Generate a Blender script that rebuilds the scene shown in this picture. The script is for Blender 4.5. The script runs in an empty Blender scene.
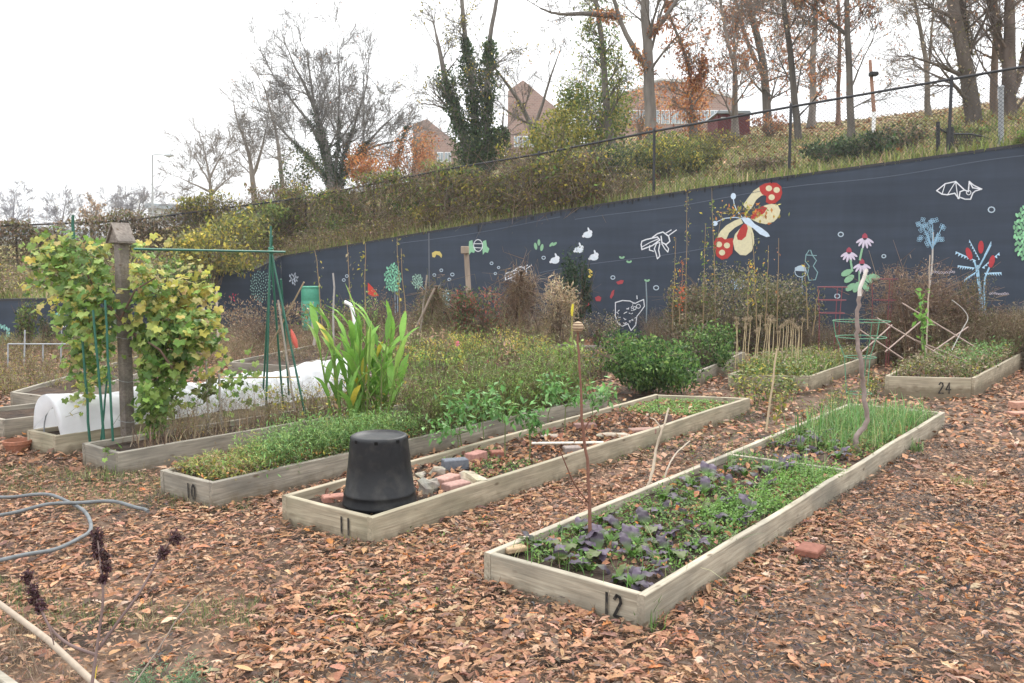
import bpy, math, random
import numpy as np
from mathutils import Vector

random.seed(7)
R = np.random.default_rng(11)
SC = bpy.context.scene

# ------------------------------------------------------------------ camera
F = 855.0; PITCH = math.atan(73.5 / F); H = 1.65
cam = bpy.data.objects.new('camera', bpy.data.cameras.new('camera'))
SC.collection.objects.link(cam)
cam.location = (0, 0, H)
cam.rotation_euler = (math.pi / 2 - PITCH, 0, 0)
cam.data.sensor_width = 36.0
cam.data.lens = 36.0 * F / 1024.0
cam.data.clip_start = 0.05; cam.data.clip_end = 3000
SC.camera = cam

# ------------------------------------------------------------------ world, sun, exposure
SUN_EL, SUN_AZ = math.radians(42), math.radians(200)
w = bpy.data.worlds.new('World'); SC.world = w; w.use_nodes = True
nt = w.node_tree; nt.nodes.clear()
sky = nt.nodes.new('ShaderNodeTexSky'); sky.sky_type = 'NISHITA'; sky.sun_disc = False
sky.sun_elevation = SUN_EL; sky.sun_rotation = SUN_AZ
sky.air_density = 1.0; sky.dust_density = 3.0
tc = nt.nodes.new('ShaderNodeTexCoord')
ns = nt.nodes.new('ShaderNodeTexNoise'); ns.inputs['Scale'].default_value = 1.6; ns.inputs['Detail'].default_value = 5
cr = nt.nodes.new('ShaderNodeValToRGB')
cr.color_ramp.elements[0].position = 0.3; cr.color_ramp.elements[0].color = (12.2, 12.5, 12.9, 1)
cr.color_ramp.elements[1].position = 0.7; cr.color_ramp.elements[1].color = (15.5, 15.5, 15.5, 1)
mx = nt.nodes.new('ShaderNodeMixRGB'); mx.inputs[0].default_value = 0.93      # a closed overcast layer over the clear sky
bg = nt.nodes.new('ShaderNodeBackground'); bg.inputs[1].default_value = 0.10
ow = nt.nodes.new('ShaderNodeOutputWorld')
L = nt.links.new
L(tc.outputs['Generated'], ns.inputs['Vector']); L(ns.outputs[0], cr.inputs[0])
# an overcast sky is about a third as bright at the horizon as overhead
sz = nt.nodes.new('ShaderNodeSeparateXYZ'); L(tc.outputs['Generated'], sz.inputs[0])
mr = nt.nodes.new('ShaderNodeMapRange'); mr.inputs[3].default_value = .50; mr.inputs[4].default_value = 1.45; L(sz.outputs['Z'], mr.inputs[0])
ml = nt.nodes.new('ShaderNodeMixRGB'); ml.blend_type = 'MULTIPLY'; ml.inputs[0].default_value = 1; L(mx.outputs[0], ml.inputs[1]); L(mr.outputs[0], ml.inputs[2])
L(sky.outputs[0], mx.inputs[1]); L(cr.outputs[0], mx.inputs[2]); L(ml.outputs[0], bg.inputs[0]); L(bg.outputs[0], ow.inputs[0])
sl = bpy.data.lights.new('sun', 'SUN'); sl.energy = 1.5; sl.angle = math.radians(18); sl.color = (1, .97, .92)
so = bpy.data.objects.new('sun', sl); SC.collection.objects.link(so)
so.rotation_euler = (math.pi / 2 - SUN_EL, 0, math.pi - SUN_AZ + math.pi)
SC.view_settings.view_transform = 'Standard'; SC.view_settings.look = 'None'
SC.view_settings.gamma = 1; SC.view_settings.use_curve_mapping = False
SC.view_settings.exposure = 0.84

# ------------------------------------------------------------------ pixel helpers
cP, sP = math.cos(PITCH), math.sin(PITCH)
def ray(x, y):
    a = (x - 512) / F; b = (341.5 - y) / F
    return (a, cP + b * sP, -sP + b * cP)
def at_z(x, y, z=0.0):
    d = ray(x, y); t = (z - H) / d[2]
    return (d[0] * t, d[1] * t, z)
def at_Y(x, y, Y):
    d = ray(x, y); t = Y / d[1]
    return (d[0] * t, Y, H + d[2] * t)
def proj(p):
    X, Y, Z = p[0], p[1], p[2] - H
    f = Y * cP - Z * sP; u = Y * sP + Z * cP
    return (512 + F * X / f, 341.5 - F * u / f)
def V(*a): return np.array(a, float)

# ------------------------------------------------------------------ materials
def mat(name, base=(.5, .5, .5), rough=.8, attr=False, noise=0.0, nscale=8.0, bump=0.0, bscale=40.0, trans=0.0,
        stretch=None, metal=0.0, spec=.3, base2=None, ramp=(.35, .65), coord='Object', detail=6):
    m = bpy.data.materials.new(name); m.use_nodes = True
    n = m.node_tree; n.nodes.clear(); l = n.links.new
    out = n.nodes.new('ShaderNodeOutputMaterial'); p = n.nodes.new('ShaderNodeBsdfPrincipled')
    p.inputs['Roughness'].default_value = rough; p.inputs['Metallic'].default_value = metal
    p.inputs['Specular IOR Level'].default_value = spec
    t = n.nodes.new('ShaderNodeTexCoord'); mp = n.nodes.new('ShaderNodeMapping')
    l(t.outputs[coord], mp.inputs[0])
    if stretch: mp.inputs['Scale'].default_value = stretch
    if attr:
        a = n.nodes.new('ShaderNodeAttribute'); a.attribute_name = 'Col'; col = a.outputs['Color']
    else:
        r = n.nodes.new('ShaderNodeRGB'); r.outputs[0].default_value = (*base, 1); col = r.outputs[0]
    if base2:
        q = n.nodes.new('ShaderNodeTexNoise'); q.inputs['Scale'].default_value = nscale; q.inputs['Detail'].default_value = detail
        l(mp.outputs[0], q.inputs['Vector'])
        rp = n.nodes.new('ShaderNodeMapRange'); rp.inputs[1].default_value = ramp[0]; rp.inputs[2].default_value = ramp[1]
        l(q.outputs[0], rp.inputs[0])
        x = n.nodes.new('ShaderNodeMixRGB'); l(rp.outputs[0], x.inputs[0]); l(col, x.inputs[1]); x.inputs[2].default_value = (*base2, 1)
        col = x.outputs[0]
    if noise:
        q = n.nodes.new('ShaderNodeTexNoise'); q.inputs['Scale'].default_value = nscale * 2.3; q.inputs['Detail'].default_value = detail
        l(mp.outputs[0], q.inputs['Vector'])
        rp = n.nodes.new('ShaderNodeMapRange'); rp.inputs[1].default_value = .25; rp.inputs[2].default_value = .75
        rp.inputs[3].default_value = 1 - noise; rp.inputs[4].default_value = 1 + noise
        l(q.outputs[0], rp.inputs[0])
        x = n.nodes.new('ShaderNodeMixRGB'); x.blend_type = 'MULTIPLY'; x.inputs[0].default_value = 1
        l(col, x.inputs[1]); l(rp.outputs[0], x.inputs[2]); col = x.outputs[0]
    l(col, p.inputs['Base Color'])
    if bump:
        q = n.nodes.new('ShaderNodeTexNoise'); q.inputs['Scale'].default_value = bscale; q.inputs['Detail'].default_value = 5
        l(mp.outputs[0], q.inputs['Vector'])
        b = n.nodes.new('ShaderNodeBump'); b.inputs['Strength'].default_value = bump; b.inputs['Distance'].default_value = .02
        l(q.outputs[0], b.inputs['Height']); l(b.outputs[0], p.inputs['Normal'])
    if trans:
        tr = n.nodes.new('ShaderNodeBsdfTranslucent'); l(col, tr.inputs[0])
        s = n.nodes.new('ShaderNodeMixShader'); s.inputs[0].default_value = trans
        l(p.outputs[0], s.inputs[1]); l(tr.outputs[0], s.inputs[2]); l(s.outputs[0], out.inputs[0])
    else:
        l(p.outputs[0], out.inputs[0])
    return m
M = {}
M['leaf'] = mat('leaf', attr=True, rough=.55, trans=.38, spec=.35, noise=.12, nscale=20)
M['litter'] = mat('litter', attr=True, rough=.75, noise=.22, nscale=25, spec=.25, trans=.08)
M['stem'] = mat('stem', attr=True, rough=.85, noise=.15, nscale=12, spec=.2)
M['bark'] = mat('bark', attr=True, rough=.95, noise=.35, nscale=3, bump=.6, bscale=8, stretch=(1, 1, .25), spec=.15)
M['stone'] = mat('stone', attr=True, rough=.9, noise=.3, nscale=14, bump=.1, bscale=60, spec=.2)
M['brick'] = mat('brick', attr=True, rough=.9, noise=.25, nscale=20, spec=.2)
M['paint'] = mat('paint', attr=True, rough=.8, noise=.1, nscale=10, spec=.2)
def wood(name, c1, c2, c3):
    m = bpy.data.materials.new(name); m.use_nodes = True
    n = m.node_tree; p = n.nodes['Principled BSDF']; l = n.links.new
    p.inputs['Roughness'].default_value = .85; p.inputs['Specular IOR Level'].default_value = .2
    t = n.nodes.new('ShaderNodeTexCoord'); oi = n.nodes.new('ShaderNodeObjectInfo')
    ad = n.nodes.new('ShaderNodeVectorMath'); ad.operation = 'ADD'
    sc = n.nodes.new('ShaderNodeVectorMath'); sc.operation = 'SCALE'; sc.inputs[3].default_value = 7.0
    cb = n.nodes.new('ShaderNodeCombineXYZ')
    for i in range(3): l(oi.outputs['Random'], cb.inputs[i])
    l(cb.outputs[0], sc.inputs[0]); l(t.outputs['Object'], ad.inputs[0]); l(sc.outputs[0], ad.inputs[1])
    def noise(scale, st, det=6, dist=0):
        mp = n.nodes.new('ShaderNodeMapping'); mp.inputs['Scale'].default_value = st
        l(ad.outputs[0], mp.inputs[0])
        q = n.nodes.new('ShaderNodeTexNoise'); q.inputs['Scale'].default_value = scale; q.inputs['Detail'].default_value = det
        q.inputs['Distortion'].default_value = dist; l(mp.outputs[0], q.inputs['Vector']); return q.outputs[0]
    g = noise(9, (.35, 6, 6), 8, .6); b = noise(1.7, (1, 2, 2.5), 4); k = noise(5, (.8, 1.5, 1.5), 3)
    r = n.nodes.new('ShaderNodeValToRGB'); e = r.color_ramp.elements
    e[0].position = .3; e[0].color = (*c1, 1); e[1].position = .68; e[1].color = (*c2, 1); l(g, r.inputs[0])
    x = n.nodes.new('ShaderNodeMixRGB'); x.inputs[2].default_value = (*c3, 1)
    mr = n.nodes.new('ShaderNodeMapRange'); mr.inputs[1].default_value = .48; mr.inputs[2].default_value = .72; mr.inputs[4].default_value = .75
    l(b, mr.inputs[0]); l(mr.outputs[0], x.inputs[0]); l(r.outputs[0], x.inputs[1])
    x2 = n.nodes.new('ShaderNodeMixRGB'); x2.blend_type = 'MULTIPLY'; x2.inputs[0].default_value = 1
    mr2 = n.nodes.new('ShaderNodeMapRange'); mr2.inputs[1].default_value = .25; mr2.inputs[2].default_value = .75; mr2.inputs[3].default_value = .72; mr2.inputs[4].default_value = 1.15
    l(k, mr2.inputs[0]); l(x.outputs[0], x2.inputs[1]); l(mr2.outputs[0], x2.inputs[2])
    mp = n.nodes.new('ShaderNodeMapping'); mp.inputs['Scale'].default_value = (1, 2.4, 2.4); l(ad.outputs[0], mp.inputs[0])
    vo = n.nodes.new('ShaderNodeTexVoronoi'); vo.inputs['Scale'].default_value = 3.4; l(mp.outputs[0], vo.inputs['Vector'])
    kr = n.nodes.new('ShaderNodeMapRange'); kr.inputs[1].default_value = .05; kr.inputs[2].default_value = .12; kr.inputs[3].default_value = .8; kr.inputs[4].default_value = 0; l(vo.outputs['Distance'], kr.inputs[0])
    x3 = n.nodes.new('ShaderNodeMixRGB'); x3.inputs[2].default_value = (.10, .07, .045, 1); l(kr.outputs[0], x3.inputs[0]); l(x2.outputs[0], x3.inputs[1])
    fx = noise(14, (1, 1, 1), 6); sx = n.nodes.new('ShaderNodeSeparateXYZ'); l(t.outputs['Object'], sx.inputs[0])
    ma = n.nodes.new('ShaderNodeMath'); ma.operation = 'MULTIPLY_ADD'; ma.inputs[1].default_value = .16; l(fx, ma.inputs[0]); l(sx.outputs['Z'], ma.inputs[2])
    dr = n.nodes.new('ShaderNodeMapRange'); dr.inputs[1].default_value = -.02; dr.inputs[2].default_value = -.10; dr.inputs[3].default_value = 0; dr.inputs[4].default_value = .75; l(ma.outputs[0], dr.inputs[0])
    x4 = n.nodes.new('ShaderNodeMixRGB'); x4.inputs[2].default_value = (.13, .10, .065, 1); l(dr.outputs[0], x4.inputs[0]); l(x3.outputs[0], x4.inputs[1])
    l(x4.outputs[0], p.inputs['Base Color'])
    bm = n.nodes.new('ShaderNodeBump'); bm.inputs['Strength'].default_value = .35; bm.inputs['Distance'].default_value = .01
    l(g, bm.inputs['Height']); l(bm.outputs[0], p.inputs['Normal'])
    return m
M['pine'] = wood('pine', (.28, .245, .185), (.46, .41, .32), (.23, .215, .175))
M['pine_old'] = wood('pine_old', (.20, .18, .145), (.36, .325, .265), (.16, .15, .13))
M['pine_yel'] = wood('pine_yel', (.27, .23, .165), (.44, .385, .285), (.24, .225, .155))
M['greywood'] = wood('greywood', (.17, .145, .125), (.31, .27, .235), (.13, .12, .11))
M['ground'] = mat('ground', (.15, .10, .07), rough=.95, base2=(.055, .045, .038), nscale=2.2, noise=.5, bump=1.0, bscale=30, ramp=(.45, .7), spec=.15)
M['soil'] = mat('soil', (.075, .05, .035), rough=.95, base2=(.04, .03, .024), nscale=5, noise=.5, bump=1, bscale=35, spec=.15)
M['hill'] = mat('hill', (.185, .19, .065), rough=.95, base2=(.25, .165, .08), nscale=.9, noise=.4, bump=1, bscale=10, ramp=(.42, .62), spec=.1)
M['black'] = mat('black', (.018, .018, .02), rough=.6)
M['blackpot'] = mat('blackpot', (.008, .009, .011), rough=.5, noise=.3, nscale=11, base2=(.035, .033, .030), ramp=(.5, .8), spec=.3, bump=.08, bscale=30)
M['green'] = mat('green', (.02, .11, .075), rough=.4, noise=.2, spec=.5)
M['teal'] = mat('teal', (.07, .30, .20), rough=.45, noise=.12, spec=.4)
M['white'] = mat('white', (.8, .8, .8), rough=.5, noise=.05)
M['grey'] = mat('grey', (.34, .36, .38), rough=.45, noise=.15, spec=.4)
M['hose'] = mat('hose', (.135, .145, .15), rough=.6, noise=.3, nscale=6, spec=.35)
M['chain'] = mat('chain', (.035, .036, .04), rough=.5, metal=.2)
M['terra'] = mat('terra', (.30, .13, .08), rough=.85, noise=.25, nscale=12)
M['ink'] = mat('ink', (.022, .02, .019), rough=.8, base2=(.12, .105, .08), nscale=30, ramp=(.5, .75))

# cloth of the row cover
def cloth_mat():
    m = mat('cloth', (.80, .81, .83), rough=.8, noise=.06, nscale=4, trans=.35)
    return m
M['cloth'] = cloth_mat()

# wall paint: dark slate blue, streaked, with faint board-form lines
def wall_mat():
    m = bpy.data.materials.new('slate_paint'); m.use_nodes = True
    n = m.node_tree; p = n.nodes['Principled BSDF']; l = n.links.new
    p.inputs['Roughness'].default_value = .75; p.inputs['Specular IOR Level'].default_value = .3
    t = n.nodes.new('ShaderNodeTexCoord')
    def noise(scale, st, det=5):
        mp = n.nodes.new('ShaderNodeMapping'); mp.inputs['Scale'].default_value = st; l(t.outputs['Object'], mp.inputs[0])
        q = n.nodes.new('ShaderNodeTexNoise'); q.inputs['Scale'].default_value = scale; q.inputs['Detail'].default_value = det
        l(mp.outputs[0], q.inputs['Vector']); return q.outputs[0]
    a = noise(.5, (1, 1, 1.6)); b = noise(6, (1, 1, .12), 6); c = noise(1.2, (.25, .25, 4), 4)
    r = n.nodes.new('ShaderNodeValToRGB'); e = r.color_ramp.elements
    e[0].position = .3; e[0].color = (.029, .040, .060, 1); e[1].position = .7; e[1].color = (.041, .054, .078, 1); l(a, r.inputs[0])
    cur = r.outputs[0]
    for src, lo, hi, k0, k1 in ((b, .35, .7, .95, 1.06), (c, .4, .75, .95, 1.22)):
        mr = n.nodes.new('ShaderNodeMapRange'); mr.inputs[1].default_value = lo; mr.inputs[2].default_value = hi
        mr.inputs[3].default_value = k0; mr.inputs[4].default_value = k1; l(src, mr.inputs[0])
        x = n.nodes.new('ShaderNodeMixRGB'); x.blend_type = 'MULTIPLY'; x.inputs[0].default_value = 1
        l(cur, x.inputs[1]); l(mr.outputs[0], x.inputs[2]); cur = x.outputs[0]
    l(cur, p.inputs['Base Color'])
    bm = n.nodes.new('ShaderNodeBump'); bm.inputs['Strength'].default_value = .3; bm.inputs['Distance'].default_value = .02
    l(c, bm.inputs['Height']); l(bm.outputs[0], p.inputs['Normal'])
    return m
M['wall'] = wall_mat()
def brick_mat():
    m = bpy.data.materials.new('brickwork'); m.use_nodes = True
    n = m.node_tree; p = n.nodes['Principled BSDF']; l = n.links.new
    p.inputs['Roughness'].default_value = .9
    t = n.nodes.new('ShaderNodeTexCoord'); mp = n.nodes.new('ShaderNodeMapping'); mp.inputs['Rotation'].default_value = (math.pi / 2, 0, 0)
    l(t.outputs['Object'], mp.inputs[0])
    b = n.nodes.new('ShaderNodeTexBrick'); b.inputs['Scale'].default_value = 1.6
    b.inputs['Color1'].default_value = (.23, .14, .12, 1); b.inputs['Color2'].default_value = (.29, .18, .15, 1); b.inputs['Mortar'].default_value = (.30, .24, .21, 1)
    b.inputs['Mortar Size'].default_value = .03
    l(mp.outputs[0], b.inputs['Vector']); l(b.outputs[0], p.inputs['Base Color']); return m
M['brickwork'] = brick_mat()

# ------------------------------------------------------------------ object helpers
def tag(o, label=None, cat=None, group=None, kind=None):
    if label: o['label'] = label
    if cat: o['category'] = cat
    if group: o['group'] = group
    if kind: o['kind'] = kind
    return o
def empty(name, loc, label=None, cat=None, group=None, rz=0.0):
    o = bpy.data.objects.new(name, None); SC.collection.objects.link(o); o.location = tuple(loc)
    o.rotation_euler = (0, 0, rz); o.empty_display_size = .1
    return tag(o, label, cat, group)
def copy_tree(o, loc, rz=0.0, label=None, scale=1.0, group=None):
    r = o.copy(); SC.collection.objects.link(r); r.location = tuple(loc); r.rotation_euler = (0, 0, rz); r.scale = (scale,) * 3
    if label: r['label'] = label
    if group: r['group'] = group
    for ch in list(o.children):
        c = ch.copy(); SC.collection.objects.link(c); c.parent = r
        for g in ch.children:
            d = g.copy(); SC.collection.objects.link(d); d.parent = c
    return r

def adopt(ch, pr):
    ch.location = tuple(np.array(ch.location) - np.array(pr.location)); ch.parent = pr
    for k_ in ('label', 'category'): 
        if k_ in ch: del ch[k_]
class G:
    """collects geometry, links it as one mesh object"""
    def __init__(s, org=(0, 0, 0)): s.v = []; s.f = []; s.c = []; s.n = 0; s.hard = False; s.org = np.array(org, float)
    def add(s, v, f, c, soft=False):
        if not soft: s.hard = True
        v = np.asarray(v, float).reshape(-1, 3); c = np.asarray(c, float)
        if c.ndim == 1: c = np.tile(c, (len(v), 1))
        s.v.append(v); s.c.append(c)
        if isinstance(f, np.ndarray): s.f.append(f + s.n)
        else:
            for q in f: s.f.append(np.array([q]) + s.n)
        s.n += len(v)
    def inst(s, T, loc, rot, scale, col):
        """T=(verts, quads/tris array); N instances; col (N,3) or (N,V,3)"""
        tv, tf = T; N = len(loc)
        if N == 0: return
        sc = np.asarray(scale, float)
        if sc.ndim == 1: sc = np.repeat(sc[:, None], 3, 1)
        v = tv[None] * sc[:, None, :]
        v = np.einsum('nij,nvj->nvi', rot, v) + np.asarray(loc)[:, None, :]
        nv = len(tv)
        f = (tf[None] + (np.arange(N) * nv)[:, None, None]).reshape(-1, tf.shape[1])
        c = np.asarray(col, float)
        if c.ndim == 2: c = np.repeat(c[:, None, :], nv, 1)
        s.add(v.reshape(-1, 3), f, c.reshape(-1, 3))
    def frust(s, P0, P1, R0, R1, n=4, col=(.2, .2, .2), cap=False):
        P0 = np.atleast_2d(np.asarray(P0, float)); P1 = np.atleast_2d(np.asarray(P1, float)); N = len(P0)
        if N == 0: return
        R0 = np.broadcast_to(np.asarray(R0, float), (N,)); R1 = np.broadcast_to(np.asarray(R1, float), (N,))
        D = P1 - P0; D = D / (np.linalg.norm(D, axis=1, keepdims=True) + 1e-9)
        ref = np.where(np.abs(D[:, 2:3]) > .9, V(1, 0, 0)[None], V(0, 0, 1)[None])
        A = np.cross(D, ref); A /= np.linalg.norm(A, axis=1, keepdims=True) + 1e-9; B = np.cross(D, A)
        an = np.arange(n) * 2 * math.pi / n
        ring = np.cos(an)[None, :, None] * A[:, None] + np.sin(an)[None, :, None] * B[:, None]
        v = np.concatenate([P0[:, None] + ring * R0[:, None, None], P1[:, None] + ring * R1[:, None, None]], 1)
        i = np.arange(n); j = (i + 1) % n
        q = np.stack([i, j, j + n, i + n], 1)
        f = (q[None] + (np.arange(N) * 2 * n)[:, None, None]).reshape(-1, 4)
        c = np.asarray(col, float)
        if c.ndim == 2: c = np.repeat(c, 2 * n, 0)
        s.add(v.reshape(-1, 3), f, c, True)
        if cap:
            for k in range(N):
                s.add(v[k, :n], [list(range(n))[::-1]], c if c.ndim == 1 else c[0], True); s.add(v[k, n:], [list(range(n))], c if c.ndim == 1 else c[0], True)
    def tube(s, pts, rad, n=6, col=(.2, .2, .2), cap=True, closed=False):
        pts = np.asarray(pts, float); m = len(pts)
        rad = np.broadcast_to(np.asarray(rad, float), (m,))
        if closed: t = np.roll(pts, -1, 0) - np.roll(pts, 1, 0)
        else: t = np.gradient(pts, axis=0)
        t /= np.linalg.norm(t, axis=1, keepdims=True) + 1e-9
        a = np.cross(t[0], V(0, 0, 1) if abs(t[0][2]) < .9 else V(1, 0, 0)); a /= np.linalg.norm(a)
        an = np.arange(n) * 2 * math.pi / n; vs = []
        for k in range(m):
            a = a - t[k] * np.dot(a, t[k]); a /= np.linalg.norm(a) + 1e-9; b = np.cross(t[k], a)
            vs.append(pts[k] + rad[k] * (np.cos(an)[:, None] * a + np.sin(an)[:, None] * b))
        v = np.concatenate(vs); i = np.arange(n); j = (i + 1) % n; q = []
        for k in range(m if closed else m - 1):
            k2 = (k + 1) % m
            q.append(np.stack([k * n + i, k * n + j, k2 * n + j, k2 * n + i], 1))
        s.add(v, np.concatenate(q), col, True)
        if cap and not closed:
            s.add(v[:n], [list(range(n))[::-1]], np.asarray(col) if np.ndim(col) == 1 else col[0], True)
            s.add(v[-n:], [list(range(n))], np.asarray(col) if np.ndim(col) == 1 else col[-1], True)
    def box(s, c, d, col=(.2, .2, .2), rot=None, bev=0.0):
        x, y, z = np.array(d) / 2.0
        if bev:
            vs = []
            for sz in (-1, -.999, .999, 1):
                e = bev if abs(sz) == 1 else 0
                zz = z * (1 if sz > 0 else -1) - (0 if abs(sz) == 1 else bev * (1 if sz > 0 else -1))
                for sx, sy, a in ((-1, -1, 0), (1, -1, 0), (1, 1, 0), (-1, 1, 0)):
                    vs.append((sx * (x - e), sy * (y - e), zz))
            v = np.array(vs)
            f = [[3, 2, 1, 0], [12, 13, 14, 15]]
            for r in range(3):
                for i in range(4):
                    j = (i + 1) % 4; f.append([r * 4 + i, r * 4 + j, (r + 1) * 4 + j, (r + 1) * 4 + i])
        else:
            v = np.array([(a, b, e) for e in (-z, z) for a, b in ((-x, -y), (x, -y), (x, y), (-x, y))])
            f = [[3, 2, 1, 0], [4, 5, 6, 7]] + [[i, (i + 1) % 4, 4 + (i + 1) % 4, 4 + i] for i in range(4)]
        if rot is not None: v = v @ np.asarray(rot).T
        s.add(v + np.asarray(c), np.array([f_ for f_ in f]), col)
    def lathe(s, prof, n=24, col=(.2, .2, .2), c=(0, 0, 0), capt=True, capb=True):
        an = np.arange(n) * 2 * math.pi / n; v = []
        for r, z in prof: v.append(np.stack([r * np.cos(an), r * np.sin(an), np.full(n, z)], 1))
        v = np.concatenate(v) + np.asarray(c); i = np.arange(n); j = (i + 1) % n; q = []
        for k in range(len(prof) - 1): q.append(np.stack([k * n + i, k * n + j, (k + 1) * n + j, (k + 1) * n + i], 1))
        s.add(v, np.concatenate(q), col, True)
        if capb: s.add(v[:n], [list(range(n))[::-1]], col)
        if capt: s.add(v[-n:], [list(range(n))], col)
    def build(s, name, m, parent=None, smooth=None, org=None, bevel=0):
        if org is not None: s.org = np.array(org, float)
        me = bpy.data.meshes.new(name)
        v = np.concatenate(s.v) - s.org; c = np.concatenate(s.c)
        me.vertices.add(len(v)); me.vertices.foreach_set('co', v.astype(np.float32).ravel())
        loops = np.concatenate([a.ravel() for a in s.f]); tot = np.concatenate([np.full(len(a), a.shape[1]) for a in s.f])
        start = np.concatenate([[0], np.cumsum(tot)[:-1]])
        me.loops.add(len(loops)); me.loops.foreach_set('vertex_index', loops.astype(np.int32))
        me.polygons.add(len(tot)); me.polygons.foreach_set('loop_start', start.astype(np.int32))
        me.update(calc_edges=True)
        at = me.color_attributes.new('Col', 'FLOAT_COLOR', 'POINT')
        at.data.foreach_set('color', np.concatenate([np.clip(c, 0, 1), np.ones((len(c), 1))], 1).astype(np.float32).ravel())
        me.materials.append(m if not isinstance(m, str) else M[m])
        if smooth is None: smooth = not s.hard
        me.polygons.foreach_set('use_smooth', [bool(smooth)] * len(tot))
        o = bpy.data.objects.new(name, me); SC.collection.objects.link(o)
        if parent is not None: o.parent = parent
        elif s.org.any(): o.location = tuple(s.org)
        return o

def rots(yaw, pitch=0, roll=0):
    yaw = np.asarray(yaw, float); N = len(yaw); pitch = np.broadcast_to(pitch, N); roll = np.broadcast_to(roll, N)
    cy, sy = np.cos(yaw), np.sin(yaw); cp, sp = np.cos(pitch), np.sin(pitch); cr_, sr = np.cos(roll), np.sin(roll); o = np.zeros(N); e = np.ones(N)
    Z = np.stack([np.stack([cy, -sy, o], 1), np.stack([sy, cy, o], 1), np.stack([o, o, e], 1)], 1)
    Y = np.stack([np.stack([cp, o, sp], 1), np.stack([o, e, o], 1), np.stack([-sp, o, cp], 1)], 1)
    X = np.stack([np.stack([e, o, o], 1), np.stack([o, cr_, -sr], 1), np.stack([o, sr, cr_], 1)], 1)
    return Z @ Y @ X
def pick(pal, n, jit=.18, w=None):
    pal = np.array(pal); i = R.choice(len(pal), n, p=None if w is None else np.array(w) / sum(w))
    return np.clip(pal[i] * (1 + R.normal(0, jit, (n, 1))) * (1 + R.normal(0, .05, (n, 3))), 0.004, .95)
def rnd_rots(n, flat=None):
    yaw = R.uniform(0, 2 * math.pi, n)
    if flat is None: return rots(yaw, R.uniform(-1.4, 1.4, n), R.uniform(-1.5, 1.5, n))
    return rots(yaw, R.normal(0, flat, n), R.normal(0, flat, n))

# leaf templates: along +X, length 1, normal +Z
LEAF = (V((0, 0, 0), (.45, .24, .05), (.45, -.24, .05), (1, 0, -.08), (.45, 0, 0)), np.array([[0, 2, 3, 4], [0, 4, 3, 1]]))
LEAFN = (LEAF[0] * V(1, .45, 1), LEAF[1])
def strip_leaf(xs, ws, zs, edge, asym=0):
    n = len(xs); v = []
    for i in range(n):
        v += [(xs[i], ws[i], zs[i] + edge[i]), (xs[i], 0, zs[i]), (xs[i], -ws[i] * (1 - asym), zs[i] + edge[i] * .7)]
    f = []
    for i in range(n - 1):
        a = i * 3; b = a + 3; f += [[a, a + 1, b + 1, b], [a + 1, a + 2, b + 2, b + 1]]
    return (np.array(v, float), np.array(f))
OAK = []
for k in range(4):
    q = np.random.default_rng(k)
    xs = np.array([0, .1, .24, .36, .5, .62, .76, .88, 1.]); ws = np.array([.015, .10, .25, .12, .33, .15, .27, .1, .01]) * q.uniform(.8, 1.15)
    if k == 3: ws = np.array([.02, .14, .24, .28, .3, .27, .21, .12, .01])
    zs = [.10, .2, -.12, .05][k] * np.sin(xs * math.pi) + q.uniform(-.02, .02, 9); ed = ws * [.5, -.35, .8, .6][k] + q.uniform(-.04, .04, 9)
    OAK.append(strip_leaf(xs, ws, zs, ed, .1))
def grape():
    an = np.radians([180, 150, 118, 88, 60, 32, 0, -32, -60, -88, -118, -150]); r = [.12, .42, .50, .36, .52, .38, .60, .38, .52, .36, .50, .42]
    v = [(.4, 0, 0)] + [(.4 + a * math.cos(t), a * math.sin(t), .05 * math.sin(3 * t) - .12 * a) for a, t in zip(r, an)]
    return (np.array(v), np.array([[0, 1 + i, 1 + (i + 1) % 12] for i in range(12)]))
GRAPE = grape()
def blade(bend=.5, wd=.03, n=4):
    v = []; f = []
    for i in range(n + 1):
        t = i / n; x = bend * t * t * .8; z = t * (1 - .35 * bend * t); ww = wd * (1 - t) ** .6
        v += [(x, ww, z), (x, -ww, z)]
    for i in range(n): f.append([2 * i, 2 * i + 1, 2 * i + 3, 2 * i + 2])
    return (np.array(v), np.array(f))
BLADES = [blade(.15), blade(.5), blade(.9)]

def in_quad(P, Q):
    """P (N,2) inside convex quad Q (4,2)"""
    Q = np.array(Q)[:, :2]; s = []
    for i in range(4):
        a, b = Q[i], Q[(i + 1) % 4]; s.append((b[0] - a[0]) * (P[:, 1] - a[1]) - (b[1] - a[1]) * (P[:, 0] - a[0]))
    s = np.array(s); return np.all(s > 0, 0) | np.all(s < 0, 0)
def sample_quad(Q, n, inset=.03):
    Q = np.array(Q)[:, :2]; u = R.uniform(inset, 1 - inset, n)[:, None]; v = R.uniform(inset, 1 - inset, n)[:, None]
    return (Q[0] * (1 - u) + Q[1] * u) * (1 - v) + (Q[3] * (1 - u) + Q[2] * u) * v

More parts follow.
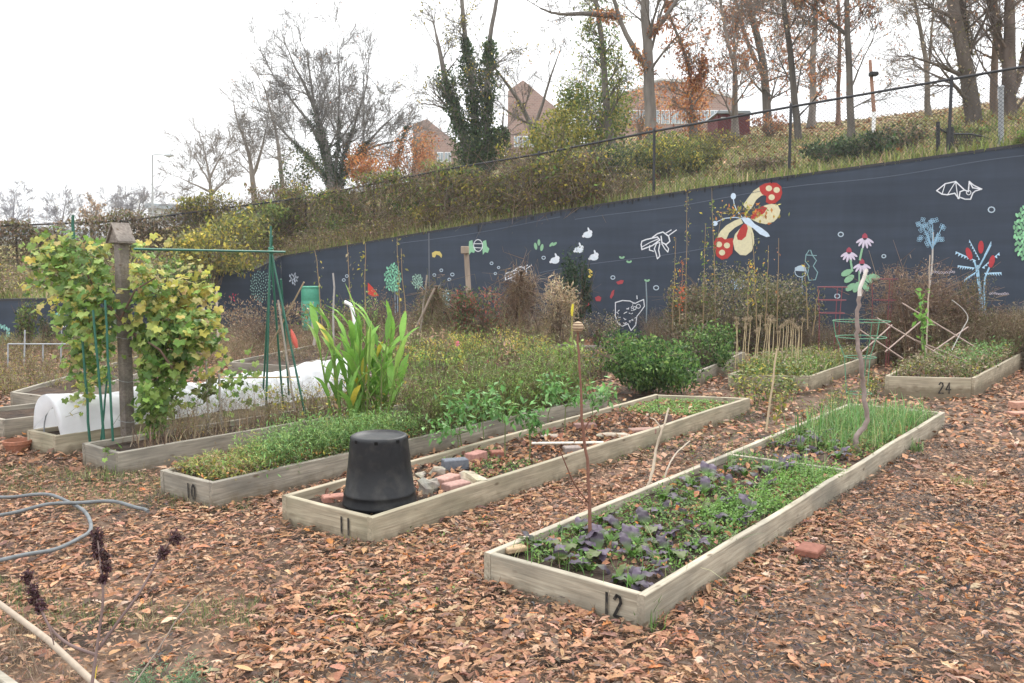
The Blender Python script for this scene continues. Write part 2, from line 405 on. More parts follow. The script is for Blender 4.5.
# generic plant stuff -------------------------------------------------------
def grass(g, P, z, h, pal, wscale=1.0, lean=.25):
    n = len(P); T = R.integers(0, 3, n); loc = np.concatenate([P, np.full((n, 1), z)], 1) if np.ndim(z) == 0 else np.concatenate([P, z[:, None]], 1)
    hh = R.uniform(.3, 1.05, n) * h; col = pick(pal, n)
    for k in range(3):
        m = T == k; q = int(m.sum())
        if q: g.inst(BLADES[k], loc[m], rots(R.uniform(0, 6.3, q), R.normal(0, lean, q)), np.stack([hh[m], hh[m] * wscale, hh[m]], 1), col[m])
def weeds(g, P, z, h, stemcol, leafpal, leafsize, nleaf=10, spread=.35, top=.0, T=LEAF, rad=.003, hv=(.55, 1.0), twigs=0):
    """upright leafy stems at P"""
    n = len(P); z = np.broadcast_to(z, n); B = np.concatenate([P, z[:, None]], 1)
    hh = R.uniform(*hv, n) * h; lean = R.normal(0, spread, (n, 2)) * hh[:, None]
    mid = B + np.concatenate([lean * .35, hh[:, None] * .5], 1); tip = B + np.concatenate([lean, hh[:, None]], 1)
    sc = pick(stemcol, n)
    g.frust(B, mid, rad, rad * .75, 3, sc); g.frust(mid, tip, rad * .75, rad * .3, 3, sc)
    if twigs:
        t = R.uniform(.3, .95, (n, twigs)); lo = B[:, None] * (1 - t[..., None]) + tip[:, None] * t[..., None]; lo = lo.reshape(-1, 3)
        d = R.normal(0, 1, lo.shape); d[:, 2] = np.abs(d[:, 2]) * .8 + .3; d /= np.linalg.norm(d, axis=1, keepdims=True)
        ln = np.repeat(hh, twigs)[:, None] * R.uniform(.12, .3, (len(lo), 1))
        g.frust(lo, lo + d * ln, rad * .6, rad * .25, 3, np.repeat(sc, twigs, 0))
    if nleaf:
        t = R.uniform(top, 1.0, (n, nleaf)) ** .8; c = np.where(t[..., None] < .5, B[:, None] + (mid - B)[:, None] * t[..., None] * 2, mid[:, None] + (tip - mid)[:, None] * (t[..., None] - .5) * 2).reshape(-1, 3)
        k = len(c); c = c + R.normal(0, .035, (k, 3)) * (h / .5) ** .5
        g.inst(T, c, rots(R.uniform(0, 6.3, k), R.normal(-.35, .45, k), R.normal(0, .35, k)), R.uniform(.6, 1.25, k) * leafsize, pick(leafpal, k))
def cloud(g, C, rad, n, size, pal, T=LEAF, shell=.55, seed=0, flat=None, w=None, clump=0.0):
    """leaf cloud in an ellipsoid, uneven outline"""
    C = np.array(C, float); rad = np.array(rad, float)
    d = R.normal(0, 1, (n, 3)); d /= np.linalg.norm(d, axis=1, keepdims=True)
    q = np.random.default_rng(seed); K = q.normal(0, 1, (6, 3)) * 2.2; ph = q.uniform(0, 6.3, 6)
    lump = 1 + .16 * np.sin(d @ K.T + ph).sum(1) / 1.7
    r = (shell + (1 - shell) * R.uniform(0, 1, n) ** .6) * lump
    P = C + d * rad * r[:, None]
    if clump:
        m = max(4, n // 28); cc = P[R.integers(0, n, m)]; j = R.integers(0, m, n); P = cc[j] + R.normal(0, clump, (n, 3))
    g.inst(T, P, rnd_rots(n, flat), R.uniform(.6, 1.3, n) * size, pick(pal, n, .25, w))

# ------------------------------------------------------------------ palettes
GRN = [(.085, .145, .025), (.12, .195, .035), (.055, .10, .025), (.165, .23, .05)]
DGRN = [(.035, .075, .025), (.05, .10, .03), (.03, .055, .02)]
YEL = [(.38, .30, .05), (.45, .36, .08), (.25, .24, .06)]
OLV = [(.13, .13, .05), (.18, .17, .06), (.10, .11, .04)]
BRN = [(.20, .13, .08), (.26, .18, .11), (.14, .09, .06), (.31, .24, .16)]
TAN = [(.34, .27, .17), (.42, .34, .22), (.26, .20, .13)]
RUST = [(.38, .16, .075), (.46, .22, .10), (.30, .12, .06), (.50, .30, .17)]
ORG = [(.50, .20, .06), (.55, .28, .10), (.40, .14, .05)]

# ------------------------------------------------------------------ ground
def wallY(t): return 21.64 / (1 + .56 * t)
LEFT = [(-1400, 15.5), (-200, 17.2), (0, 19.0), (60, 19.6), (160, 22.0), (282, None)]
def d0(px):
    t = (px - 512) / F
    if px >= 282: return wallY(t)
    ys = [v if v else wallY((282 - 512) / F) for _, v in LEFT]; xs = [a for a, _ in LEFT]
    for i in range(len(xs) - 1):
        if px <= xs[i + 1]:
            A = V((xs[i] - 512) / F * ys[i], ys[i]); B = V((xs[i + 1] - 512) / F * ys[i + 1], ys[i + 1])
            # ray X = t*Y crossing segment AB
            den = (B[0] - A[0]) - t * (B[1] - A[1]); s = (t * A[1] - A[0]) / den
            return A[1] + s * (B[1] - A[1])
    return ys[0]
def top_px(px):
    return float(np.interp(px, [-1400, -200, 0, 60, 160, 200, 280.3, 280.6, 460, 716, 1024, 1500, 2300], [320, 302, 299, 298, 281, 275, 266, 256, 226, 185.5, 143.5, 79, -29]))
def az_px(px, py):
    """the column a pixel's ray has at the horizon row"""
    d = ray(px, py); return 512 + F * d[0] / d[1]
def wall_pt(az, py=None):
    """point on the wall plane in azimuth column az, at its top edge"""
    p = az
    for _ in range(4):
        y = top_px(p) if py is None else py
        p = 512 + (az - 512) * (cP + (341.5 - y) / F * sP)
    return V(*at_Y(p, y, d0(az)))
def fence_off(px): return float(np.interp(px, [-400, 14, 203, 300, 400, 470, 557, 652, 2000], [6, 6, 4.5, 2.4, 1.5, .8, .3, .3, .3]))
def crest_px(px): return float(np.interp(px, [-1400, -300, 0, 100, 200, 282, 350, 400, 470, 560, 652, 700, 780, 840, 965, 1024, 1300, 2300], [262, 250, 246, 240, 222, 204, 194, 184, 168, 147, 134, 130, 124, 121, 105, 97, 70, 20]))
def hill_pt(px, f):
    """f 0 = wall top, 1 = crest"""
    a = d0(px); D = a + (46 - a) * f; zt = wall_pt(px)[2]; zc = at_Y(px, crest_px(px), 46)[2]
    fo = fence_off(px)
    z = zt - .06 + (zc - zt + .06) * (f ** .95 if f <= 1 else 1)
    if f > 1: z -= min(1.5, (f - 1) * 2.5)
    if 0 < f < 1: z += .10 * math.sin(px * .031 + f * 9) * min(1, f * 6) * (1 - f)
    return V((px - 512) / F * D, D, z)
def hill_at(px, py):
    px = az_px(px, py); lo, hi = 0.0, 1.0
    for _ in range(30):
        m = (lo + hi) / 2
        if proj(hill_pt(px, m))[1] > py: lo = m
        else: hi = m
    return hill_pt(px, (lo + hi) / 2)

g = G(); n = 40
xs = np.concatenate([np.linspace(-600, -14, 8), np.linspace(-13, 14, 82), np.linspace(15, 600, 8)]); ys = np.concatenate([np.linspace(-300, 0, 5), np.linspace(.4, 27, 82), np.linspace(28, 900, 10)])
X, Yg = np.meshgrid(xs, ys); Z = .018 * np.sin(X * 2.1 + Yg * 1.3) + .014 * np.sin(X * 4.7 - Yg * 3.1); Z[(abs(X) > 14) | (Yg > 27)] = 0
nx = len(xs); idx = np.arange(nx * len(ys)).reshape(len(ys), nx)
g.add(np.stack([X.ravel(), Yg.ravel(), Z.ravel() - .02], 1), np.stack([idx[:-1, :-1].ravel(), idx[:-1, 1:].ravel(), idx[1:, 1:].ravel(), idx[1:, :-1].ravel()], 1), (.1, .07, .05))
tag(g.build('ground', 'ground', smooth=True), 'brown mulch ground of the garden paths', None, kind='structure')

g = G(); pxs = np.array(sorted(set(list(np.linspace(-1400, 2300, 150)) + [281.0, 282.0]))); fs = [0, .01, .03, .06, .1, .16, .23, .32, .42, .53, .65, .78, .9, 1.0, 1.15, 1.5, 2.5, 5, 12]
pts = []
for f in fs:
    for px in pxs: pts.append(hill_pt(px, f))
nx = len(pxs); idx = np.arange(nx * len(fs)).reshape(len(fs), nx)
g.add(np.array(pts), np.stack([idx[:-1, :-1].ravel(), idx[:-1, 1:].ravel(), idx[1:, 1:].ravel(), idx[1:, :-1].ravel()], 1), (.1, .07, .05))
tag(g.build('hill', 'hill', smooth=True), 'grassy leaf-strewn slope behind the wall', None, kind='structure')

# ------------------------------------------------------------------ painted wall
wall = empty('painted_wall', wall_pt(640, 330) * V(1, 1, 0), 'long dark slate blue retaining wall covered with painted insects and flowers', 'wall')
W0 = np.array(wall.location)
def wall_seg(px0, px1, n, name, label):
    g = G(W0); P = [wall_pt(px) for px in np.linspace(px0, px1, n)]
    a, b = P[0][:2], P[-1][:2]; d = (b - a) / np.linalg.norm(b - a); nb = V(-d[1], d[0]) * .3
    v = []
    for p in P: v += [(p[0], p[1], -.3), (p[0], p[1], p[2]), (p[0] + nb[0], p[1] + nb[1], p[2]), (p[0] + nb[0], p[1] + nb[1], -.3)]
    f = []
    for i in range(n - 1):
        k = 4 * i
        for j in range(3): f.append([k + j, k + 4 + j, k + 5 + j, k + 1 + j])
    f.append([0, 1, 2, 3]); k = 4 * (n - 1); f.append([k + 3, k + 2, k + 1, k])
    g.add(np.array(v), np.array(f)[:, :], (.05, .06, .08))
    o = g.build(name, 'wall', wall)
    if label: o['label'] = label
    # thin cap lip
    g = G(W0)
    for i in range(n - 1):
        a, b = P[i], P[i + 1]; o2 = V(d[1], -d[0], 0) * .012
        g.add(np.array([a + o2 + (0, 0, .002), b + o2 + (0, 0, .002), b + o2 + (0, 0, -.05), a + o2 + (0, 0, -.05)]), [[0, 1, 2, 3]], (.05, .05, .055))
        g.add(np.array([a + o2 + (0, 0, .002), b + o2 + (0, 0, .002), b - o2 * 25 + (0, 0, .004), a - o2 * 25 + (0, 0, .004)]), [[0, 1, 2, 3]], (.10, .10, .095))
    g.build('wall_cap', 'paint', wall)
wall_seg(282, 1500, 24, 'wall_face', None)
wall_seg(160, 281.9, 6, 'wall_face', 'lower stretch of wall left of the corner')
wall_seg(60, 159.9, 4, 'wall_face', None)
wall_seg(-1400, 59.9, 8, 'wall_face', None)
# seam
g = G(W0); p = wall_pt(429); q = wall_pt(430.2); nrm = V(-.489, -.872, 0) * .008
g.add(np.array([p + nrm, q + nrm, V(q[0], q[1], 0) + nrm, V(p[0], p[1], 0) + nrm]), [[0, 1, 2, 3]], (.13, .14, .16)); g.build('wall_seam', 'paint', wall)

def whit(px, py, off=.006):
    az = az_px(px, py); p = V(*at_Y(px, py, d0(az)))
    if az >= 282: return p + V(-.489, -.872, 0) * off
    a, b = wall_pt(az - 1)[:2], wall_pt(az + 1)[:2]; d = (b - a) / np.linalg.norm(b - a)
    return p + V(d[1], -d[0], 0) * off
class Mural:
    def __init__(s, T=(0, 0, 1)): s.g = G(W0); s.T = T; s.k = 0
    def px(s, p): return (s.T[0] + p[0] / s.T[2], s.T[1] + p[1] / s.T[2])
    def poly(s, pts, col):
        s.k += 1; s.g.add(np.array([whit(*s.px(p), .006 + .0006 * s.k) for p in pts]), [list(range(len(pts)))], col)
    def ell(s, c, rx, ry, col, rot=0, n=14):
        r = math.radians(rot)
        s.poly([(c[0] + rx * math.cos(a) * math.cos(r) - ry * math.sin(a) * math.sin(r), c[1] + rx * math.cos(a) * math.sin(r) + ry * math.sin(a) * math.cos(r)) for a in np.arange(n) * 2 * math.pi / n], col)
    def line(s, pts, col, w=.012, closed=False):
        s.k += 1; P = [whit(*s.px(p), .006 + .0006 * s.k) for p in pts]
        if closed: P.append(P[0])
        for a, b in zip(P[:-1], P[1:]):
            d = b - a; L_ = np.linalg.norm(d); d = d / (L_ + 1e-9); n_ = np.cross(d, V(-.489, -.872, 0)); n_ /= np.linalg.norm(n_) + 1e-9
            a2 = a - d * w * .4; b2 = b + d * w * .4; h = n_ * w / 2
            s.g.add(np.array([a2 - h, b2 - h, b2 + h, a2 + h]), [[0, 1, 2, 3]], col)
    def ring(s, c, r, col, w=.012, ry=None, n=12):
        s.line([(c[0] + r * math.cos(a), c[1] + (ry or r) * math.sin(a)) for a in np.arange(n) * 2 * math.pi / n], col, w, True)
    def done(s, name, label=None):
        o = s.g.build(name, 'paint', wall)
        if label: o['label'] = label
CREAM = (.62, .57, .38); RED = (.40, .045, .04); PALE = (.55, .66, .78); WHT = (.68, .70, .74); GRNP = (.25, .45, .28); LBL = (.32, .52, .68); PNK = (.62, .55, .66)
# butterfly
m = Mural((700, 180, 6.83))
m.poly([(295, 170), (330, 120), (365, 75), (410, 45), (430, 60), (445, 100), (415, 110), (385, 135), (355, 190), (330, 215)], CREAM)
m.poly([(405, 45), (440, 25), (480, 17), (525, 20), (555, 45), (562, 90), (548, 130), (515, 158), (475, 165), (450, 150), (455, 110), (425, 98), (410, 75)], RED)
for c in ((471, 57), (524, 68), (490, 118)): m.ell(c, 22, 20, CREAM)
m.poly([(345, 265), (400, 200), (445, 172), (490, 163), (530, 170), (550, 205), (540, 250), (505, 285), (450, 302), (395, 290)], CREAM)
m.poly([(345, 262), (365, 220), (395, 195), (430, 178), (462, 190), (440, 225), (400, 255), (360, 270)], RED)
m.poly([(280, 262), (235, 278), (180, 310), (140, 350), (112, 400), (140, 415), (180, 405), (200, 360), (240, 325), (295, 295)], CREAM)
m.poly([(112, 395), (150, 390), (170, 405), (225, 395), (228, 440), (222, 500), (190, 535), (150, 545), (115, 520), (98, 470), (96, 425)], RED)
for c in ((131, 440), (185, 447), (152, 496)): m.ell(c, 21, 20, CREAM)
m.poly([(318, 300), (350, 315), (368, 370), (372, 430), (355, 485), (315, 515), (275, 512), (238, 478), (226, 420), (240, 370), (285, 320)], CREAM)
m.poly([(318, 298), (328, 330), (315, 385), (285, 412), (258, 408), (252, 380), (275, 330), (300, 300)], RED)
m.poly([(285, 265), (305, 248), (340, 262), (375, 300), (425, 330), (465, 362), (480, 385), (455, 390), (410, 370), (365, 330), (310, 298)], PALE)
m.ell((229, 111), 18, 22, PALE); m.ell((104, 297), 18, 17, PALE)
m.line([(229, 130), (235, 165), (252, 208), (290, 255)], PALE, .018); m.line([(118, 285), (170, 262), (240, 255), (285, 262)], PALE, .018)
m.done('painted_butterfly', 'large painted butterfly with cream wings and red spotted tips')
# coneflowers
m = Mural((820, 200, 4.878))
for cx, cy, s_ in ((219, 178, 1.0), (142, 247, .95), (205, 303, 1.0)):
    for a in (-62, -38, -14, 12, 38, 62):
        r = math.radians(90 + a); ln = 50 * s_ * (1 - .1 * abs(a) / 62)
        m.ell((cx + math.cos(r) * ln * .66, cy + 6 + math.sin(r) * ln * .66), ln * .46, 6, PNK, 90 + a * .9, 10)
    m.poly([(cx - 14, cy + 8), (cx - 11, cy - 8), (cx, cy - 18), (cx + 11, cy - 8), (cx + 14, cy + 8)], (.35, .07, .10))
m.line([(206, 240), (195, 290)], GRNP, .04); m.line([(150, 295), (158, 345)], GRNP, .04); m.line([(192, 350), (192, 400)], GRNP, .03)
for c, a in (((130, 355), -25), ((143, 384), -35), ((150, 425), -35), ((235, 385), 40), ((265, 375), 15), ((178, 425), -65), ((222, 420), 60)): m.ell(c, 29, 15, GRNP, a, 10)
m.done('painted_coneflower', 'painted pink coneflowers with dark red centres')
# blossom tree
m = Mural((820, 200, 4.878))
q = np.random.default_rng(3)
m.line([(530, 480), (540, 380), (548, 300), (552, 160)], (.50, .46, .42), .03)
for i in range(5): m.line([(548, 240), (500 + i * 25, 120 + (i % 2) * 40)], LBL, .014)
for i in range(30):
    r = math.sqrt(q.uniform(0, 1)); a = q.uniform(0, 6.3); c = (540 + 75 * r * math.cos(a), 152 + 72 * r * math.sin(a))
    for k in range(4): m.ring((c[0] + 8 * math.cos(k * 1.57 + a), c[1] + 8 * math.sin(k * 1.57 + a)), 5.5, LBL, .006, n=5)
m.done('painted_tree', 'painted tree outlined with small pale blue blossoms')
# sumac plant
m = Mural((820, 200, 4.878))
for pts in ([(780, 560), (780, 470), (768, 380), (762, 330), (752, 295)], [(790, 560), (790, 470), (775, 380), (770, 320)], [(805, 560), (800, 440), (805, 380), (825, 330)], [(775, 330), (790, 300), (820, 245), (832, 220)]): m.line(pts, LBL, .03)
for a, b in (((762, 295), (662, 250)), ((755, 330), (672, 318)), ((760, 350), (705, 385)), ((780, 290), (728, 192)), ((800, 270), (835, 200)), ((790, 330), (875, 255)), ((800, 355), (885, 352))):
    n_ = 7; dx, dy = b[0] - a[0], b[1] - a[1]; up_ = [(a[0] + dx * i / n_, a[1] + dy * i / n_) for i in range(n_ + 1)]; lo_ = []
    for i in range(n_):
        t = 1 - i / n_; t2 = 1 - (i + .75) / n_; lo_ += [(a[0] + dx * t, a[1] + dy * t + 7), (a[0] + dx * t + dx * .03, a[1] + dy * t + 17 + 3 * math.sin(i)), (a[0] + dx * t2, a[1] + dy * t2 + 5)]
    m.poly(up_ + lo_, (.42, .62, .78))
for c, a in (((727, 262), 70), ((785, 230), 92), ((838, 300), 105)): m.ell(c, 32, 14, (.42, .05, .06), a, 12)
m.done('painted_sumac', 'painted pale blue plant with three red seed heads')
# bat
m = Mural((800, 160, 3.16)); T_ = (700, 160, 3.16); m.T = T_
m.line([(748, 97), (775, 75), (808, 68), (836, 95), (822, 100), (818, 122), (805, 105), (782, 110), (765, 108), (748, 97)], WHT, .022)
m.line([(775, 75), (765, 108)], WHT, .015); m.line([(808, 68), (782, 110)], WHT, .015); m.line([(808, 68), (815, 122)], WHT, .015)
m.line([(836, 95), (848, 100), (851, 68), (862, 88), (890, 92), (870, 98), (862, 105), (855, 124), (838, 124), (822, 118)], WHT, .022); m.line([(851, 68), (865, 80), (890, 92)], WHT, .02); m.ring((849, 103), 7, WHT, .015)
m.done('painted_bat', 'white outline of a flying bat')
def rings(pts, T, name, col=(.5, .6, .68)):
    m = Mural(T)
    for x, y, r in pts: m.ring((x, y), r, col, .02, ry=r * .85)
    m.done(name)
rings([(921, 157, 10), (445, 235, 8), (581, 304, 6), (434, 430, 8), (216, 413, 10), (66, 397, 7)], (700, 160, 3.16), 'painted_ring')
rings([(612, 390, 8), (785, 431, 10), (335, 311, 7), (142, 374, 5), (155, 350, 5), (127, 333, 6)], (460, 180, 4), 'painted_ring')
rings([(468, 224, 6), (890, 218, 7), (878, 238, 6), (456, 240, 6), (846, 201, 6), (818, 220, 6)], (230, 220, 4), 'painted_ring')
# bees
def bee(dx, dy, s, name, label):
    m = Mural((460, 180, 4)); S = lambda L_: [(dx + (x - 800) * s, dy + (y - 250) * s) for x, y in L_]
    m.line(S([(728, 245), (745, 238), (790, 228), (800, 240), (770, 262), (728, 278), (725, 258), (728, 245)]), WHT, .028)
    m.line(S([(728, 268), (760, 250), (795, 235)]), WHT, .02)
    m.line(S([(770, 230), (790, 215), (812, 208), (835, 225), (840, 245), (825, 258), (808, 250), (805, 225)]), WHT, .028)
    m.line(S([(825, 212), (845, 200)]), WHT, .022); m.line(S([(835, 222), (866, 200)]), WHT, .022)
    m.line(S([(790, 245), (778, 275), (785, 295), (790, 315), (800, 305), (795, 280), (800, 255)]), WHT, .025)
    m.line(S([(760, 262), (758, 280), (775, 285)]), WHT, .022); m.line(S([(808, 255), (820, 275), (832, 288), (835, 275), (820, 255)]), WHT, .022)
    m.line(S([(800, 250), (780, 255)]), WHT, .02); m.done(name, label)
bee(800, 250, 1.0, 'painted_bee', 'white outline of a large painted bee')
bee(237, 378, .75, 'painted_bee', 'smaller white outline of a painted bee')
# rabbits
for x, y in ((511, 215), (476, 275), (380, 318), (536, 305)):
    m = Mural((460, 180, 4)); m.ell((x, y + 4), 18, 13, (.62, .68, .74)); m.ell((x + 9, y - 6), 10, 9, (.66, .70, .75)); m.ell((x + 4, y - 17), 3.5, 9, (.66, .70, .75), -20); m.ell((x - 17, y + 10), 5, 5, WHT)
    m.done('painted_rabbit')
# raccoon outline
m = Mural((460, 180, 4))
m.line([(622, 490), (650, 482), (680, 484), (700, 494), (718, 485), (735, 478), (738, 505), (722, 528), (708, 545), (703, 580), (685, 602), (672, 575), (650, 585), (632, 575), (622, 545), (622, 490)], WHT, .022)
q = np.random.default_rng(5)
for i in range(26):
    x, y = q.uniform(628, 700), q.uniform(495, 575); m.line([(x, y), (x + q.uniform(3, 9), y + q.uniform(-6, 6))], WHT, .016)
m.ring((715, 505), 8, WHT, .016); m.ring((700, 512), 6, WHT, .016); m.line([(710, 475), (709, 463)], WHT, .02)
m.done('painted_raccoon', 'white outline of a painted raccoon')
# cactus outline & insect
m = Mural((700, 160, 3.16)); C2 = (.22, .36, .38)
m.ring((318, 352), 18, (.42, .52, .60), .016); m.poly([(300, 340), (318, 333), (335, 340), (335, 352), (300, 350)], (.42, .52, .60)); m.line([(323, 370), (323, 425)], (.42, .52, .60), .014)
m.line([(345, 285), (335, 300), (333, 320), (345, 335), (340, 360), (345, 380), (365, 378), (372, 355), (358, 335), (368, 318), (355, 300), (350, 285)], C2, .018); m.line([(335, 300), (368, 302)], C2, .018)
m.done('painted_cactus')
m = Mural((460, 180, 4))
for x, y, s_, c in ((303, 265, 9, GRNP), (316, 250, 8, GRNP), (328, 270, 9, GRNP), (366, 258, 7, GRNP), (379, 256, 7, GRNP)): m.ell((x, y), s_ * .7, s_ * 1.6, c, 10 * (x - 316) / 12)
for x, y in ((648, 310), (677, 327), (749, 402)): m.ell((x - 5, y), 7, 4, GRNP, 35); m.ell((x + 5, y), 7, 4, GRNP, -35)
m.line([(745, 410), (748, 480), (746, 570)], (.22, .27, .30), .03)
m.done('painted_sprout')
m = Mural((460, 180, 4))
for x in (45, 100): m.poly([(x - 8, 245), (x + 5, 240), (x + 8, 265), (x + 18, 275), (x + 12, 292), (x, 288), (x - 8, 300), (x - 10, 270)], (.25, .48, .30))
m.ring((73, 262), 18, WHT, .02, ry=24); m.line([(55, 255), (91, 255)], WHT, .016); m.line([(58, 270), (88, 272)], WHT, .016)
m.done('painted_beetle', 'painted beetle outline between two green leaves')
m = Mural((460, 180, 4))
m.poly([(518, 355), (530, 365), (532, 382), (520, 392), (508, 388), (520, 378), (515, 366), (505, 362)], (.62, .48, .12)); m.done('painted_moon')
m = Mural((230, 220, 4)); m.poly([(808, 132), (822, 124), (840, 126), (849, 140), (846, 152), (838, 142), (826, 138), (820, 150), (810, 148)], (.55, .45, .15)); m.done('painted_moon')
m = Mural((460, 180, 4))
for pts in ([(625, 408), (645, 400), (656, 402), (650, 415), (632, 418)], [(600, 468), (608, 445), (618, 438), (615, 460), (605, 475)], [(502, 510), (512, 490), (522, 485), (518, 498), (508, 512)], [(540, 470), (555, 463), (566, 470), (562, 485), (545, 484)]): m.poly(pts, (.36, .06, .07))
m.done('painted_leaf', 'scattered dark red painted leaves')
m = Mural((230, 220, 4)); m.poly([(552, 250), (572, 270), (597, 303), (575, 306), (552, 296)], (.55, .07, .05)); m.done('painted_sail', 'bright red painted triangle')
def leaftree(cx, cy, rx, ry, T, n, col, seed, trunk=None, size=5, name='painted_leaf_tree'):
    m = Mural(T); q = np.random.default_rng(seed)
    if trunk:
        for t in trunk: m.line(t, (.30, .38, .46), .02)
    for i in range(n):
        r = math.sqrt((i + .5) / n); a = i * 2.4; m.ell((cx + rx * r * math.cos(a), cy + ry * r * math.sin(a)), size * .55, size, col if i % 3 else tuple(np.array(col) * 1.5), q.uniform(-40, 40), 7)
    m.done(name)
leaftree(655, 232, 33, 58, (230, 220, 4), 60, (.16, .38, .26), 1, [[(660, 280), (662, 380)], [(670, 280), (672, 380)]], 7)
leaftree(118, 265, 44, 64, (230, 220, 4), 90, (.20, .33, .30), 2, [[(115, 310), (118, 345)], [(122, 310), (124, 345)]], 4)
leaftree(752, 245, 22, 30, (230, 220, 4), 34, (.22, .34, .28), 3, [[(765, 260), (798, 298)]], 5)
leaftree(865, 315, 15, 35, (230, 220, 4), 24, (.25, .38, .42), 4, None, 5)
leaftree(255, 235, 17, 25, (230, 220, 4), 14, (.32, .36, .42), 5, None, 6, 'painted_flower')
leaftree(1020, 232, 28, 84, (700, 160, 3.16), 60, (.20, .42, .24), 6, None, 8)
leaftree(120, 390, 22, 18, (700, 160, 3.16), 30, (.30, .42, .52), 7, [[(120, 400), (122, 425)]], 4, 'painted_flower')
leaftree(232, 545, 22, 10, (0, 180, 4), 26, (.18, .42, .36), 8, None, 8, 'painted_flower')
leaftree(10, 610, 30, 30, (0, 180, 4), 30, (.20, .40, .36), 9, None, 8, 'painted_flower')
leaftree(10, 545, 12, 20, (0, 180, 4), 8, (.38, .06, .08), 10, None, 7, 'painted_flower')
leaftree(930, 470, 14, 20, (0, 180, 4), 6, (.40, .06, .10), 11, None, 5, 'painted_flower')
m = Mural((0, 180, 4)); m.line([(190, 640), (255, 636), (300, 642)], (.40, .10, .10), .02); m.done('painted_mark')
m = Mural((820, 200, 4.878))
q = np.random.default_rng(9)
for x0, y0, k in ((545, 352, 10), (830, 457, 8)):
    for i in range(k): m.ring((x0 + i * 12, y0 + q.uniform(-3, 3)), 5, (.5, .45, .5), .01, n=6)
m.done('painted_mark')
for y_, x0_, x1_ in ((13, 575, 1024), (8, 400, 560), (60, 540, 760)):
    m = Mural(); xs_ = np.linspace(x0_, x1_, 40); m.line([(x, top_px(x) + y_ + 1.5 * math.sin(x * .03)) for x in xs_], (.10, .12, .155), .016); m.done('scuff_line')
# drips below the coping
m = Mural(); q = np.random.default_rng(12)
for i in range(46):
    x = 480 + i * 7 + q.uniform(-3, 3); y = top_px(x) + .8; l_ = q.uniform(1.5, 5 if i % 9 else 8); ww = q.uniform(.6, 1.3)
    m.poly([(x - ww, y), (x + ww, y), (x + ww * .6, y + l_), (x - ww * .6, y + l_)], (.022, .024, .028))
m.done('water_stain')

# ------------------------------------------------------------------ chain-link fence on the wall top
fence = empty('chain_link_fence', hill_pt(780, .02), 'long black chain link fence with round posts along the wall top', 'fence'); FO = np.array(fence.location)
def fpt(px):
    a = d0(px); f = fence_off(px) / (46 - a); return hill_pt(px, f)
line = [fpt(px) for px in np.linspace(-350, 1500, 400)]; S_ = np.concatenate([[0], np.cumsum([np.linalg.norm((b - a)[:2]) for a, b in zip(line[:-1], line[1:])])]); line = np.array(line)
def along(s): return np.array([np.interp(s, S_, line[:, k]) for k in range(3)])
s652 = float(np.interp(652, np.linspace(-350, 1500, 400), S_))
FH = 1.50; k0 = -int(s652 // 3.05); posts = []
k = k0
while s652 + k * 3.05 < S_[-1]:
    posts.append(along(s652 + k * 3.05)); k += 1
for p in posts:
    g = G(FO); g.frust([p - (0, 0, .15)], [p + (0, 0, FH)], .032, .032, 8, (.03, .03, .03)); g.frust([p + (0, 0, FH)], [p + (0, 0, FH + .05)], .04, .02, 8, (.03, .03, .03), cap=True); g.build('post', 'chain', fence)
g = G(FO); g.tube(np.array([p + (0, 0, FH - .03) for p in posts]), .028, 6, (.03, .03, .03)); g.build('top_rail', 'chain', fence)
for a, b in zip(posts[:-1], posts[1:]):
    g = G(FO); L_ = np.linalg.norm(b - a); hgt = FH - .08; sp = .075; P0 = []; P1 = []
    for i in range(int((L_ + hgt) / sp)):
        for sgn in (1, -1):
            u0 = i * sp - hgt; u1 = u0 + hgt; z0, z1 = 0., hgt
            if u0 < 0: z0 = -u0; u0 = 0
            if u1 > L_: z1 = hgt - (u1 - L_); u1 = L_
            if z1 <= z0: continue
            A = a + (b - a) * u0 / L_; B = a + (b - a) * u1 / L_
            if sgn < 0: za, zb = hgt - z0, hgt - z1
            else: za, zb = z0, z1
            P0.append(A + (0, 0, za + .03)); P1.append(B + (0, 0, zb + .03))
    g.frust(np.array(P0), np.array(P1), .0036, .0036, 3, (.03, .03, .03)); g.build('mesh_panel', 'chain', fence)
# low gate fence at right
gt = empty('low_gate', hill_pt(940, .03), 'low black metal gate with curved top rail behind the fence on the right', 'gate'); go = np.array(gt.location)
pa = V(*at_Y(941, 150, 17.4)); pb = V(*at_Y(1003, 144, 17.9)); pc = V(*at_Y(948, 150, 18.0))
for x0, x1, y0, y1, r in ((948.5, 948.5, 128, 156, .045), (951.5, 951.5, 127, 156, .045), (938, 938, 122, 156, .04)):
    g = G(go); g.frust([at_Y(x0, y1, 17.6)], [at_Y(x1, y0, 17.6)], r, r, 8, (.02, .02, .02), cap=True); g.build('post', 'chain', gt)
g = G(go); g.tube([at_Y(939, 128, 17.6), at_Y(948, 134, 17.6)], .02, 6); g.tube([at_Y(952, 134, 17.6), at_Y(970, 134, 17.8), at_Y(985, 137, 18.0), at_Y(999, 143, 18.2)], .02, 6); g.build('top_rail', 'chain', gt)
g = G(go); P0 = []; P1 = []
for x in np.arange(953, 998, 1.6):
    yt = np.interp(x, [952, 970, 985, 999], [134, 134, 137, 143]); P0.append(at_Y(x, yt, 17.9)); P1.append(at_Y(x + 5, 156, 17.9)); P0.append(at_Y(x + 4, yt + .5, 17.9)); P1.append(at_Y(x - 2, 156, 17.9))
g.frust(P0, P1, .007, .007, 3); g.build('mesh_panel', 'chain', gt)
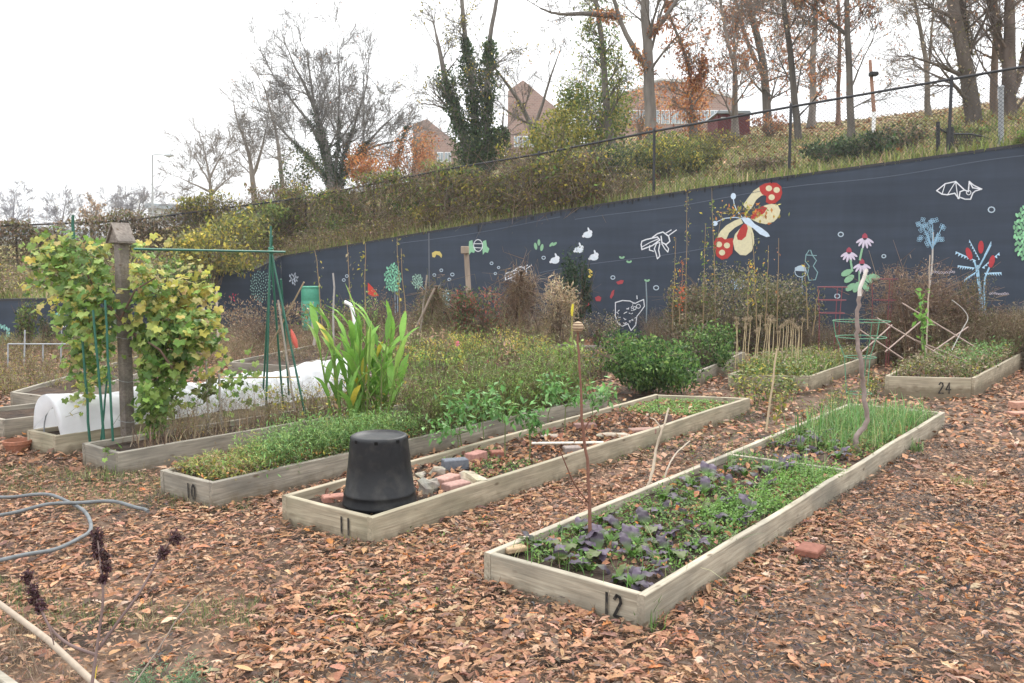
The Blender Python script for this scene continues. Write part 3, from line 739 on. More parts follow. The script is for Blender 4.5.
g = G(); p = V(*at_Y(1001, 146, 17.0)); q = V(*at_Y(1001, 88, 17.0)); g.tube([p, q], .05, 10, (.45, .47, .5)); g.lathe([(.06, 0), (.06, .02), (.03, .05)], 10, (.4, .42, .45), q)
tag(g.build('metal_post', 'grey', None, org=(p[0], p[1], p[2])), 'pale galvanised metal post standing at the right end of the fence', 'post')

# ------------------------------------------------------------------ raised beds
BEDS = []
def board(p0, p1, zt, h, t, m, parent, inward, name='side_board'):
    """outer-top edge p0->p1; thickness towards 'inward'"""
    p0 = V(*p0[:2]); p1 = V(*p1[:2]); d = p1 - p0; L_ = np.linalg.norm(d); a = math.atan2(d[1], d[0])
    me = G(); s = 1 if inward > 0 else -1
    n_ = max(2, int(L_ / .5)); xs = np.linspace(0, L_, n_ + 1); q = R.uniform(-.004, .004, n_ + 1); q[0] = q[-1] = 0
    v = []; b = .004
    prof = [(0, -h), (0, -b), (b, 0), (t - b, 0), (t, -b), (t, -h)]
    for i, x in enumerate(xs):
        for y, z in prof: v.append((x, s * (y + q[i]), z + q[i] * .8))
    f = []; k = len(prof)
    for i in range(n_):
        for j in range(k):
            j2 = (j + 1) % k; f.append([i * k + j, (i + 1) * k + j, (i + 1) * k + j2, i * k + j2])
    me.add(np.array(v), np.array(f), (.3, .25, .2)); me.add(np.array(v[:k]), [list(range(k))], (.3, .25, .2)); me.add(np.array(v[-k:]), [list(range(k))[::-1]], (.3, .25, .2))
    o = me.build(name, m, parent); pl = np.array(parent.location)
    o.location = (p0[0] - pl[0], p0[1] - pl[1], zt - pl[2]); o.rotation_euler = (0, 0, a)
    return o
DIG = {'0': [[(.5, 0), (.15, .2), (.1, .5), (.15, .8), (.5, 1), (.8, .8), (.85, .5), (.8, .2), (.5, 0)]], '1': [[(.5, 0), (.5, 1)]],
       '2': [[(.1, .8), (.35, 1), (.7, .95), (.8, .7), (.5, .4), (.1, 0), (.9, 0)]], '4': [[(.65, 0), (.65, 1), (.1, .35), (.95, .35)]],
       '3': [[(.15, .9), (.5, 1), (.8, .8), (.5, .55), (.85, .3), (.5, 0), (.1, .1)]]}
def number(txt, p0, p1, frac, zt, h, parent, size=.10):
    size = .135 if txt == '24' else size
    """painted on the outside of the board p0->p1; centre at frac"""
    p0 = V(*p0[:2]); p1 = V(*p1[:2]); d = (p1 - p0) / np.linalg.norm(p1 - p0); nrm = V(d[1], -d[0]); c = p0 + (p1 - p0) * frac
    for i, ch in enumerate(txt):
        g = G(np.array(parent.location)); x0 = (i - len(txt) / 2) * size * .62
        for k, st in enumerate(DIG[ch]):
            for a, b in zip(st[:-1], st[1:]):
                a = np.array(a) * (size * .5, size); b = np.array(b) * (size * .5, size); t = b - a; t = t / np.linalg.norm(t); u = V(-t[1], t[0]) * .0078; a = a - t * .004; b = b + t * .004
                def W(q): s_ = x0 + q[0]; return V(c[0] + d[0] * s_ + nrm[0] * .006, c[1] + d[1] * s_ + nrm[1] * .006, zt - h / 2 - size / 2 + q[1])
                g.add(np.array([W(a - u), W(b - u), W(b + u), W(a + u)]), [[0, 1, 2, 3]], (.01, .01, .01))
        g.build('painted_digit', 'ink', parent)
def bed(FL, FR, BR, BL, zt, label, m='pine', h=None, soil=.05, txt=None, frac=.8, back=True, soilmat='soil', t=.042, name='raised_bed'):
    h = h or zt + .03; Q = [V(*p[:2]) for p in (FL, FR, BR, BL)]
    e = empty(name, (FR[0], FR[1], 0), label, 'raised bed', 'timber raised beds')
    dl = (Q[3] - Q[0]) / np.linalg.norm(Q[3] - Q[0]); dr = (Q[2] - Q[1]) / np.linalg.norm(Q[2] - Q[1])
    cr2 = lambda a, b: a[0] * b[1] - a[1] * b[0]
    board(Q[1], Q[2], zt, h, t, m, e, 1); board(Q[0], Q[3], zt, h, t, m, e, -1)
    de = (Q[1] - Q[0]) / np.linalg.norm(Q[1] - Q[0])
    board(Q[0] + de * t * 1.03 + dl * .003, Q[1] - de * t * 1.03 + dr * .003, zt - .003, h, t, m, e, 1, 'end_board')
    if back: board(Q[3] + de * t * 1.03 - dl * .003, Q[2] - de * t * 1.03 - dr * .003, zt - .003, h, t, m, e, -1, 'end_board')
    g = G(np.array(e.location)); nu, nv = 12, 40; U, W = np.meshgrid(np.linspace(.03, .97, nu), np.linspace(.006, .994, nv)); U = U.ravel()[:, None]; W = W.ravel()[:, None]
    P = (Q[0] * (1 - U) + Q[1] * U) * (1 - W) + (Q[3] * (1 - U) + Q[2] * U) * W
    z = zt - soil + R.normal(0, .008, len(P)); idx = np.arange(nu * nv).reshape(nv, nu)
    g.add(np.concatenate([P, z[:, None]], 1), np.stack([idx[:-1, :-1].ravel(), idx[:-1, 1:].ravel(), idx[1:, 1:].ravel(), idx[1:, :-1].ravel()], 1), (.1, .07, .05)); g.build('soil', soilmat, e, smooth=True)
    if txt: number(txt, Q[0], Q[1], frac, zt, zt, e)
    BEDS.append(Q); return e, Q
def para(FL, FR, dirdeg, L_):
    d = V(math.cos(math.radians(dirdeg)), math.sin(math.radians(dirdeg))) * L_
    return FL, FR, V(*FR[:2]) + d, V(*FL[:2]) + d
b12, Q12 = bed(*para(at_z(484, 552, .165), at_z(645, 596, .165), 52.1, 6.31), .165, 'nearest timber raised bed, number 12, full of purple mustard greens', txt='12', frac=.83)
dvd = board(at_z(725, 454, .165), at_z(845, 470, .165), .166, .1, .04, 'pine', b12, 1, 'divider_board')
b11, Q11 = bed(at_z(282, 495, .18), at_z(372, 518, .18), at_z(750, 398, .18), at_z(655, 394, .18), .18, 'timber raised bed number 11 holding stones, bricks and an upturned black pot', txt='11', frac=.73, m='pine_yel', soil=.06)
b10, Q10 = bed(*para(at_z(160, 470, .19), at_z(212, 483, .19), 52.0, 5.1), .19, 'timber raised bed number 10 with feathery greens and the tall canna', txt='10', frac=.62, m='pine_old')
b9, Q9 = bed(*para(at_z(82, 443, .19), at_z(118, 453, .19), 51.0, 6.2), .19, 'timber raised bed with the wooden post and the grapevine', m='pine_old')
b8, Q8 = bed(*para(at_z(27, 430, .19), at_z(55, 436, .19), 51.0, 6.4), .19, 'timber raised bed under the white row cover', m='pine_yel')
b7, Q7 = bed(*para(at_z(-40, 411, .19), at_z(4, 420, .19), 50.0, 6.2), .19, 'timber raised bed cut off by the left edge of the photo', m='pine_old')
b24, Q24 = bed(at_z(885, 376, .27), at_z(975, 378, .27), at_z(1034, 347, .27), at_z(945, 345, .27), .27, 'tall timber raised bed number 24 with the crossed stick trellis', txt='24', frac=.68, m='pine_yel')
b23, Q23 = bed(at_z(728, 374, .21), at_z(812, 376, .21), at_z(893, 347, .21), at_z(815, 345, .21), .21, 'timber raised bed of dry seed stalks beside the green bush', txt='23', frac=.72, m='pine_yel')
b22, Q22 = bed(at_z(630, 368, .22), at_z(700, 371, .22), at_z(745, 352, .22), at_z(682, 350, .22), .22, 'weathered raised bed half hidden by the round green bush', m='pine_old')
b21, Q21 = bed(at_z(478, 365, .19), at_z(568, 371, .19), at_z(640, 347, .19), at_z(560, 344, .19), .19, 'old raised bed of dead twigs between the rose and the green bush', m='pine_old')
b20, Q20 = bed(at_z(228, 362, .19), at_z(292, 366, .19), at_z(400, 340, .19), at_z(345, 338, .19), .19, 'old raised bed behind the white row cover and green stakes', m='pine_old')
b19, Q19 = bed(at_z(10, 392, .19), at_z(60, 398, .19), at_z(190, 357, .19), at_z(140, 355, .19), .19, 'weedy raised bed at far left beyond the row cover', m='pine_old')
BEDQ = [Q12, Q11, Q10, Q9, Q8, Q7, Q24, Q23, Q22, Q21, Q20, Q19]

# ------------------------------------------------------------------ leaf litter
LP = [(.32, .165, .092), (.38, .205, .12), (.25, .128, .075), (.41, .255, .16), (.17, .096, .067), (.44, .31, .22), (.42, .17, .06), (.10, .066, .05)]
LW = [5, 4, 4, 2, 2.6, .6, .8, 1.6]
def outside_beds(P, quads):
    m = np.ones(len(P), bool)
    for Q in quads: m &= ~in_quad(P, Q)
    return m
def patch_noise(P, s=1.0, seed=0):
    q = np.random.default_rng(seed); K = q.normal(0, 1, (8, 2)) * s; ph = q.uniform(0, 6.3, 8); return np.sin(P @ K.T + ph).sum(1) / 4
def litter(name, d_lo, d_hi, dens, size, templ, pal, ww, kindlabel, tmax=1.0, flat=.32, zr=.05, thin=None):
    n = int(dens * tmax * (d_hi ** 2 - d_lo ** 2)); Y = np.sqrt(R.uniform(d_lo ** 2, d_hi ** 2, n)); X = Y * R.uniform(-tmax, tmax, n)
    P = np.stack([X, Y], 1); keep = outside_beds(P, BEDQ) & (Y < np.array([d0(512 + F * x / y) for x, y in zip(X, Y)]) - .1)
    if thin is not None: keep &= R.uniform(0, 1, n) < thin(P)
    P = P[keep]; n = len(P); g = G(); T = R.integers(0, len(templ), n); c = pick(pal, n, .15, ww)
    for k, t in enumerate(templ):
        m_ = T == k; q = int(m_.sum())
        if not q: continue
        loc = np.concatenate([P[m_], R.uniform(.0, zr, (q, 1))], 1); s = R.uniform(.6, 1.25, q) * size
        g.inst(t, loc, rnd_rots(q, flat), np.stack([s, s * R.uniform(.7, 1.15, q), s * R.uniform(.25, .9, q)], 1), c[m_])
    return g
DARK = lambda P: (patch_noise(P, 1.9, 77) + patch_noise(P, 5, 78) * .7) > np.where(P[:, 0] > .8, .28, .85)
lw = lambda P: np.where(DARK(P), .35, 1) * np.clip(1.1 + .35 * patch_noise(P, 1.1, 4), .35, 1) * np.where((P[:, 0] < -1.2) & (P[:, 1] > 3.2) & (P[:, 1] < 7), .5 + .3 * patch_noise(P, 2, 41), 1)
g = litter('fallen_leaves', 2.2, 6.5, 1150, .072, [(t_[0] * V(1, k_, 1), t_[1]) for t_ in OAK for k_ in (.85, .55)] + [(OAK[0][0] * V(.8, .3, 1), OAK[0][1])], LP, LW, '', thin=lw, flat=.13, zr=.03)
g2 = litter('fallen_leaves', 6.5, 20, 330, .075, [LEAF, (LEAF[0] * V(1, 1.5, 1.5), LEAF[1])], LP, LW, '', thin=lw); g2n = g.n
for a in g2.f: g.f.append(a + g.n)
g.v += g2.v; g.c += g2.c; g.n += g2.n
tag(g.build('fallen_leaves', 'litter'), 'brown fallen oak leaves covering the paths', None, kind='stuff')
# broken chips and mulch between the leaves
g = litter('mulch', 2.2, 8, 2000, .040, [LEAFN, (LEAFN[0] * V(1.3, .5, 1), LEAFN[1]), LEAF], [(.22, .125, .08), (.31, .175, .105), (.10, .07, .055), (.36, .24, .16)], [3, 4, 1.3, 1.2], '', flat=.22, zr=.036)
n = 70000; P = np.stack([R.uniform(-2.6, 8, n), R.uniform(2.0, 10, n)], 1); P = P[outside_beds(P, BEDQ)]; P = P[DARK(P)]; n = len(P)
sc_ = R.uniform(.02, .055, n); g.inst(LEAFN, np.concatenate([P, R.uniform(.03, .045, (n, 1))], 1), rnd_rots(n, .3), sc_, pick([(.03, .03, .035), (.055, .05, .05), (.09, .075, .065)], n))
tag(g.build('mulch', 'litter'), 'small dark bark mulch and leaf fragments', None, kind='stuff')

# ------------------------------------------------------------------ backdrop beyond the hill
def slab(name, m, parent, pts, Y0, depth, col=(.3, .2, .15)):
    """prism: front outline given in pixels at distance Y0, real depth behind"""
    g = G(np.array(parent.location)); a = [V(*at_Y(x, y, Y0)) for x, y in pts]; b = [p + V(0, depth, 0) for p in a]; n = len(a)
    g.add(np.array(a + b), [list(range(n))], col); k = g.n; g.f.append(np.array([[n + i for i in range(n)][::-1]]))
    for i in range(n): j = (i + 1) % n; g.f.append(np.array([[i, n + i, n + j, j]]))
    return g.build(name, m, parent)
M['glass'] = mat('glass', (.25, .30, .34), rough=.15, spec=.6)
M['frame'] = mat('frame', (.70, .72, .74), rough=.6)
M['roofgrey'] = mat('roofgrey', (.30, .34, .38), rough=.7, noise=.15, nscale=1)
M['concrete'] = mat('concrete', (.52, .52, .52), rough=.9, noise=.12, nscale=1)
M['redpaint'] = mat('redpaint', (.14, .028, .035), rough=.7, noise=.15, nscale=3)
def windows(parent, x0, x1, y0, y1, n, Y0):
    for i in range(n):
        a = x0 + (x1 - x0) * i / n; b = x0 + (x1 - x0) * (i + .86) / n
        slab('window_frame', 'frame', parent, [(a, y1), (b, y1), (b, y0), (a, y0)], Y0 - .08, .1)
        for k in range(2):
            aa = a + (b - a) * (.08 + .46 * k); bb = aa + (b - a) * .38
            slab('pane', 'glass', parent, [(aa, y1 - .8), (bb, y1 - .8), (bb, y0 + .8), (aa, y0 + .8)], Y0 - .12, .03)
e = empty('brick_tower', at_Y(434, 175, 85), 'pale brick tower with slanted top left of the ivy-clad tree', 'building')
slab('wall', 'brickwork', e, [(413, 190), (458, 190), (458, 144), (427, 119), (413, 124)], 85, 9); windows(e, 437, 452, 152, 162, 2, 85)
e = empty('brick_tower', at_Y(535, 175, 80), 'pale brick tower with pointed slanted top behind the bare tree', 'building')
slab('wall', 'brickwork', e, [(507, 180), (566, 180), (566, 116), (523, 80), (508, 91)], 80, 9); windows(e, 514, 556, 136, 147, 5, 80)
e = empty('brick_building', at_Y(665, 160, 75), 'long brick building with white window bands behind the large trunk', 'building')
slab('wall', 'brickwork', e, [(612, 170), (735, 170), (735, 98), (712, 92), (690, 82), (660, 80), (630, 92), (612, 96)], 75, 12)
windows(e, 622, 730, 110, 124, 11, 75)
slab('parapet', 'concrete', e, [(612, 96.5), (630, 92.5), (660, 80.5), (690, 82.5), (712, 92.5), (735, 98.5), (735, 96), (712, 90), (690, 80), (660, 78), (630, 90), (612, 94)], 74.9, .5)
for x in (629, 640):
    g = G(np.array(e.location)); c = V(*at_Y(x, 121.5, 74.5)); an = np.arange(16) * 2 * math.pi / 16
    g.tube(np.array([c + V(math.cos(t), 0, math.sin(t)) * .24 for t in an]), .07, 6, (.02, .02, .02), closed=True); g.build('round_vent', 'black', e)
p = hill_at(739, 135.5); e = empty('red_shed', p, 'small dark red shed between tree trunks on the hill', 'shed'); Yd = p[1]
slab('wall', 'redpaint', e, [(718, 137), (750, 137), (750, 113), (718, 113)], Yd, 2.0); slab('roof', 'roofgrey', e, [(716.5, 113.2), (751.5, 113.2), (750, 110.5), (718, 110.5)], Yd - .15, 2.3)
slab('door', 'redpaint', e, [(728, 136.6), (735, 136.6), (735, 117), (728, 117)], Yd - .05, .04); slab('sign', 'frame', e, [(721, 119), (726, 119), (726, 117), (721, 117)], Yd - .04, .03)
e = empty('grey_roofed_building', at_Y(10, 250, 70), 'low building with blue grey roof at the left edge', 'building')
slab('wall', 'concrete', e, [(-60, 258), (31, 258), (31, 237), (-60, 237)], 70, 10); slab('roof', 'roofgrey', e, [(-62, 238), (35, 237), (33, 226), (-62, 226)], 69.5, 11)
slab('fascia', 'frame', e, [(-62, 240.5), (35, 239.5), (35, 237.2), (-62, 238.2)], 69.3, .3)
e = empty('white_building', at_Y(175, 225, 90), 'white flat roofed building showing above the fence vines', 'building')
slab('wall', 'concrete', e, [(148, 228), (206, 228), (206, 209), (148, 207)], 90, 14); slab('roof', 'roofgrey', e, [(143, 207.6), (208, 211), (206, 206), (146, 203)], 89.5, 15); windows(e, 160, 184, 212, 217, 3, 90)
def lamp(name, x, y0, y1, hx, Y0, label, hy=None):
    p = V(*at_Y(x, y0, Y0)); t = V(*at_Y(x, y1, Y0)); h_ = V(*at_Y(hx, y1 if hy is None else hy, Y0)); e = empty('street_lamp', p, label, 'street lamp', 'street lamps on the skyline')
    g = G(p); g.tube([p, t], [.10, .06], 8, (.4, .4, .42)); g.build('pole', 'grey', e)
    g = G(p); g.tube([t, (t + h_) / 2 + V(0, 0, .05), h_], .04, 6, (.4, .4, .42)); g.build('arm', 'grey', e)
    g = G(p); d = (h_ - t) / np.linalg.norm(h_ - t); g.tube([h_, h_ + d * .4 - V(0, 0, .06), h_ + d * .8], [.06, .16, .05], 8, (.5, .5, .5)); g.build('lamp_head', 'grey', e)
lamp('street_lamp', 152.5, 225, 155, 164, 70, 'thin street lamp above the white building on the left')
lamp('street_lamp', 363.5, 200, 72, 377, 62, 'street lamp arm showing beside the large bare ivy tree', 86)
# thin pole with box
p = hill_at(873, 146); t = V(*at_Y(870, 60, p[1])); e = empty('marker_pole', p, 'thin rusty pole with white foot and small dark box on the hill', 'pole')
m1 = V(*at_Y(874, 112, p[1])); g = G(p); g.tube([p, m1], .05, 8, (.62, .62, .62)); g.build('white_foot', 'white', e); g = G(p); g.tube([m1, t], [.05, .04], 6, (.30, .17, .12)); g.build('pole', 'stem', e)
g = G(p); g.box(V(*at_Y(873.5, 74, p[1] - .1)), (.2, .16, .11), (.02, .02, .02), bev=.02); g.build('box', 'black', e)

# ------------------------------------------------------------------ trees
def limb(P0, d, L_, r, depth, segs, q, up=.15, wob=.22, nch=(3, 5), minr=.006, ratio=.62, lenr=(.5, .8), ang=(.35, .85)):
    n = max(3, int(L_ / .35)) if depth < 3 else 3; n = min(n, 9); p = P0.copy(); st = L_ / n; pts = [p.copy()]; dirs = []
    for i in range(n):
        d = d + q.normal(0, wob, 3) * .5 + V(0, 0, up * .3); d /= np.linalg.norm(d); a = p.copy(); p = p + d * st
        r0 = r * (1 - .75 * i / n); r1 = r * (1 - .75 * (i + 1) / n); segs.append((a, p.copy(), r0, r1, depth)); pts.append(p.copy()); dirs.append(d.copy())
    if depth >= 4 or L_ < .22: return
    for c in range(q.integers(*nch) + (2 if depth < 3 else 0)):
        t = q.uniform(.15, .98); i = min(n - 1, int(t * n)); b = pts[i] + (pts[i + 1] - pts[i]) * (t * n - i)
        ax = q.normal(0, 1, 3); ax -= dirs[i] * np.dot(ax, dirs[i]); ax /= np.linalg.norm(ax); an = q.uniform(*ang)
        limb(b, dirs[i] * math.cos(an) + ax * math.sin(an), L_ * q.uniform(*lenr) * (1.1 - .45 * t), r * (1 - .6 * t) * ratio, depth + 1, segs, q, up, wob, nch, minr, ratio, lenr, ang)
def tree(name, label, paths, Y, w0, cat='tree', bark=(.13, .105, .085), seed=0, nb=8, bl=2.4, br=.33, leaves=None, ivy=None, start=.35, group=None, nch=(2, 4), up=.12, base=None, wtop=.22, twigtip=True, minr=.007, ang=(.35, .85)):
    """paths: list of pixel polylines for the main stems at distance Y; w0 base radius in m"""
    q = np.random.default_rng(seed); b = V(*at_Y(*paths[0][0], Y)); e = empty(name, b, label, cat, group)
    g = G(b); gc = G(b); segs = []; tr = []
    for pi, path in enumerate(paths):
        P = np.array([at_Y(x, y, Y + q.uniform(-.3, .3) * (i > 0)) for i, (x, y) in enumerate(path)]); rs = w0 if pi == 0 else w0 * q.uniform(.42, .58)
        if len(path[0]) > 2: pass
        # densify
        s = np.concatenate([[0], np.cumsum(np.linalg.norm(np.diff(P, axis=0), axis=1))]); m = max(8, int(s[-1] / .5)); u = np.linspace(0, s[-1], m)
        D = np.stack([np.interp(u, s, P[:, k]) for k in range(3)], 1); 
        for _ in range(3): D[1:-1] = (D[:-2] + 2 * D[1:-1] + D[2:]) / 4
        wv = q.normal(0, .05, (m, 3)); wv = (wv + np.roll(wv, 1, 0) + np.roll(wv, -1, 0)) / 3; wv[0] = 0; D = D + wv * (.5 + w0)
        rad = rs * (1 - (1 - (wtop if P[-1][2] < at_Y(500, 5, Y)[2] else max(wtop, .5))) * u / s[-1]); rad[0] *= 1.35 if pi == 0 else 1
        g.tube(D, rad * (1 + q.normal(0, .02, m)), 9, np.clip(np.array(bark)[None] * (1 + q.normal(0, .12, (m, 1))), 0, 1).repeat(9, 0)); tr.append((D, rad))
        for k in range(nb if pi == 0 else max(3, nb * 2 // 3)):
            t = start + (1 - start) * (k + q.uniform(0, 1)) / nb if pi == 0 else q.uniform(.35, 1); t = min(t, .99); i = min(m - 2, int(t * (m - 1)))
            d0_ = D[i + 1] - D[i]; d0_ /= np.linalg.norm(d0_); ax = q.normal(0, 1, 3) * V(1, .8, .5); ax -= d0_ * np.dot(ax, d0_); ax /= np.linalg.norm(ax); an = q.uniform(.5, 1.2)
            limb(D[i], d0_ * math.cos(an) + ax * math.sin(an), bl * q.uniform(.6, 1.2) * (1.15 - .5 * t), rad[i] * br * q.uniform(.7, 1.2), 1, segs, q, up=up, nch=nch, minr=minr, ang=ang)
        limb(D[-1], (D[-1] - D[-2]) / np.linalg.norm(D[-1] - D[-2]), bl * .8, rad[-1] * .9, 1, segs, q, up=up, nch=nch, minr=minr)
    A = np.array([s[0] for s in segs]); B = np.array([s[1] for s in segs]); r0 = np.array([s[2] for s in segs]); r1 = np.array([s[3] for s in segs]); dp = np.array([s[4] for s in segs])
    lo = .0062 * Y / 30; c = np.array(bark) * 1.05
    big = r0 > .03; gc.frust(A[big], B[big], np.maximum(r0[big], lo), np.maximum(r1[big], lo), 6, c); gc.frust(A[~big], B[~big], np.maximum(r0[~big], lo), np.maximum(r1[~big], lo * .7), 3, c)
    g.build('trunk', 'bark', e, smooth=True); gc.build('crown', 'bark', e)
    if leaves:
        n, size, pal, prob = leaves; gl = G(b); tips = np.where(dp >= 2)[0]; m = tips[q.integers(0, len(tips), n)]
        if prob < 1: cc = B[tips[q.integers(0, len(tips), max(5, int(n / 22)))]]; j = q.integers(0, len(cc), n); P = np.where(q.uniform(0, 1, (n, 1)) < prob, B[m], cc[j]) + q.normal(0, .11, (n, 3))
        else: P = B[m] + q.normal(0, .1, (n, 3))
        gl.inst(LEAF, P, rnd_rots(n), R.uniform(.6, 1.3, n) * size, pick(pal, n, .25)); gl.build('foliage', 'leaf', e)
    if ivy:
        n, size, pal, thick, lim = ivy; gi = G(b)
        for D, rad in tr:
            k = q.integers(0, max(2, int(len(D) * lim)), n) ; t = q.uniform(0, 1, (n, 1)); P = D[k] * (1 - t) + D[np.minimum(k + 1, len(D) - 1)] * t; dd = q.normal(0, 1, (n, 3)); dd /= np.linalg.norm(dd, axis=1, keepdims=True)
            lump = 1 + .5 * np.sin(P[:, 2:3] * 2.3 + seed) + .35 * np.sin(P[:, 2:3] * 5.1 + dd[:, :1] * 2)
            P = P + dd * (rad[k][:, None] + thick * q.uniform(.2, 1, (n, 1)) * np.maximum(.25, lump) * (1.2 - .7 * k[:, None] / len(D)))
            gi.inst(LEAF, P, rnd_rots(n), R.uniform(.6, 1.3, n) * size, pick(pal, n, .28))
        gi.build('ivy', 'leaf', e)
    return e
GB = (.15, .135, .12); WB = (.21, .185, .165)
grp = 'trees on the hill'
tree('bare_tree', 'small bare tree standing alone on the left skyline', [[(212, 222), (211, 190), (209, 170), (204, 150)], [(212, 195), (225, 182), (236, 172)], [(211, 192), (197, 186), (180, 178)], [(210, 178), (218, 160), (226, 148)], [(209, 182), (200, 165), (192, 155)]], 55, .16, bark=WB, seed=1, nb=9, bl=2.0, group=grp)
tree('bare_tree', 'slender bare tree between the small bare tree and the big ivy tree', [[(255, 215), (253, 180), (249, 150), (236, 118)], [(253, 175), (262, 150), (268, 120)]], 50, .2, bark=WB, seed=2, nb=9, bl=1.9, group=grp)
tree('bare_tree', 'thin pale bare tree touching the left side of the big ivy tree', [[(285, 212), (281, 170), (276, 130), (265, 90)]], 49, .16, bark=WB, seed=3, nb=10, bl=2.2, group=grp)
tree('ivy_tree', 'large spreading bare tree with ivy on its many stems', [[(333, 205), (330, 160), (318, 115), (300, 75)], [(333, 195), (338, 140), (340, 90), (338, 62)], [(334, 195), (326, 150), (300, 110), (275, 78)], [(336, 195), (352, 160), (378, 130), (392, 118)], [(335, 198), (345, 150), (362, 105), (368, 75)], [(334, 195), (318, 165), (290, 140), (272, 120)], [(335, 198), (345, 165), (370, 145), (398, 140)], [(334, 196), (322, 150), (312, 95), (306, 55)]], 45, .27, bark=(.17, .16, .15), seed=4, nb=11, bl=3.0, ivy=(1300, .12, DGRN, .13, .6), leaves=(260, .12, OLV + RUST, .8), group=grp, nch=(3, 5))
tree('ivy_tree', 'short leaning ivy-covered tree left of the first brick tower', [[(394, 196), (395, 165), (402, 140), (406, 128)]], 44, .14, bark=GB, seed=5, nb=5, bl=1.2, ivy=(700, .13, DGRN, .2, 1.0), group=grp)
tree('ivy_tree', 'tall ivy-clad tree with three stems right of the first brick tower', [[(473, 178), (466, 140), (450, 100), (443, 62), (436, 35)], [(474, 170), (474, 110), (468, 60), (461, 0), (459, -30)], [(482, 172), (487, 120), (488, 60), (496, 0), (500, -30)], [(480, 172), (497, 150), (505, 130), (503, 112)]], 34, .24, bark=GB, seed=6, nb=9, bl=1.7, ivy=(4200, .135, DGRN + DGRN + [(.10, .13, .04), (.14, .16, .05)], .33, .64), leaves=(1300, .11, YEL + OLV, .6), group=grp)
tree('bare_tree', 'crooked bare tree in front of the pointed brick tower', [[(541, 165), (535, 130), (521, 100), (505, 78), (490, 62)], [(535, 125), (545, 95), (552, 70), (560, 50)]], 36, .15, bark=GB, seed=7, nb=9, bl=1.9, leaves=(160, .1, ORG + YEL, .7), group=grp)
tree('vine_tree', 'narrow green tree wrapped in vines left of the large trunk', [[(612, 150), (605, 100), (603, 50), (598, 10), (590, -25)]], 32, .15, bark=GB, seed=8, nb=12, bl=1.3, ivy=(2400, .13, [(.10, .17, .04), (.16, .23, .06), (.07, .12, .035), (.3, .28, .07)], .95, .85), leaves=(1200, .12, [(.12, .19, .05), (.3, .28, .07)], .6), group=grp, start=.15)
tree('oak_tree', 'large straight forked trunk right of the vine-wrapped tree', [[(652, 158), (649, 110), (647, 50), (646, 0), (644, -60)], [(649, 72), (632, 48), (618, 15), (606, -25)], [(650, 35), (672, 5), (690, -15)], [(622, 18), (590, 12), (560, 18), (540, 8)]], 29, .22, bark=GB, seed=9, nb=8, bl=2.4, leaves=(150, .13, OLV + BRN, .5), group=grp, start=.4, ivy=(300, .12, ORG + RUST, .12, .2))
tree('dead_tree', 'broken dead tree draped in orange creeper', [[(694, 140), (692, 95), (689, 66)], [(690, 68), (680, 40), (668, 12), (664, -10)], [(692, 90), (704, 70), (702, 60)]], 31, .15, bark=GB, seed=10, nb=6, bl=1.6, leaves=(900, .13, ORG + RUST, .5), ivy=(700, .14, ORG + RUST, .35, .9), group=grp)
tree('oak_tree', 'rusty oak with snapped trunk behind the red shed', [[(735, 140), (734, 90), (735, 50), (733, 20)], [(735, 70), (722, 20), (716, -30)]], 33, .15, bark=WB, seed=11, nb=9, bl=2.2, leaves=(2989, .12, RUST, .5), group=grp, nch=(3, 5), start=.1)
tree('oak_tree', 'leaning rusty oak directly right of the red shed', [[(769, 135), (766, 95), (762, 50), (748, 0), (742, -40)], [(765, 80), (745, 40), (735, 0), (728, -40)]], 36, .19, bark=GB, seed=12, nb=10, bl=2.6, leaves=(3909, .12, RUST, .5), group=grp, nch=(3, 5), start=.15)
tree('oak_tree', 'slim dark oak in front of the other rusty oaks', [[(800, 152), (796, 110), (790, 50), (783, 0), (780, -40)]], 28, .125, bark=(.10, .09, .08), seed=13, nb=10, bl=2.2, leaves=(2070, .13, RUST, .5), group=grp, nch=(3, 5), start=.2)
tree('oak_tree', 'tall straight oak behind the slim dark one', [[(811, 128), (812, 80), (815, 30), (817, -40)]], 38, .16, bark=WB, seed=14, nb=9, bl=2.4, leaves=(2070, .12, RUST + TAN, .5), group=grp, nch=(3, 5), start=.2)
tree('oak_tree', 'thin brown tree just left of the straight grey trunk', [[(838, 125), (839, 70), (840, 20), (838, -30)]], 38, .10, bark=(.19, .12, .09), seed=15, nb=9, bl=2.0, leaves=(300, .12, RUST + TAN, .6), group=grp, nch=(3, 5), start=.3)
tree('oak_tree', 'straight grey trunk left of the thin rusty pole', [[(851, 146), (849, 90), (847, 30), (846, -40)], [(848, 35), (830, 20), (805, 0)]], 27, .12, bark=GB, seed=16, nb=9, bl=2.4, leaves=(900, .10, RUST + TAN, .7), group=grp, nch=(3, 5), start=.25)
tree('oak_tree', 'pale forked tree just right of the tallest fence post', [[(929, 118), (928, 75), (922, 40), (915, 0)], [(928, 70), (932, 40), (935, -20)]], 34, .115, bark=(.20, .17, .14), seed=17, nb=10, bl=2.0, leaves=(1100, .09, TAN + RUST, .8), group=grp, nch=(3, 5), start=.2)
tree('oak_tree', 'thick leaning trunk with rough dark bark at right', [[(976, 142), (970, 100), (965, 60), (956, 20), (944, -40)], [(968, 55), (962, 20), (962, -30)]], 24, .235, bark=(.12, .10, .085), seed=18, nb=8, bl=2.2, leaves=(350, .10, TAN + BRN, .7), ivy=(500, .09, OLV + TAN, .07, .6), group=grp, nch=(3, 5), start=.2)
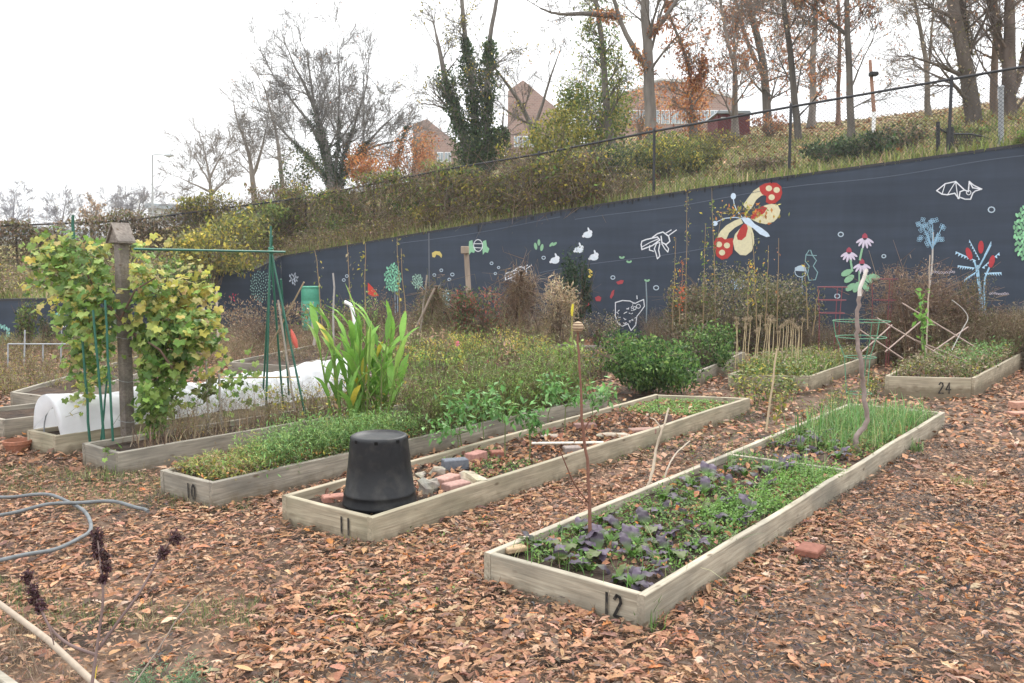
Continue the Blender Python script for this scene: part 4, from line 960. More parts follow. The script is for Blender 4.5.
tree('oak_tree', 'upright brown trunk between the leaning trunk and the forked trunk', [[(994, 135), (995, 80), (996, 20), (992, -40)]], 26, .13, bark=(.15, .11, .085), seed=19, nb=7, bl=2.0, leaves=(250, .10, TAN + RUST, .7), group=grp, nch=(3, 5), start=.3)
tree('oak_tree', 'heavy forked trunk at the right edge of the photo', [[(1012, 142), (1008, 100), (1008, 60), (1013, 25), (1010, -40)], [(1008, 70), (998, 30), (985, -5), (978, -40)], [(1010, 100), (1022, 70), (1032, 30), (1030, -30)]], 24, .215, bark=(.13, .10, .085), seed=20, nb=8, bl=2.4, leaves=(1200, .09, TAN + RUST, .8), ivy=(250, .09, TAN + OLV, .08, .5), group=grp, nch=(3, 5), start=.2)
for i, (x, y, h_, lab) in enumerate(((12, 235, 34, 'hazy bare tree above the grey roof at far left'), (62, 232, 26, 'pale bare tree left of the orange tree on the skyline'), (138, 222, 22, 'low bare tree left of the white building'), (118, 228, 22, 'low pale bare tree between orange tree and white building'), (183, 225, 18, 'spindly bare tree right of the white building'))):
    tree('bare_tree', lab, [[(x, y + 14), (x, y - h_ * .4), (x + 3, y - h_)], [(x, y - 5), (x - 9, y - h_ * .8)], [(x, y - 5), (x + 11, y - h_ * .8)]], 75, .17, bark=(.26, .25, .26), seed=30 + i, nb=7, bl=1.8, leaves=(60, .15, TAN, 1), group='far trees on the left skyline', nch=(2, 4))
e = tree('orange_tree', 'small hazy orange-leaved tree on the left skyline', [[(93, 240), (93, 222), (92, 212)]], 70, .14, bark=GB, seed=40, nb=9, bl=1.5, leaves=(700, .2, [(.42, .26, .14), (.35, .24, .12)], .5), group='far trees on the left skyline')

# ------------------------------------------------------------------ bushes behind the fence
def bush(name, label, px, py, Y, rx, rz, n, size, pal, seed=0, cat='shrub', group=None, z=None, stems=True, shell=.45, T=LEAF, ry=None, w=None, clump=0, lift=.9, stemcol=(.14, .11, .08)):
    b = V(*at_Y(px, py, Y)); 
    if z is not None: b[2] = z
    e = empty(name, b, label, cat, group); q = np.random.default_rng(seed)
    g = G(b); m = 26; d = np.stack([q.normal(0, .45, m) * rx, q.normal(0, .45, m) * (ry or rx), q.uniform(.8, 1.7, m) * rz], 1); P0 = b + q.normal(0, .06, (m, 3)) * V(1, 1, 0)
    md = P0 + d * V(.35, .35, .5); g.frust(P0, md, .014, .009, 4, np.array(stemcol)); g.frust(md, P0 + d, .009, .003, 3, np.array(stemcol))
    tw = q.normal(0, .3, (m * 5, 3)) * V(rx, rx, rz * .6); o_ = np.repeat(md, 5, 0) + np.repeat(d * V(.5, .5, .35), 5, 0) * q.uniform(0, 1, (m * 5, 1)); g.frust(o_, o_ + tw, .004, .002, 3, np.array(stemcol)); g.build('stems', 'stem', e)
    g = G(b); C = b + V(0, 0, rz * lift)
    ryy = ry or rx; cloud(g, C, (rx * .8, ryy * .8, rz * .82), int(n * .5), size, pal, T, shell, seed, w=w, clump=clump)
    for k_ in range(6):
        t_ = q.uniform(0, 6.3); u_ = q.uniform(-.45, .75); f_ = q.uniform(.28, .5); cc_ = C + V(math.cos(t_) * rx * .68, math.sin(t_) * ryy * .6, u_ * rz * .75)
        tint = q.uniform(.75, 1.3); cloud(g, cc_, (rx * f_, ryy * f_, rz * f_), int(n * .09), size * q.uniform(.85, 1.15), [tuple(np.array(c_) * tint) for c_ in pal], T, .3, seed + k_, w=w)
    g.build('foliage', 'leaf', e); return e
bg_ = 'shrubs behind the fence'
YG = [(.19, .21, .045), (.28, .27, .06), (.12, .15, .035), (.40, .34, .06)]
def hb(px, py, rpx, hpx, n, size, pal, seed, label, name='hill_shrub', clump=0.0):
    p = hill_at(px, py); Y = p[1]; bush(name, label, px, py, Y, rpx * Y / F, hpx * Y / F / 1.9, n, size, pal, seed, group=bg_, z=p[2], clump=clump)
hb(368, 192, 36, 50, 2600, .15, ORG + [(.42, .24, .09)], 1, 'orange shrub at the foot of the large ivy tree')
hb(412, 184, 26, 56, 2000, .14, ORG + RUST, 2, 'orange shrub below the first brick tower')
hb(424, 178, 13, 48, 500, .13, [(.12, .15, .06), (.2, .18, .07)], 3, 'upright green shrub in front of the first brick tower')
hb(592, 158, 40, 120, 1700, .13, YG + [(.2, .27, .07), (.3, .34, .1)], 23, 'tall loose yellow green shrub beside the vine-wrapped tree')
hb(640, 140, 30, 62, 900, .13, ORG + RUST + [(.3, .24, .1)], 24, 'orange brown shrub in front of the long brick building')
hb(300, 205, 28, 62, 1200, .15, DGRN + OLV, 4, 'dark ivy thicket left of the large ivy tree')
hb(268, 212, 22, 30, 600, .15, OLV + BRN, 5, 'brown thicket under the slender bare tree')
hb(560, 172, 36, 72, 2600, .14, YG, 6, 'tall yellow green shrub before the pointed brick tower')
hb(600, 160, 44, 86, 3600, .14, YG + GRN, 7, 'yellow green shrub at the foot of the vine-wrapped tree')
hb(520, 180, 26, 40, 700, .13, YG + BRN, 8, 'thin yellow shrub right of the ivy-clad tree')
hb(445, 178, 24, 20, 500, .12, [(.14, .2, .05), (.2, .22, .07)], 9, 'low green shrub left of the ivy-clad tree foot')
hb(665, 178, 40, 50, 2600, .12, YG + [(.12, .16, .05)], 10, 'broad yellowing shrub right behind the fence')
hb(703, 172, 26, 34, 900, .12, YG + OLV, 11, 'rounded yellowing shrub right of the broad one')
hb(620, 186, 34, 44, 2000, .11, YG + DGRN, 12, 'olive shrub directly behind the fence below the large trunk')
hb(715, 150, 34, 22, 500, .12, OLV + YEL, 13, 'low olive shrub in front of the red shed')
hb(830, 163, 26, 25, 1000, .10, DGRN + [(.12, .15, .07)], 14, 'low green shrub left of the straight grey trunk')
hb(868, 158, 30, 25, 1000, .10, DGRN + [(.14, .14, .07)], 15, 'dark green shrub below the straight grey trunk')
hb(905, 150, 24, 25, 800, .10, OLV + DGRN + BRN, 16, 'brownish green shrub left of the low gate')
hb(965, 140, 34, 12, 700, .09, OLV + GRN, 17, 'low ground ivy around the thick leaning trunk')
hb(762, 172, 34, 16, 700, .10, OLV + BRN, 18, 'low brown hedge clump under the slim dark oak')
hb(690, 128, 26, 52, 1500, .14, ORG + RUST, 19, 'orange creeper mound around the broken dead tree')
hb(1035, 145, 20, 16, 400, .09, GRN + OLV, 20, 'green shrub at the right edge behind the fence')
hb(770, 137, 22, 26, 450, .13, RUST, 21, 'rust coloured sapling beside the red shed')

# vines covering the fence at left and leaves at its foot
def vines(px0, px1, n, size, pal, hmin, hmax, thick, seed, g, twig, prof=None):
    s0, s1 = [float(np.interp(p, np.linspace(-350, 1500, 400), S_)) for p in (px0, px1)]; q = np.random.default_rng(seed)
    s = q.uniform(s0, s1, n); B = np.array([along(x) for x in s]); top = hmax + .16 * np.sin(s * 1.7 + seed) + .1 * np.sin(s * 4.3); u = q.uniform(0, 1, n)
    if prof: top = top * np.interp((s - s0) / (s1 - s0), [0, .15, .85, 1], prof)
    z = hmin + (top - hmin) * u ** .85; P = B + np.stack([q.normal(0, thick, n), q.normal(0, thick, n), z], 1)
    # leaves gather in hanging clumps
    dens = .5 + .5 * np.sin(s * 2.3 + z * 3 + seed); k = q.uniform(0, 1, n) < .35 + .65 * dens; P = P[k]; n = len(P)
    g.inst(LEAF, P, rnd_rots(n), R.uniform(.5, 1.3, n) * size, pick(pal, n, .3))
    m = twig; s = q.uniform(s0, s1, m); B = np.array([along(x) for x in s]) + np.stack([q.normal(0, thick * .7, m), q.normal(0, thick * .7, m), q.uniform(.1, hmax, m)], 1); d = q.normal(0, .35, (m, 3)); d[:, 2] -= .15
    g.frust(B, B + d, .006, .003, 3, pick(BRN + [(.22, .19, .16)], m))
for a, b, n, pal, hm, lab, sd in ((-330, 190, 30000, BRN + OLV + [(.25, .21, .17)], 1.6, 'brown leafless vines smothering the far left fence', 1), (185, 300, 10000, OLV + YG + YEL, 1.75, 'bulging yellow green vines over the fence behind the trellis', 2), (290, 450, 11000, OLV + GRN + YG + BRN[:2], 1.6, 'mixed brown and green vines over the middle of the fence', 3), (440, 600, 6000, OLV + YG + GRN + YG + YEL, 1.25, 'thinning yellow vines on the fence above the white rabbits', 4)):
    g = G(); vines(a, b, int(n * 1.2), .11, pal, 0, hm + .05, .15, sd, g, 2600); p = along(float(np.interp((a + b) / 2, np.linspace(-350, 1500, 400), S_)))
    tag(g.build('fence_vines', 'leaf', None, org=p), lab, 'vines', 'vines on the fence', kind='stuff')
hb(432, 226, 22, 26, 600, .10, YG + YEL, 22, 'bright yellow shrub between fence and wall')
hb(505, 206, 22, 24, 600, .10, YG + GRN, 26, 'green and yellow shrub on the slope above the painted beetle')
hb(350, 238, 24, 22, 600, .10, OLV + GRN, 27, 'dark olive shrub between fence and wall above the white hooked pipe')
hb(585, 192, 26, 34, 800, .10, YEL + YG, 28, 'yellow leaved shrub by the fence above the white rabbits')
# yellow climbing mass hanging over wall corner at left
for (px, py, Y, rx, rz, n, pal, lab, sd) in ((215, 285, 23.2, 1.15, .95, 2300, YG + YEL + OLV, 'yellow green creeper mound spilling over the wall corner', 31), (238, 258, 25.5, 1.3, .8, 1500, YG + OLV, 'olive creeper mound above the wall corner', 32), (180, 300, 21.5, .8, .6, 900, GRN + OLV, 'green creeper below the fence at left', 33), (262, 238, 27.5, 1.2, .7, 1000, [(.13, .19, .05), (.2, .22, .06)], 'light green creeper topping the fence', 34)):
    bush('creeper', lab, px, py, Y, rx, rz, n, .13, pal, sd, cat='creeper', group='creepers by the wall corner')
# slope grass and fallen leaves
g = G(); n = 26000; px = R.uniform(-60, 1120, n); f = R.uniform(0, 1, n) ** 1.7 * .5; P = np.array([hill_pt(a, b) for a, b in zip(px, f)]); gp = [(.20, .24, .07), (.30, .29, .12), (.14, .19, .05), (.36, .30, .17), (.24, .28, .08)]
grass(g, P[:, :2], P[:, 2], .30, gp, wscale=2.0, lean=.4)
n = 11000; px = R.uniform(-60, 640, n); f = R.uniform(0, .14, n); P = np.array([hill_pt(a, b) for a, b in zip(px, f)]); kk = R.uniform(0, 1, n) < .45 + .6 * patch_noise(P[:, :2], 1.3, 91); P = P[kk]; weeds(g, P[:, :2], P[:, 2], .6, BRN + TAN, OLV + BRN + BRN + YG, .09, 4, .3)
tag(g.build('slope_grass', 'leaf'), 'long pale grass along the wall top and slope', None, kind='stuff')
g = G(); n = 16000; px = R.uniform(500, 1150, n); f = R.uniform(.04, 1, n); P = np.array([hill_pt(a, b) for a, b in zip(px, f)]); P[:, 2] += .04
g.inst(LEAF, P, rnd_rots(n, .35), R.uniform(.6, 1.3, n) * .17, pick(RUST + TAN + BRN, n)); tag(g.build('slope_leaves', 'litter'), 'fallen leaves scattered over the hill', None, kind='stuff')
# hanging tufts over wall top

# ================================================================== the garden
def archleaf(g, base, yaw, L_, W_, a0, a1, ruffle=0., c0=(.1, .2, .05), c1=None, n=7, k=5, fold=.15, q=None, shape=None, stalk=0.0):
    """one arching leaf: a0,a1 = pitch at base and tip (radians above horizontal)"""
    c1 = c0 if c1 is None else c1; p = V(0, 0); v = []; cc = []
    ph = q.uniform(0, 6.3) if q is not None else 0; pts = [p.copy()]
    for i in range(1, n): a = a0 + (a1 - a0) * (i / (n - 1)); p = p + V(math.cos(a), math.sin(a)) * L_ / (n - 1); pts.append(p.copy())
    for i in range(n):
        t = i / (n - 1); u = max(0, (t - stalk) / (1 - stalk)); wd = W_ * (math.sin(math.pi * min(1, u * .93 + .04)) ** .75 if t > stalk else .10)
        if i == n - 1: wd = W_ * .08
        for j in range(k):
            y = (j / (k - 1) - .5) * 2; r = ruffle * wd * math.sin(i * 2.1 + ph + (3 if y > 0 else 0)) * abs(y) ** 1.5
            a = a0 + (a1 - a0) * t; nx_, nz = -math.sin(a), math.cos(a); h = fold * wd * abs(y) + r
            v.append((pts[i][0] + nx_ * h, y * wd, pts[i][1] + nz * h)); um = min(1, u * 2.0); cc.append(np.array(c0) * (1 - um) + np.array(c1) * um)
    v = np.array(v); c, s = math.cos(yaw), math.sin(yaw); v = v @ np.array([[c, s, 0], [-s, c, 0], [0, 0, 1]]) + np.asarray(base)
    idx = np.arange(n * k).reshape(n, k)
    g.add(v, np.stack([idx[:-1, :-1].ravel(), idx[:-1, 1:].ravel(), idx[1:, 1:].ravel(), idx[1:, :-1].ravel()], 1), np.array(cc))
def Z0(px, py, z=0.0): return V(*at_z(px, py, z))
def gquad(pts, z=0.0): return [at_z(x, y, z)[:2] for x, y in pts]
def sub(Q, u0, u1, v0, v1):
    Q = [np.array(q[:2]) for q in Q]; f = lambda u, v: (Q[0] * (1 - u) + Q[1] * u) * (1 - v) + (Q[3] * (1 - u) + Q[2] * u) * v
    return [f(u0, v0), f(u1, v0), f(u1, v1), f(u0, v1)]

# --- wooden post with gabled cap
pb = Z0(128, 449, .0); e = empty('wooden_post', pb, 'weathered wooden post with a small gabled cap beside the grapevine', 'post')
tp = V(*at_Y(120.5, 236, pb[1])); lean = tp - pb
g = G(pb); g.box(pb + lean / 2, (.088, .088, np.linalg.norm(lean)), rot=rots([.95])[0], bev=.006)
o = g.build('post', 'greywood', e); o.rotation_euler = (0, math.atan2(lean[0], lean[2]), 0); 
g = G(pb); A = .95; ca, sa = math.cos(A), math.sin(A)
def PL(x, y, z): return tp + V(x * ca - y * sa, x * sa + y * ca, z)
for s_ in (-1, 1):
    a = [PL(-.085, 0, .10), PL(.085, 0, .10), PL(.085, s_ * .10, -.065), PL(-.085, s_ * .10, -.065)]; nrm = V(0, 0, .018)
    g.add(np.array([p + nrm for p in a] + a), [[0, 1, 2, 3], [7, 6, 5, 4], [0, 4, 5, 1], [1, 5, 6, 2], [2, 6, 7, 3], [3, 7, 4, 0]], (.2, .18, .16))
g.build('cap_roof', 'greywood', e)
g = G(pb); a = [PL(x, y, z) for x in (-.066, .066) for y, z in ((-.085, -.06), (.085, -.06), (0, .085))]; g.add(np.array(a), [[0, 1, 2], [5, 4, 3], [0, 3, 4, 1], [1, 4, 5, 2], [2, 5, 3, 0]], (.16, .14, .12)); g.build('cap_gable', 'greywood', e)
g = G(pb)
for y in (337, 380, 420):
    c = V(*at_Y(123 + (y - 300) * .035, y, pb[1])); an = np.arange(14) * 2 * math.pi / 14; g.tube(np.array([c + V(math.cos(t) * .085, math.sin(t) * .085, .012 * math.sin(2 * t)) for t in an]), .0022, 4, (.6, .6, .6), closed=True)
g.build('tie_wire', 'grey', e)

# --- green pole frame
def rod(g, p, q_, r=.011, col=(.02, .1, .07), n=7): g.tube([V(*p), V(*q_)], r, n, col)
ya = 8.4; ap = V(*at_Y(271, 250, ya)); e = empty('pole_frame', Z0(283, 415), 'tall A-shaped frame of green garden poles with a long level pole', 'pole frame'); o_ = np.array(e.location)
for x0, y0, Y0, x1, y1, Y1 in ((266, 415, 8.3, 271, 226, 8.4), (263, 395, 9.1, 272, 236, 8.5), (305, 414, 8.25, 271, 250, 8.4), (289, 395, 9.2, 281, 279, 8.9), (283, 405, 8.7, 271, 252, 8.45)):
    g = G(o_); rod(g, at_Y(x0, y0, Y0), at_Y(x1, y1, Y1)); g.build('pole', 'green', e)
g = G(o_); rod(g, at_Y(134, 249, 7.2), at_Y(285, 252, 8.5), .011); g.build('level_pole', 'green', e)
g = G(o_); c = ap; an = np.arange(16) * 2 * math.pi / 5
g.tube(np.array([c + V(math.cos(t) * .022, math.sin(t) * .022, .03 - i * .004) for i, t in enumerate(an)]), .007, 5, (.35, .6, .55)); g.build('cord', 'teal', e)
g = G(o_); rod(g, at_Y(304, 282, 8.4), at_Y(268, 350, 8.6), .008, (.35, .27, .18)); rod(g, at_Y(214, 378, 8.8), at_Y(300, 377, 9.0), .008, (.4, .3, .15)); rod(g, at_Y(278, 300, 8.4), at_Y(295, 412, 8.3), .01, (.34, .3, .26)); g.build('brace_stick', 'stem', e)
# --- stakes
SG = 'garden stakes'
def stake(x0, y0, x1, y1, Y, col, r, label, m='stem', name='garden_stake', Y1=None):
    a = V(*at_Y(x0, y0, Y)); b = V(*at_Y(x1, y1, Y1 or Y)); g = G(); n = 6; u = np.linspace(0, 1, n)[:, None]; P = a + (b - a) * u; P[1:-1] += R.normal(0, r * .35, (n - 2, 3)); g.tube(P, np.linspace(r, r * .85, n), 8, col)
    return tag(g.build(name, m, None, smooth=True, org=a), label, 'stake', SG)
stake(90, 442, 82, 335, 7.45, (.03, .05, .045), .012, 'dark green stake at the left corner of the grapevine bed', 'green')
stake(104, 440, 93, 310, 7.35, (.02, .1, .07), .012, 'green stake just left of the gabled post, leaning', 'green')
stake(113, 441, 105, 300, 7.2, (.02, .1, .07), .011, 'straight green stake nearest the gabled post', 'green')
stake(101, 441, 108, 372, 7.5, (.02, .1, .07), .009, 'short green stake crossing behind the leaning one', 'green')
stake(74, 262, 73, 215, 8.0, (.02, .1, .07), .016, 'green stake tip sticking out of the grapevine top', 'green', Y1=8.0)
stake(209, 433, 206, 352, 7.9, (.5, .47, .42), .011, 'pale bamboo stake right of the grapevine')
stake(221, 431, 219, 374, 7.95, (.4, .38, .35), .013, 'short grey stake right of the pale bamboo stake')
stake(218, 345, 217, 286, 13, (.45, .38, .3), .02, 'pale stake before the wall behind the grapevine')
stake(203, 345, 203, 300, 13.5, (.6, .55, .48), .025, 'short white stake at the right end of the grapevine')
stake(334, 345, 333, 273, 15, (.36, .34, .32), .018, 'thin grey stake standing right of the green barrel')
stake(314, 345, 312, 304, 12, (.38, .34, .3), .02, 'grey stake in front of the green barrel')
stake(766, 432, 777, 349, 7.6, (.46, .36, .24), .010, 'slender tan stick left of the divider board in bed 12')
stake(408, 345, 435, 288, 14, (.25, .2, .16), .022, 'leaning dark pole left of the wooden mural post')
stake(418, 350, 427, 275, 15, (.28, .24, .2), .018, 'upright brown pole beside the leaning dark pole')
g = G(); a = V(*at_Y(472, 345, 16.5)); b = V(*at_Y(466, 248, 16.5)); g.tube([a, b], .05, 4, (.30, .24, .19)); g.box(V(*at_Y(465, 250, 16.4)), (.15, .15, .14), (.32, .26, .2), bev=.01)
tag(g.build('wooden_post', 'bark', None, org=a), 'brown wooden post with block on top before the painted beetle', 'post')
# white hooked pipe
g = G(); P = np.array([at_Y(x, y, 10.5) for x, y in ((356, 360), (355, 335), (354, 318), (352, 308), (350, 304.5), (346, 302.5), (344.5, 302))]); g.tube(P, .022, 8, (.8, .8, .78)); tag(g.build('hooked_pipe', 'white', None, smooth=True, org=P[0]), 'white plastic pipe with bent top above the canna', 'pipe')
# barrel
b = Z0(311, 331); e = empty('barrel', b, 'green plastic barrel standing before the wall behind the pole frame', 'barrel'); sc = b[1] / F * .88
hB = H - (286 - 268) * b[1] / F; g = G(b); r = 10.0 * sc
g.lathe([(r * .86, .02), (r * .95, .05), (r, hB * .2), (r * 1.02, hB * .34), (r * .985, hB * .36), (r * 1.02, hB * .38), (r * 1.03, hB * .66), (r * .99, hB * .68), (r * 1.03, hB * .70), (r, hB * .88), (r * .95, hB * .97)], 28, c=b); g.build('drum', 'teal', e, smooth=True)
g = G(b); g.lathe([(r * .99, hB * .955), (r * 1.02, hB * .965), (r * 1.02, hB * .99), (r * .95, hB)], 28, c=b); g.build('lid', 'teal', e, smooth=False)

# --- grapevine
vb = Z0(150, 430); e = empty('grapevine', vb, 'large sprawling grapevine with green and yellow leaves on green stakes', 'grapevine')
g = G(vb)
for P, r in (([(163, 440, 7.8), (160, 400, 7.8), (152, 366, 7.7), (140, 340, 7.6), (120, 320, 7.6), (95, 290, 7.7)], .018), ([(160, 400, 7.8), (170, 370, 7.9), (178, 340, 7.9), (190, 320, 8)], .012), ([(95, 290, 7.7), (80, 260, 7.8), (60, 245, 7.9)], .010), ([(120, 320, 7.6), (135, 290, 7.4), (160, 275, 7.6)], .010), ([(172, 368, 7.5), (160, 350, 7.4), (148, 342, 7.4)], .012)):
    g.tube(np.array([at_Y(*p) for p in P]), np.linspace(r, r * .6, len(P)), 7, (.12, .08, .06))
g.build('woody_stem', 'bark', e, smooth=True)
VG = [(.13, .23, .045), (.19, .30, .06), (.24, .35, .08), (.09, .17, .035), (.29, .38, .11)]; VY = [(.42, .40, .09), (.50, .44, .10), (.36, .39, .10), (.46, .38, .15)]
g = G(vb)
for cx, cy, rx, ry, Y, n, pal, sz in ((75, 262, 40, 28, 7.9, 330, VG * 2 + VY, .105), (55, 250, 24, 22, 8.0, 130, VG * 2 + VY, .10), (100, 300, 38, 40, 7.7, 430, VG * 3 + VY, .11), (95, 345, 28, 40, 7.7, 260, VG * 3 + VY, .10), (85, 385, 14, 30, 7.6, 60, VG + VY, .09), (150, 290, 28, 30, 7.7, 230, VG + VY * 2, .10), (185, 302, 34, 26, 8.0, 330, VG + VY * 2, .105), (165, 335, 42, 30, 7.7, 420, VG * 3 + VY, .115), (200, 328, 22, 20, 7.8, 150, VG * 3 + VY, .105), (155, 380, 26, 42, 7.6, 330, VG * 4, .105), (150, 412, 18, 22, 7.6, 110, VG * 4, .10), (180, 360, 24, 26, 7.8, 130, VG * 4 + VY, .10), (140, 268, 10, 18, 7.5, 40, VY + VG, .09), (120, 246, 30, 12, 7.8, 60, VY + VG, .09), (38, 275, 14, 30, 8, 40, VY + VG, .09), (230, 385, 12, 26, 8.2, 40, VG, .09), (190, 268, 26, 10, 8.0, 26, VY, .08), (215, 350, 14, 30, 7.8, 40, VG + VY, .085), (196, 395, 14, 20, 7.8, 36, VG, .085), (60, 310, 20, 22, 7.9, 36, VG + VY, .09), (70, 345, 10, 30, 7.8, 26, VY + VG, .085), (120, 450, 10, 14, 6.9, 14, VG, .10), (124, 478, 8, 8, 6.8, 7, VG, .10), (152, 240, 20, 8, 7.6, 16, VY, .08), (250, 380, 16, 30, 8.6, 60, VG, .085), (205, 385, 10, 14, 7.9, 25, [(.14, .16, .05)], .12)):
    n = int(n * .95); sz *= .86; d = R.normal(0, 1, (n, 3)); d /= np.linalg.norm(d, axis=1, keepdims=True); rr = R.uniform(.2, 1.25, (n, 1)) ** .8; C = V(*at_Y(cx, cy, Y)); P = C + d * rr * V(rx * Y / F, .26, ry * Y / F); keep_ = np.array([abs(proj(p_)[0] - (119.5 + (proj(p_)[1] - 236) * .04)) > 11.5 or p_[1] > 8 for p_ in P]) | (R.uniform(0, 1, n) < np.array([.5 if 283 < proj(p_)[1] < 342 else .04 for p_ in P])); P = P[keep_]; n = len(P)
    g.inst(GRAPE, P, rots(R.normal(-1.4, .9, n), R.normal(.75, .4, n), R.normal(0, .4, n)), R.uniform(.55, 1.2, n) * sz, pick(pal, n, .2)); m = n // 3; k = R.integers(0, n, m)
    g.frust(P[k], P[k] + R.normal(0, .07, (m, 3)), .002, .0015, 3, (.16, .14, .06))
g.build('foliage', 'leaf', e)

# --- row cover tunnel
Q = [np.array(q[:2]) for q in Q8]; dl = (Q[3] - Q[0]) / np.linalg.norm(Q[3] - Q[0]); de = (Q[1] - Q[0]); bw = np.linalg.norm(de); de = de / bw
nS, nA = 110, 30; Ls = 3.5; v = []
qq = np.random.default_rng(5); ph = qq.uniform(0, 6.3, 8)
for i in range(nS):
    s_ = .05 + Ls * i / (nS - 1); hh = .31 + .02 * math.cos(s_ * 5.7) + .012 * math.sin(s_ * 7.1) + (.06 if s_ > 2.5 else 0) * min(1, (s_ - 2.5) * 3)
    for j in range(nA):
        t = math.pi * j / (nA - 1); y = bw / 2 - math.cos(t) * (bw / 2 - .015); z = math.sin(t) ** .8 * hh
        wr = (.0045 * math.sin(s_ * 31 + 5 * t + ph[0]) + .004 * abs(math.sin(s_ * 17 - 4 * t + ph[1])) * 2 + .004 * math.sin(s_ * 11 + 9 * t)) * (1.6 if s_ > 1.2 else .8) 
        fl = .035 * max(0, 1 - math.sin(t) * 3); y += (fl if t > 1.5 else -fl) * (.5 + .5 * math.sin(s_ * 9 + ph[2])); z = max(z + wr, .0)
        p = Q[0] + dl * s_ + de * (y + wr * .7); v.append((p[0], p[1], .185 + z))
tb = V(Q[0][0] + dl[0] * .05, Q[0][1] + dl[1] * .05, .19); e = empty('row_cover', tb, 'white fabric row cover tunnel draped over hoops on the bed behind the grapevine', 'row cover')
g = G(tb); idx = np.arange(nS * nA).reshape(nS, nA); g.add(np.array(v), np.stack([idx[:-1, :-1].ravel(), idx[:-1, 1:].ravel(), idx[1:, 1:].ravel(), idx[1:, :-1].ravel()], 1), (.8, .8, .8))
ce = np.mean(v[:nA], 0) + V(dl[0], dl[1], 0) * .06; k = g.n; g.add(np.array([ce]), np.array([[0, 0, 0]]), (.8, .8, .8)); g.f.pop(); g.f.append(np.array([[k, j + 1, j] for j in range(nA - 1)])); g.build('fabric', 'cloth', e, smooth=True)
for s_ in (.12, 1.2, 2.3, 3.4):
    g = G(tb); g.tube(np.array([[*(Q[0] + dl * s_ + de * (bw / 2 - math.cos(t) * (bw / 2 - .05))), .13 + math.sin(t) * .27] for t in np.linspace(0, math.pi, 14)]), .006, 6, (.4, .4, .4)); g.build('hoop', 'grey', e)

# --- terracotta pot at left
p = Z0(18, 452); e = empty('terracotta_pot', p, 'shallow terracotta pot on the leaves at the left edge', 'pot'); r = 13 * p[1] / F
g = G(p); g.lathe([(r * .78, .0), (r * .9, .05), (r * .95, .075), (r * 1.04, .078), (r * 1.06, .11), (r * .97, .112), (r * .92, .07), (r * .75, .05)], 28, c=p); g.build('bowl', 'terra', e, smooth=False)
g = G(p); g.lathe([(.001, .075), (r * .9, .072)], 20, c=p, capt=False, capb=False); g.build('soil', 'soil', e)
# --- hose
g = G(); A = [(-60, 502), (-20, 498), (8, 496.5), (30, 495), (50, 495.5), (66, 500), (80, 508), (88, 517), (91, 526), (87, 534), (76, 541), (58, 547.5), (36, 553), (12, 558.5), (-20, 563), (-60, 566)]
B = [(-60, 524), (-20, 519), (8, 513), (30, 508.5), (52, 504.5), (74, 502.2), (96, 501.6), (116, 502.6), (132, 505.5), (142, 508.8), (148, 512)]
def smooth(P, n=6):
    P = np.array(P, float); o = []
    for i in range(len(P) - 1):
        a, b, c, d = P[max(0, i - 1)], P[i], P[i + 1], P[min(len(P) - 1, i + 2)]
        for t in np.linspace(0, 1, n, endpoint=False): o.append(.5 * (2 * b + (c - a) * t + (2 * a - 5 * b + 4 * c - d) * t * t + (3 * b - a - 3 * c + d) * t ** 3))
    o.append(P[-1]); return np.array(o)
for K, zz in ((A, .06), (B, .083)):
    P = smooth([Z0(x, y, zz) for x, y in K]); P[:, 2] += .006 * np.sin(np.arange(len(P)) * .35); g.tube(P, .0118, 10, (.2, .23, .26))
tag(g.build('garden_hose', 'hose', None, smooth=True, org=Z0(60, 500)), 'grey blue garden hose lying in loose loops on the leaves', 'hose')
# --- upturned pot
c = Z0(380, 503, .14); hP = .45; r = .232; e = empty('plastic_pot', c, 'large black plastic pot turned upside down on bed 11', 'pot')
g = G(c); g.lathe([(r * 1.0, .0), (r * 1.035, .012), (r * 1.02, .02), (r * 1.0, .05), (r * .985, .075), (r * 1.0, .08), (r * .955, .088), (r * .86, hP * .6), (r * .795, hP * .93), (r * .79, hP * .955), (r * .765, hP * .985), (r * .70, hP), (r * .66, hP - .012), (r * .4, hP - .018), (r * .05, hP - .018)], 48, c=c); g.build('shell', 'blackpot', e, smooth=True)
M['hole'] = mat('hole', (.002, .002, .002), rough=1)
for k in range(8):
    t = math.radians(-90 + 3 + k * 45); g = G(c); g.box(c + V(math.cos(t) * r * .788, math.sin(t) * r * .788, hP * .945), (.006, .022, .022), rot=rots([t])[0], bev=.002); g.build('drain_hole', 'hole', e)
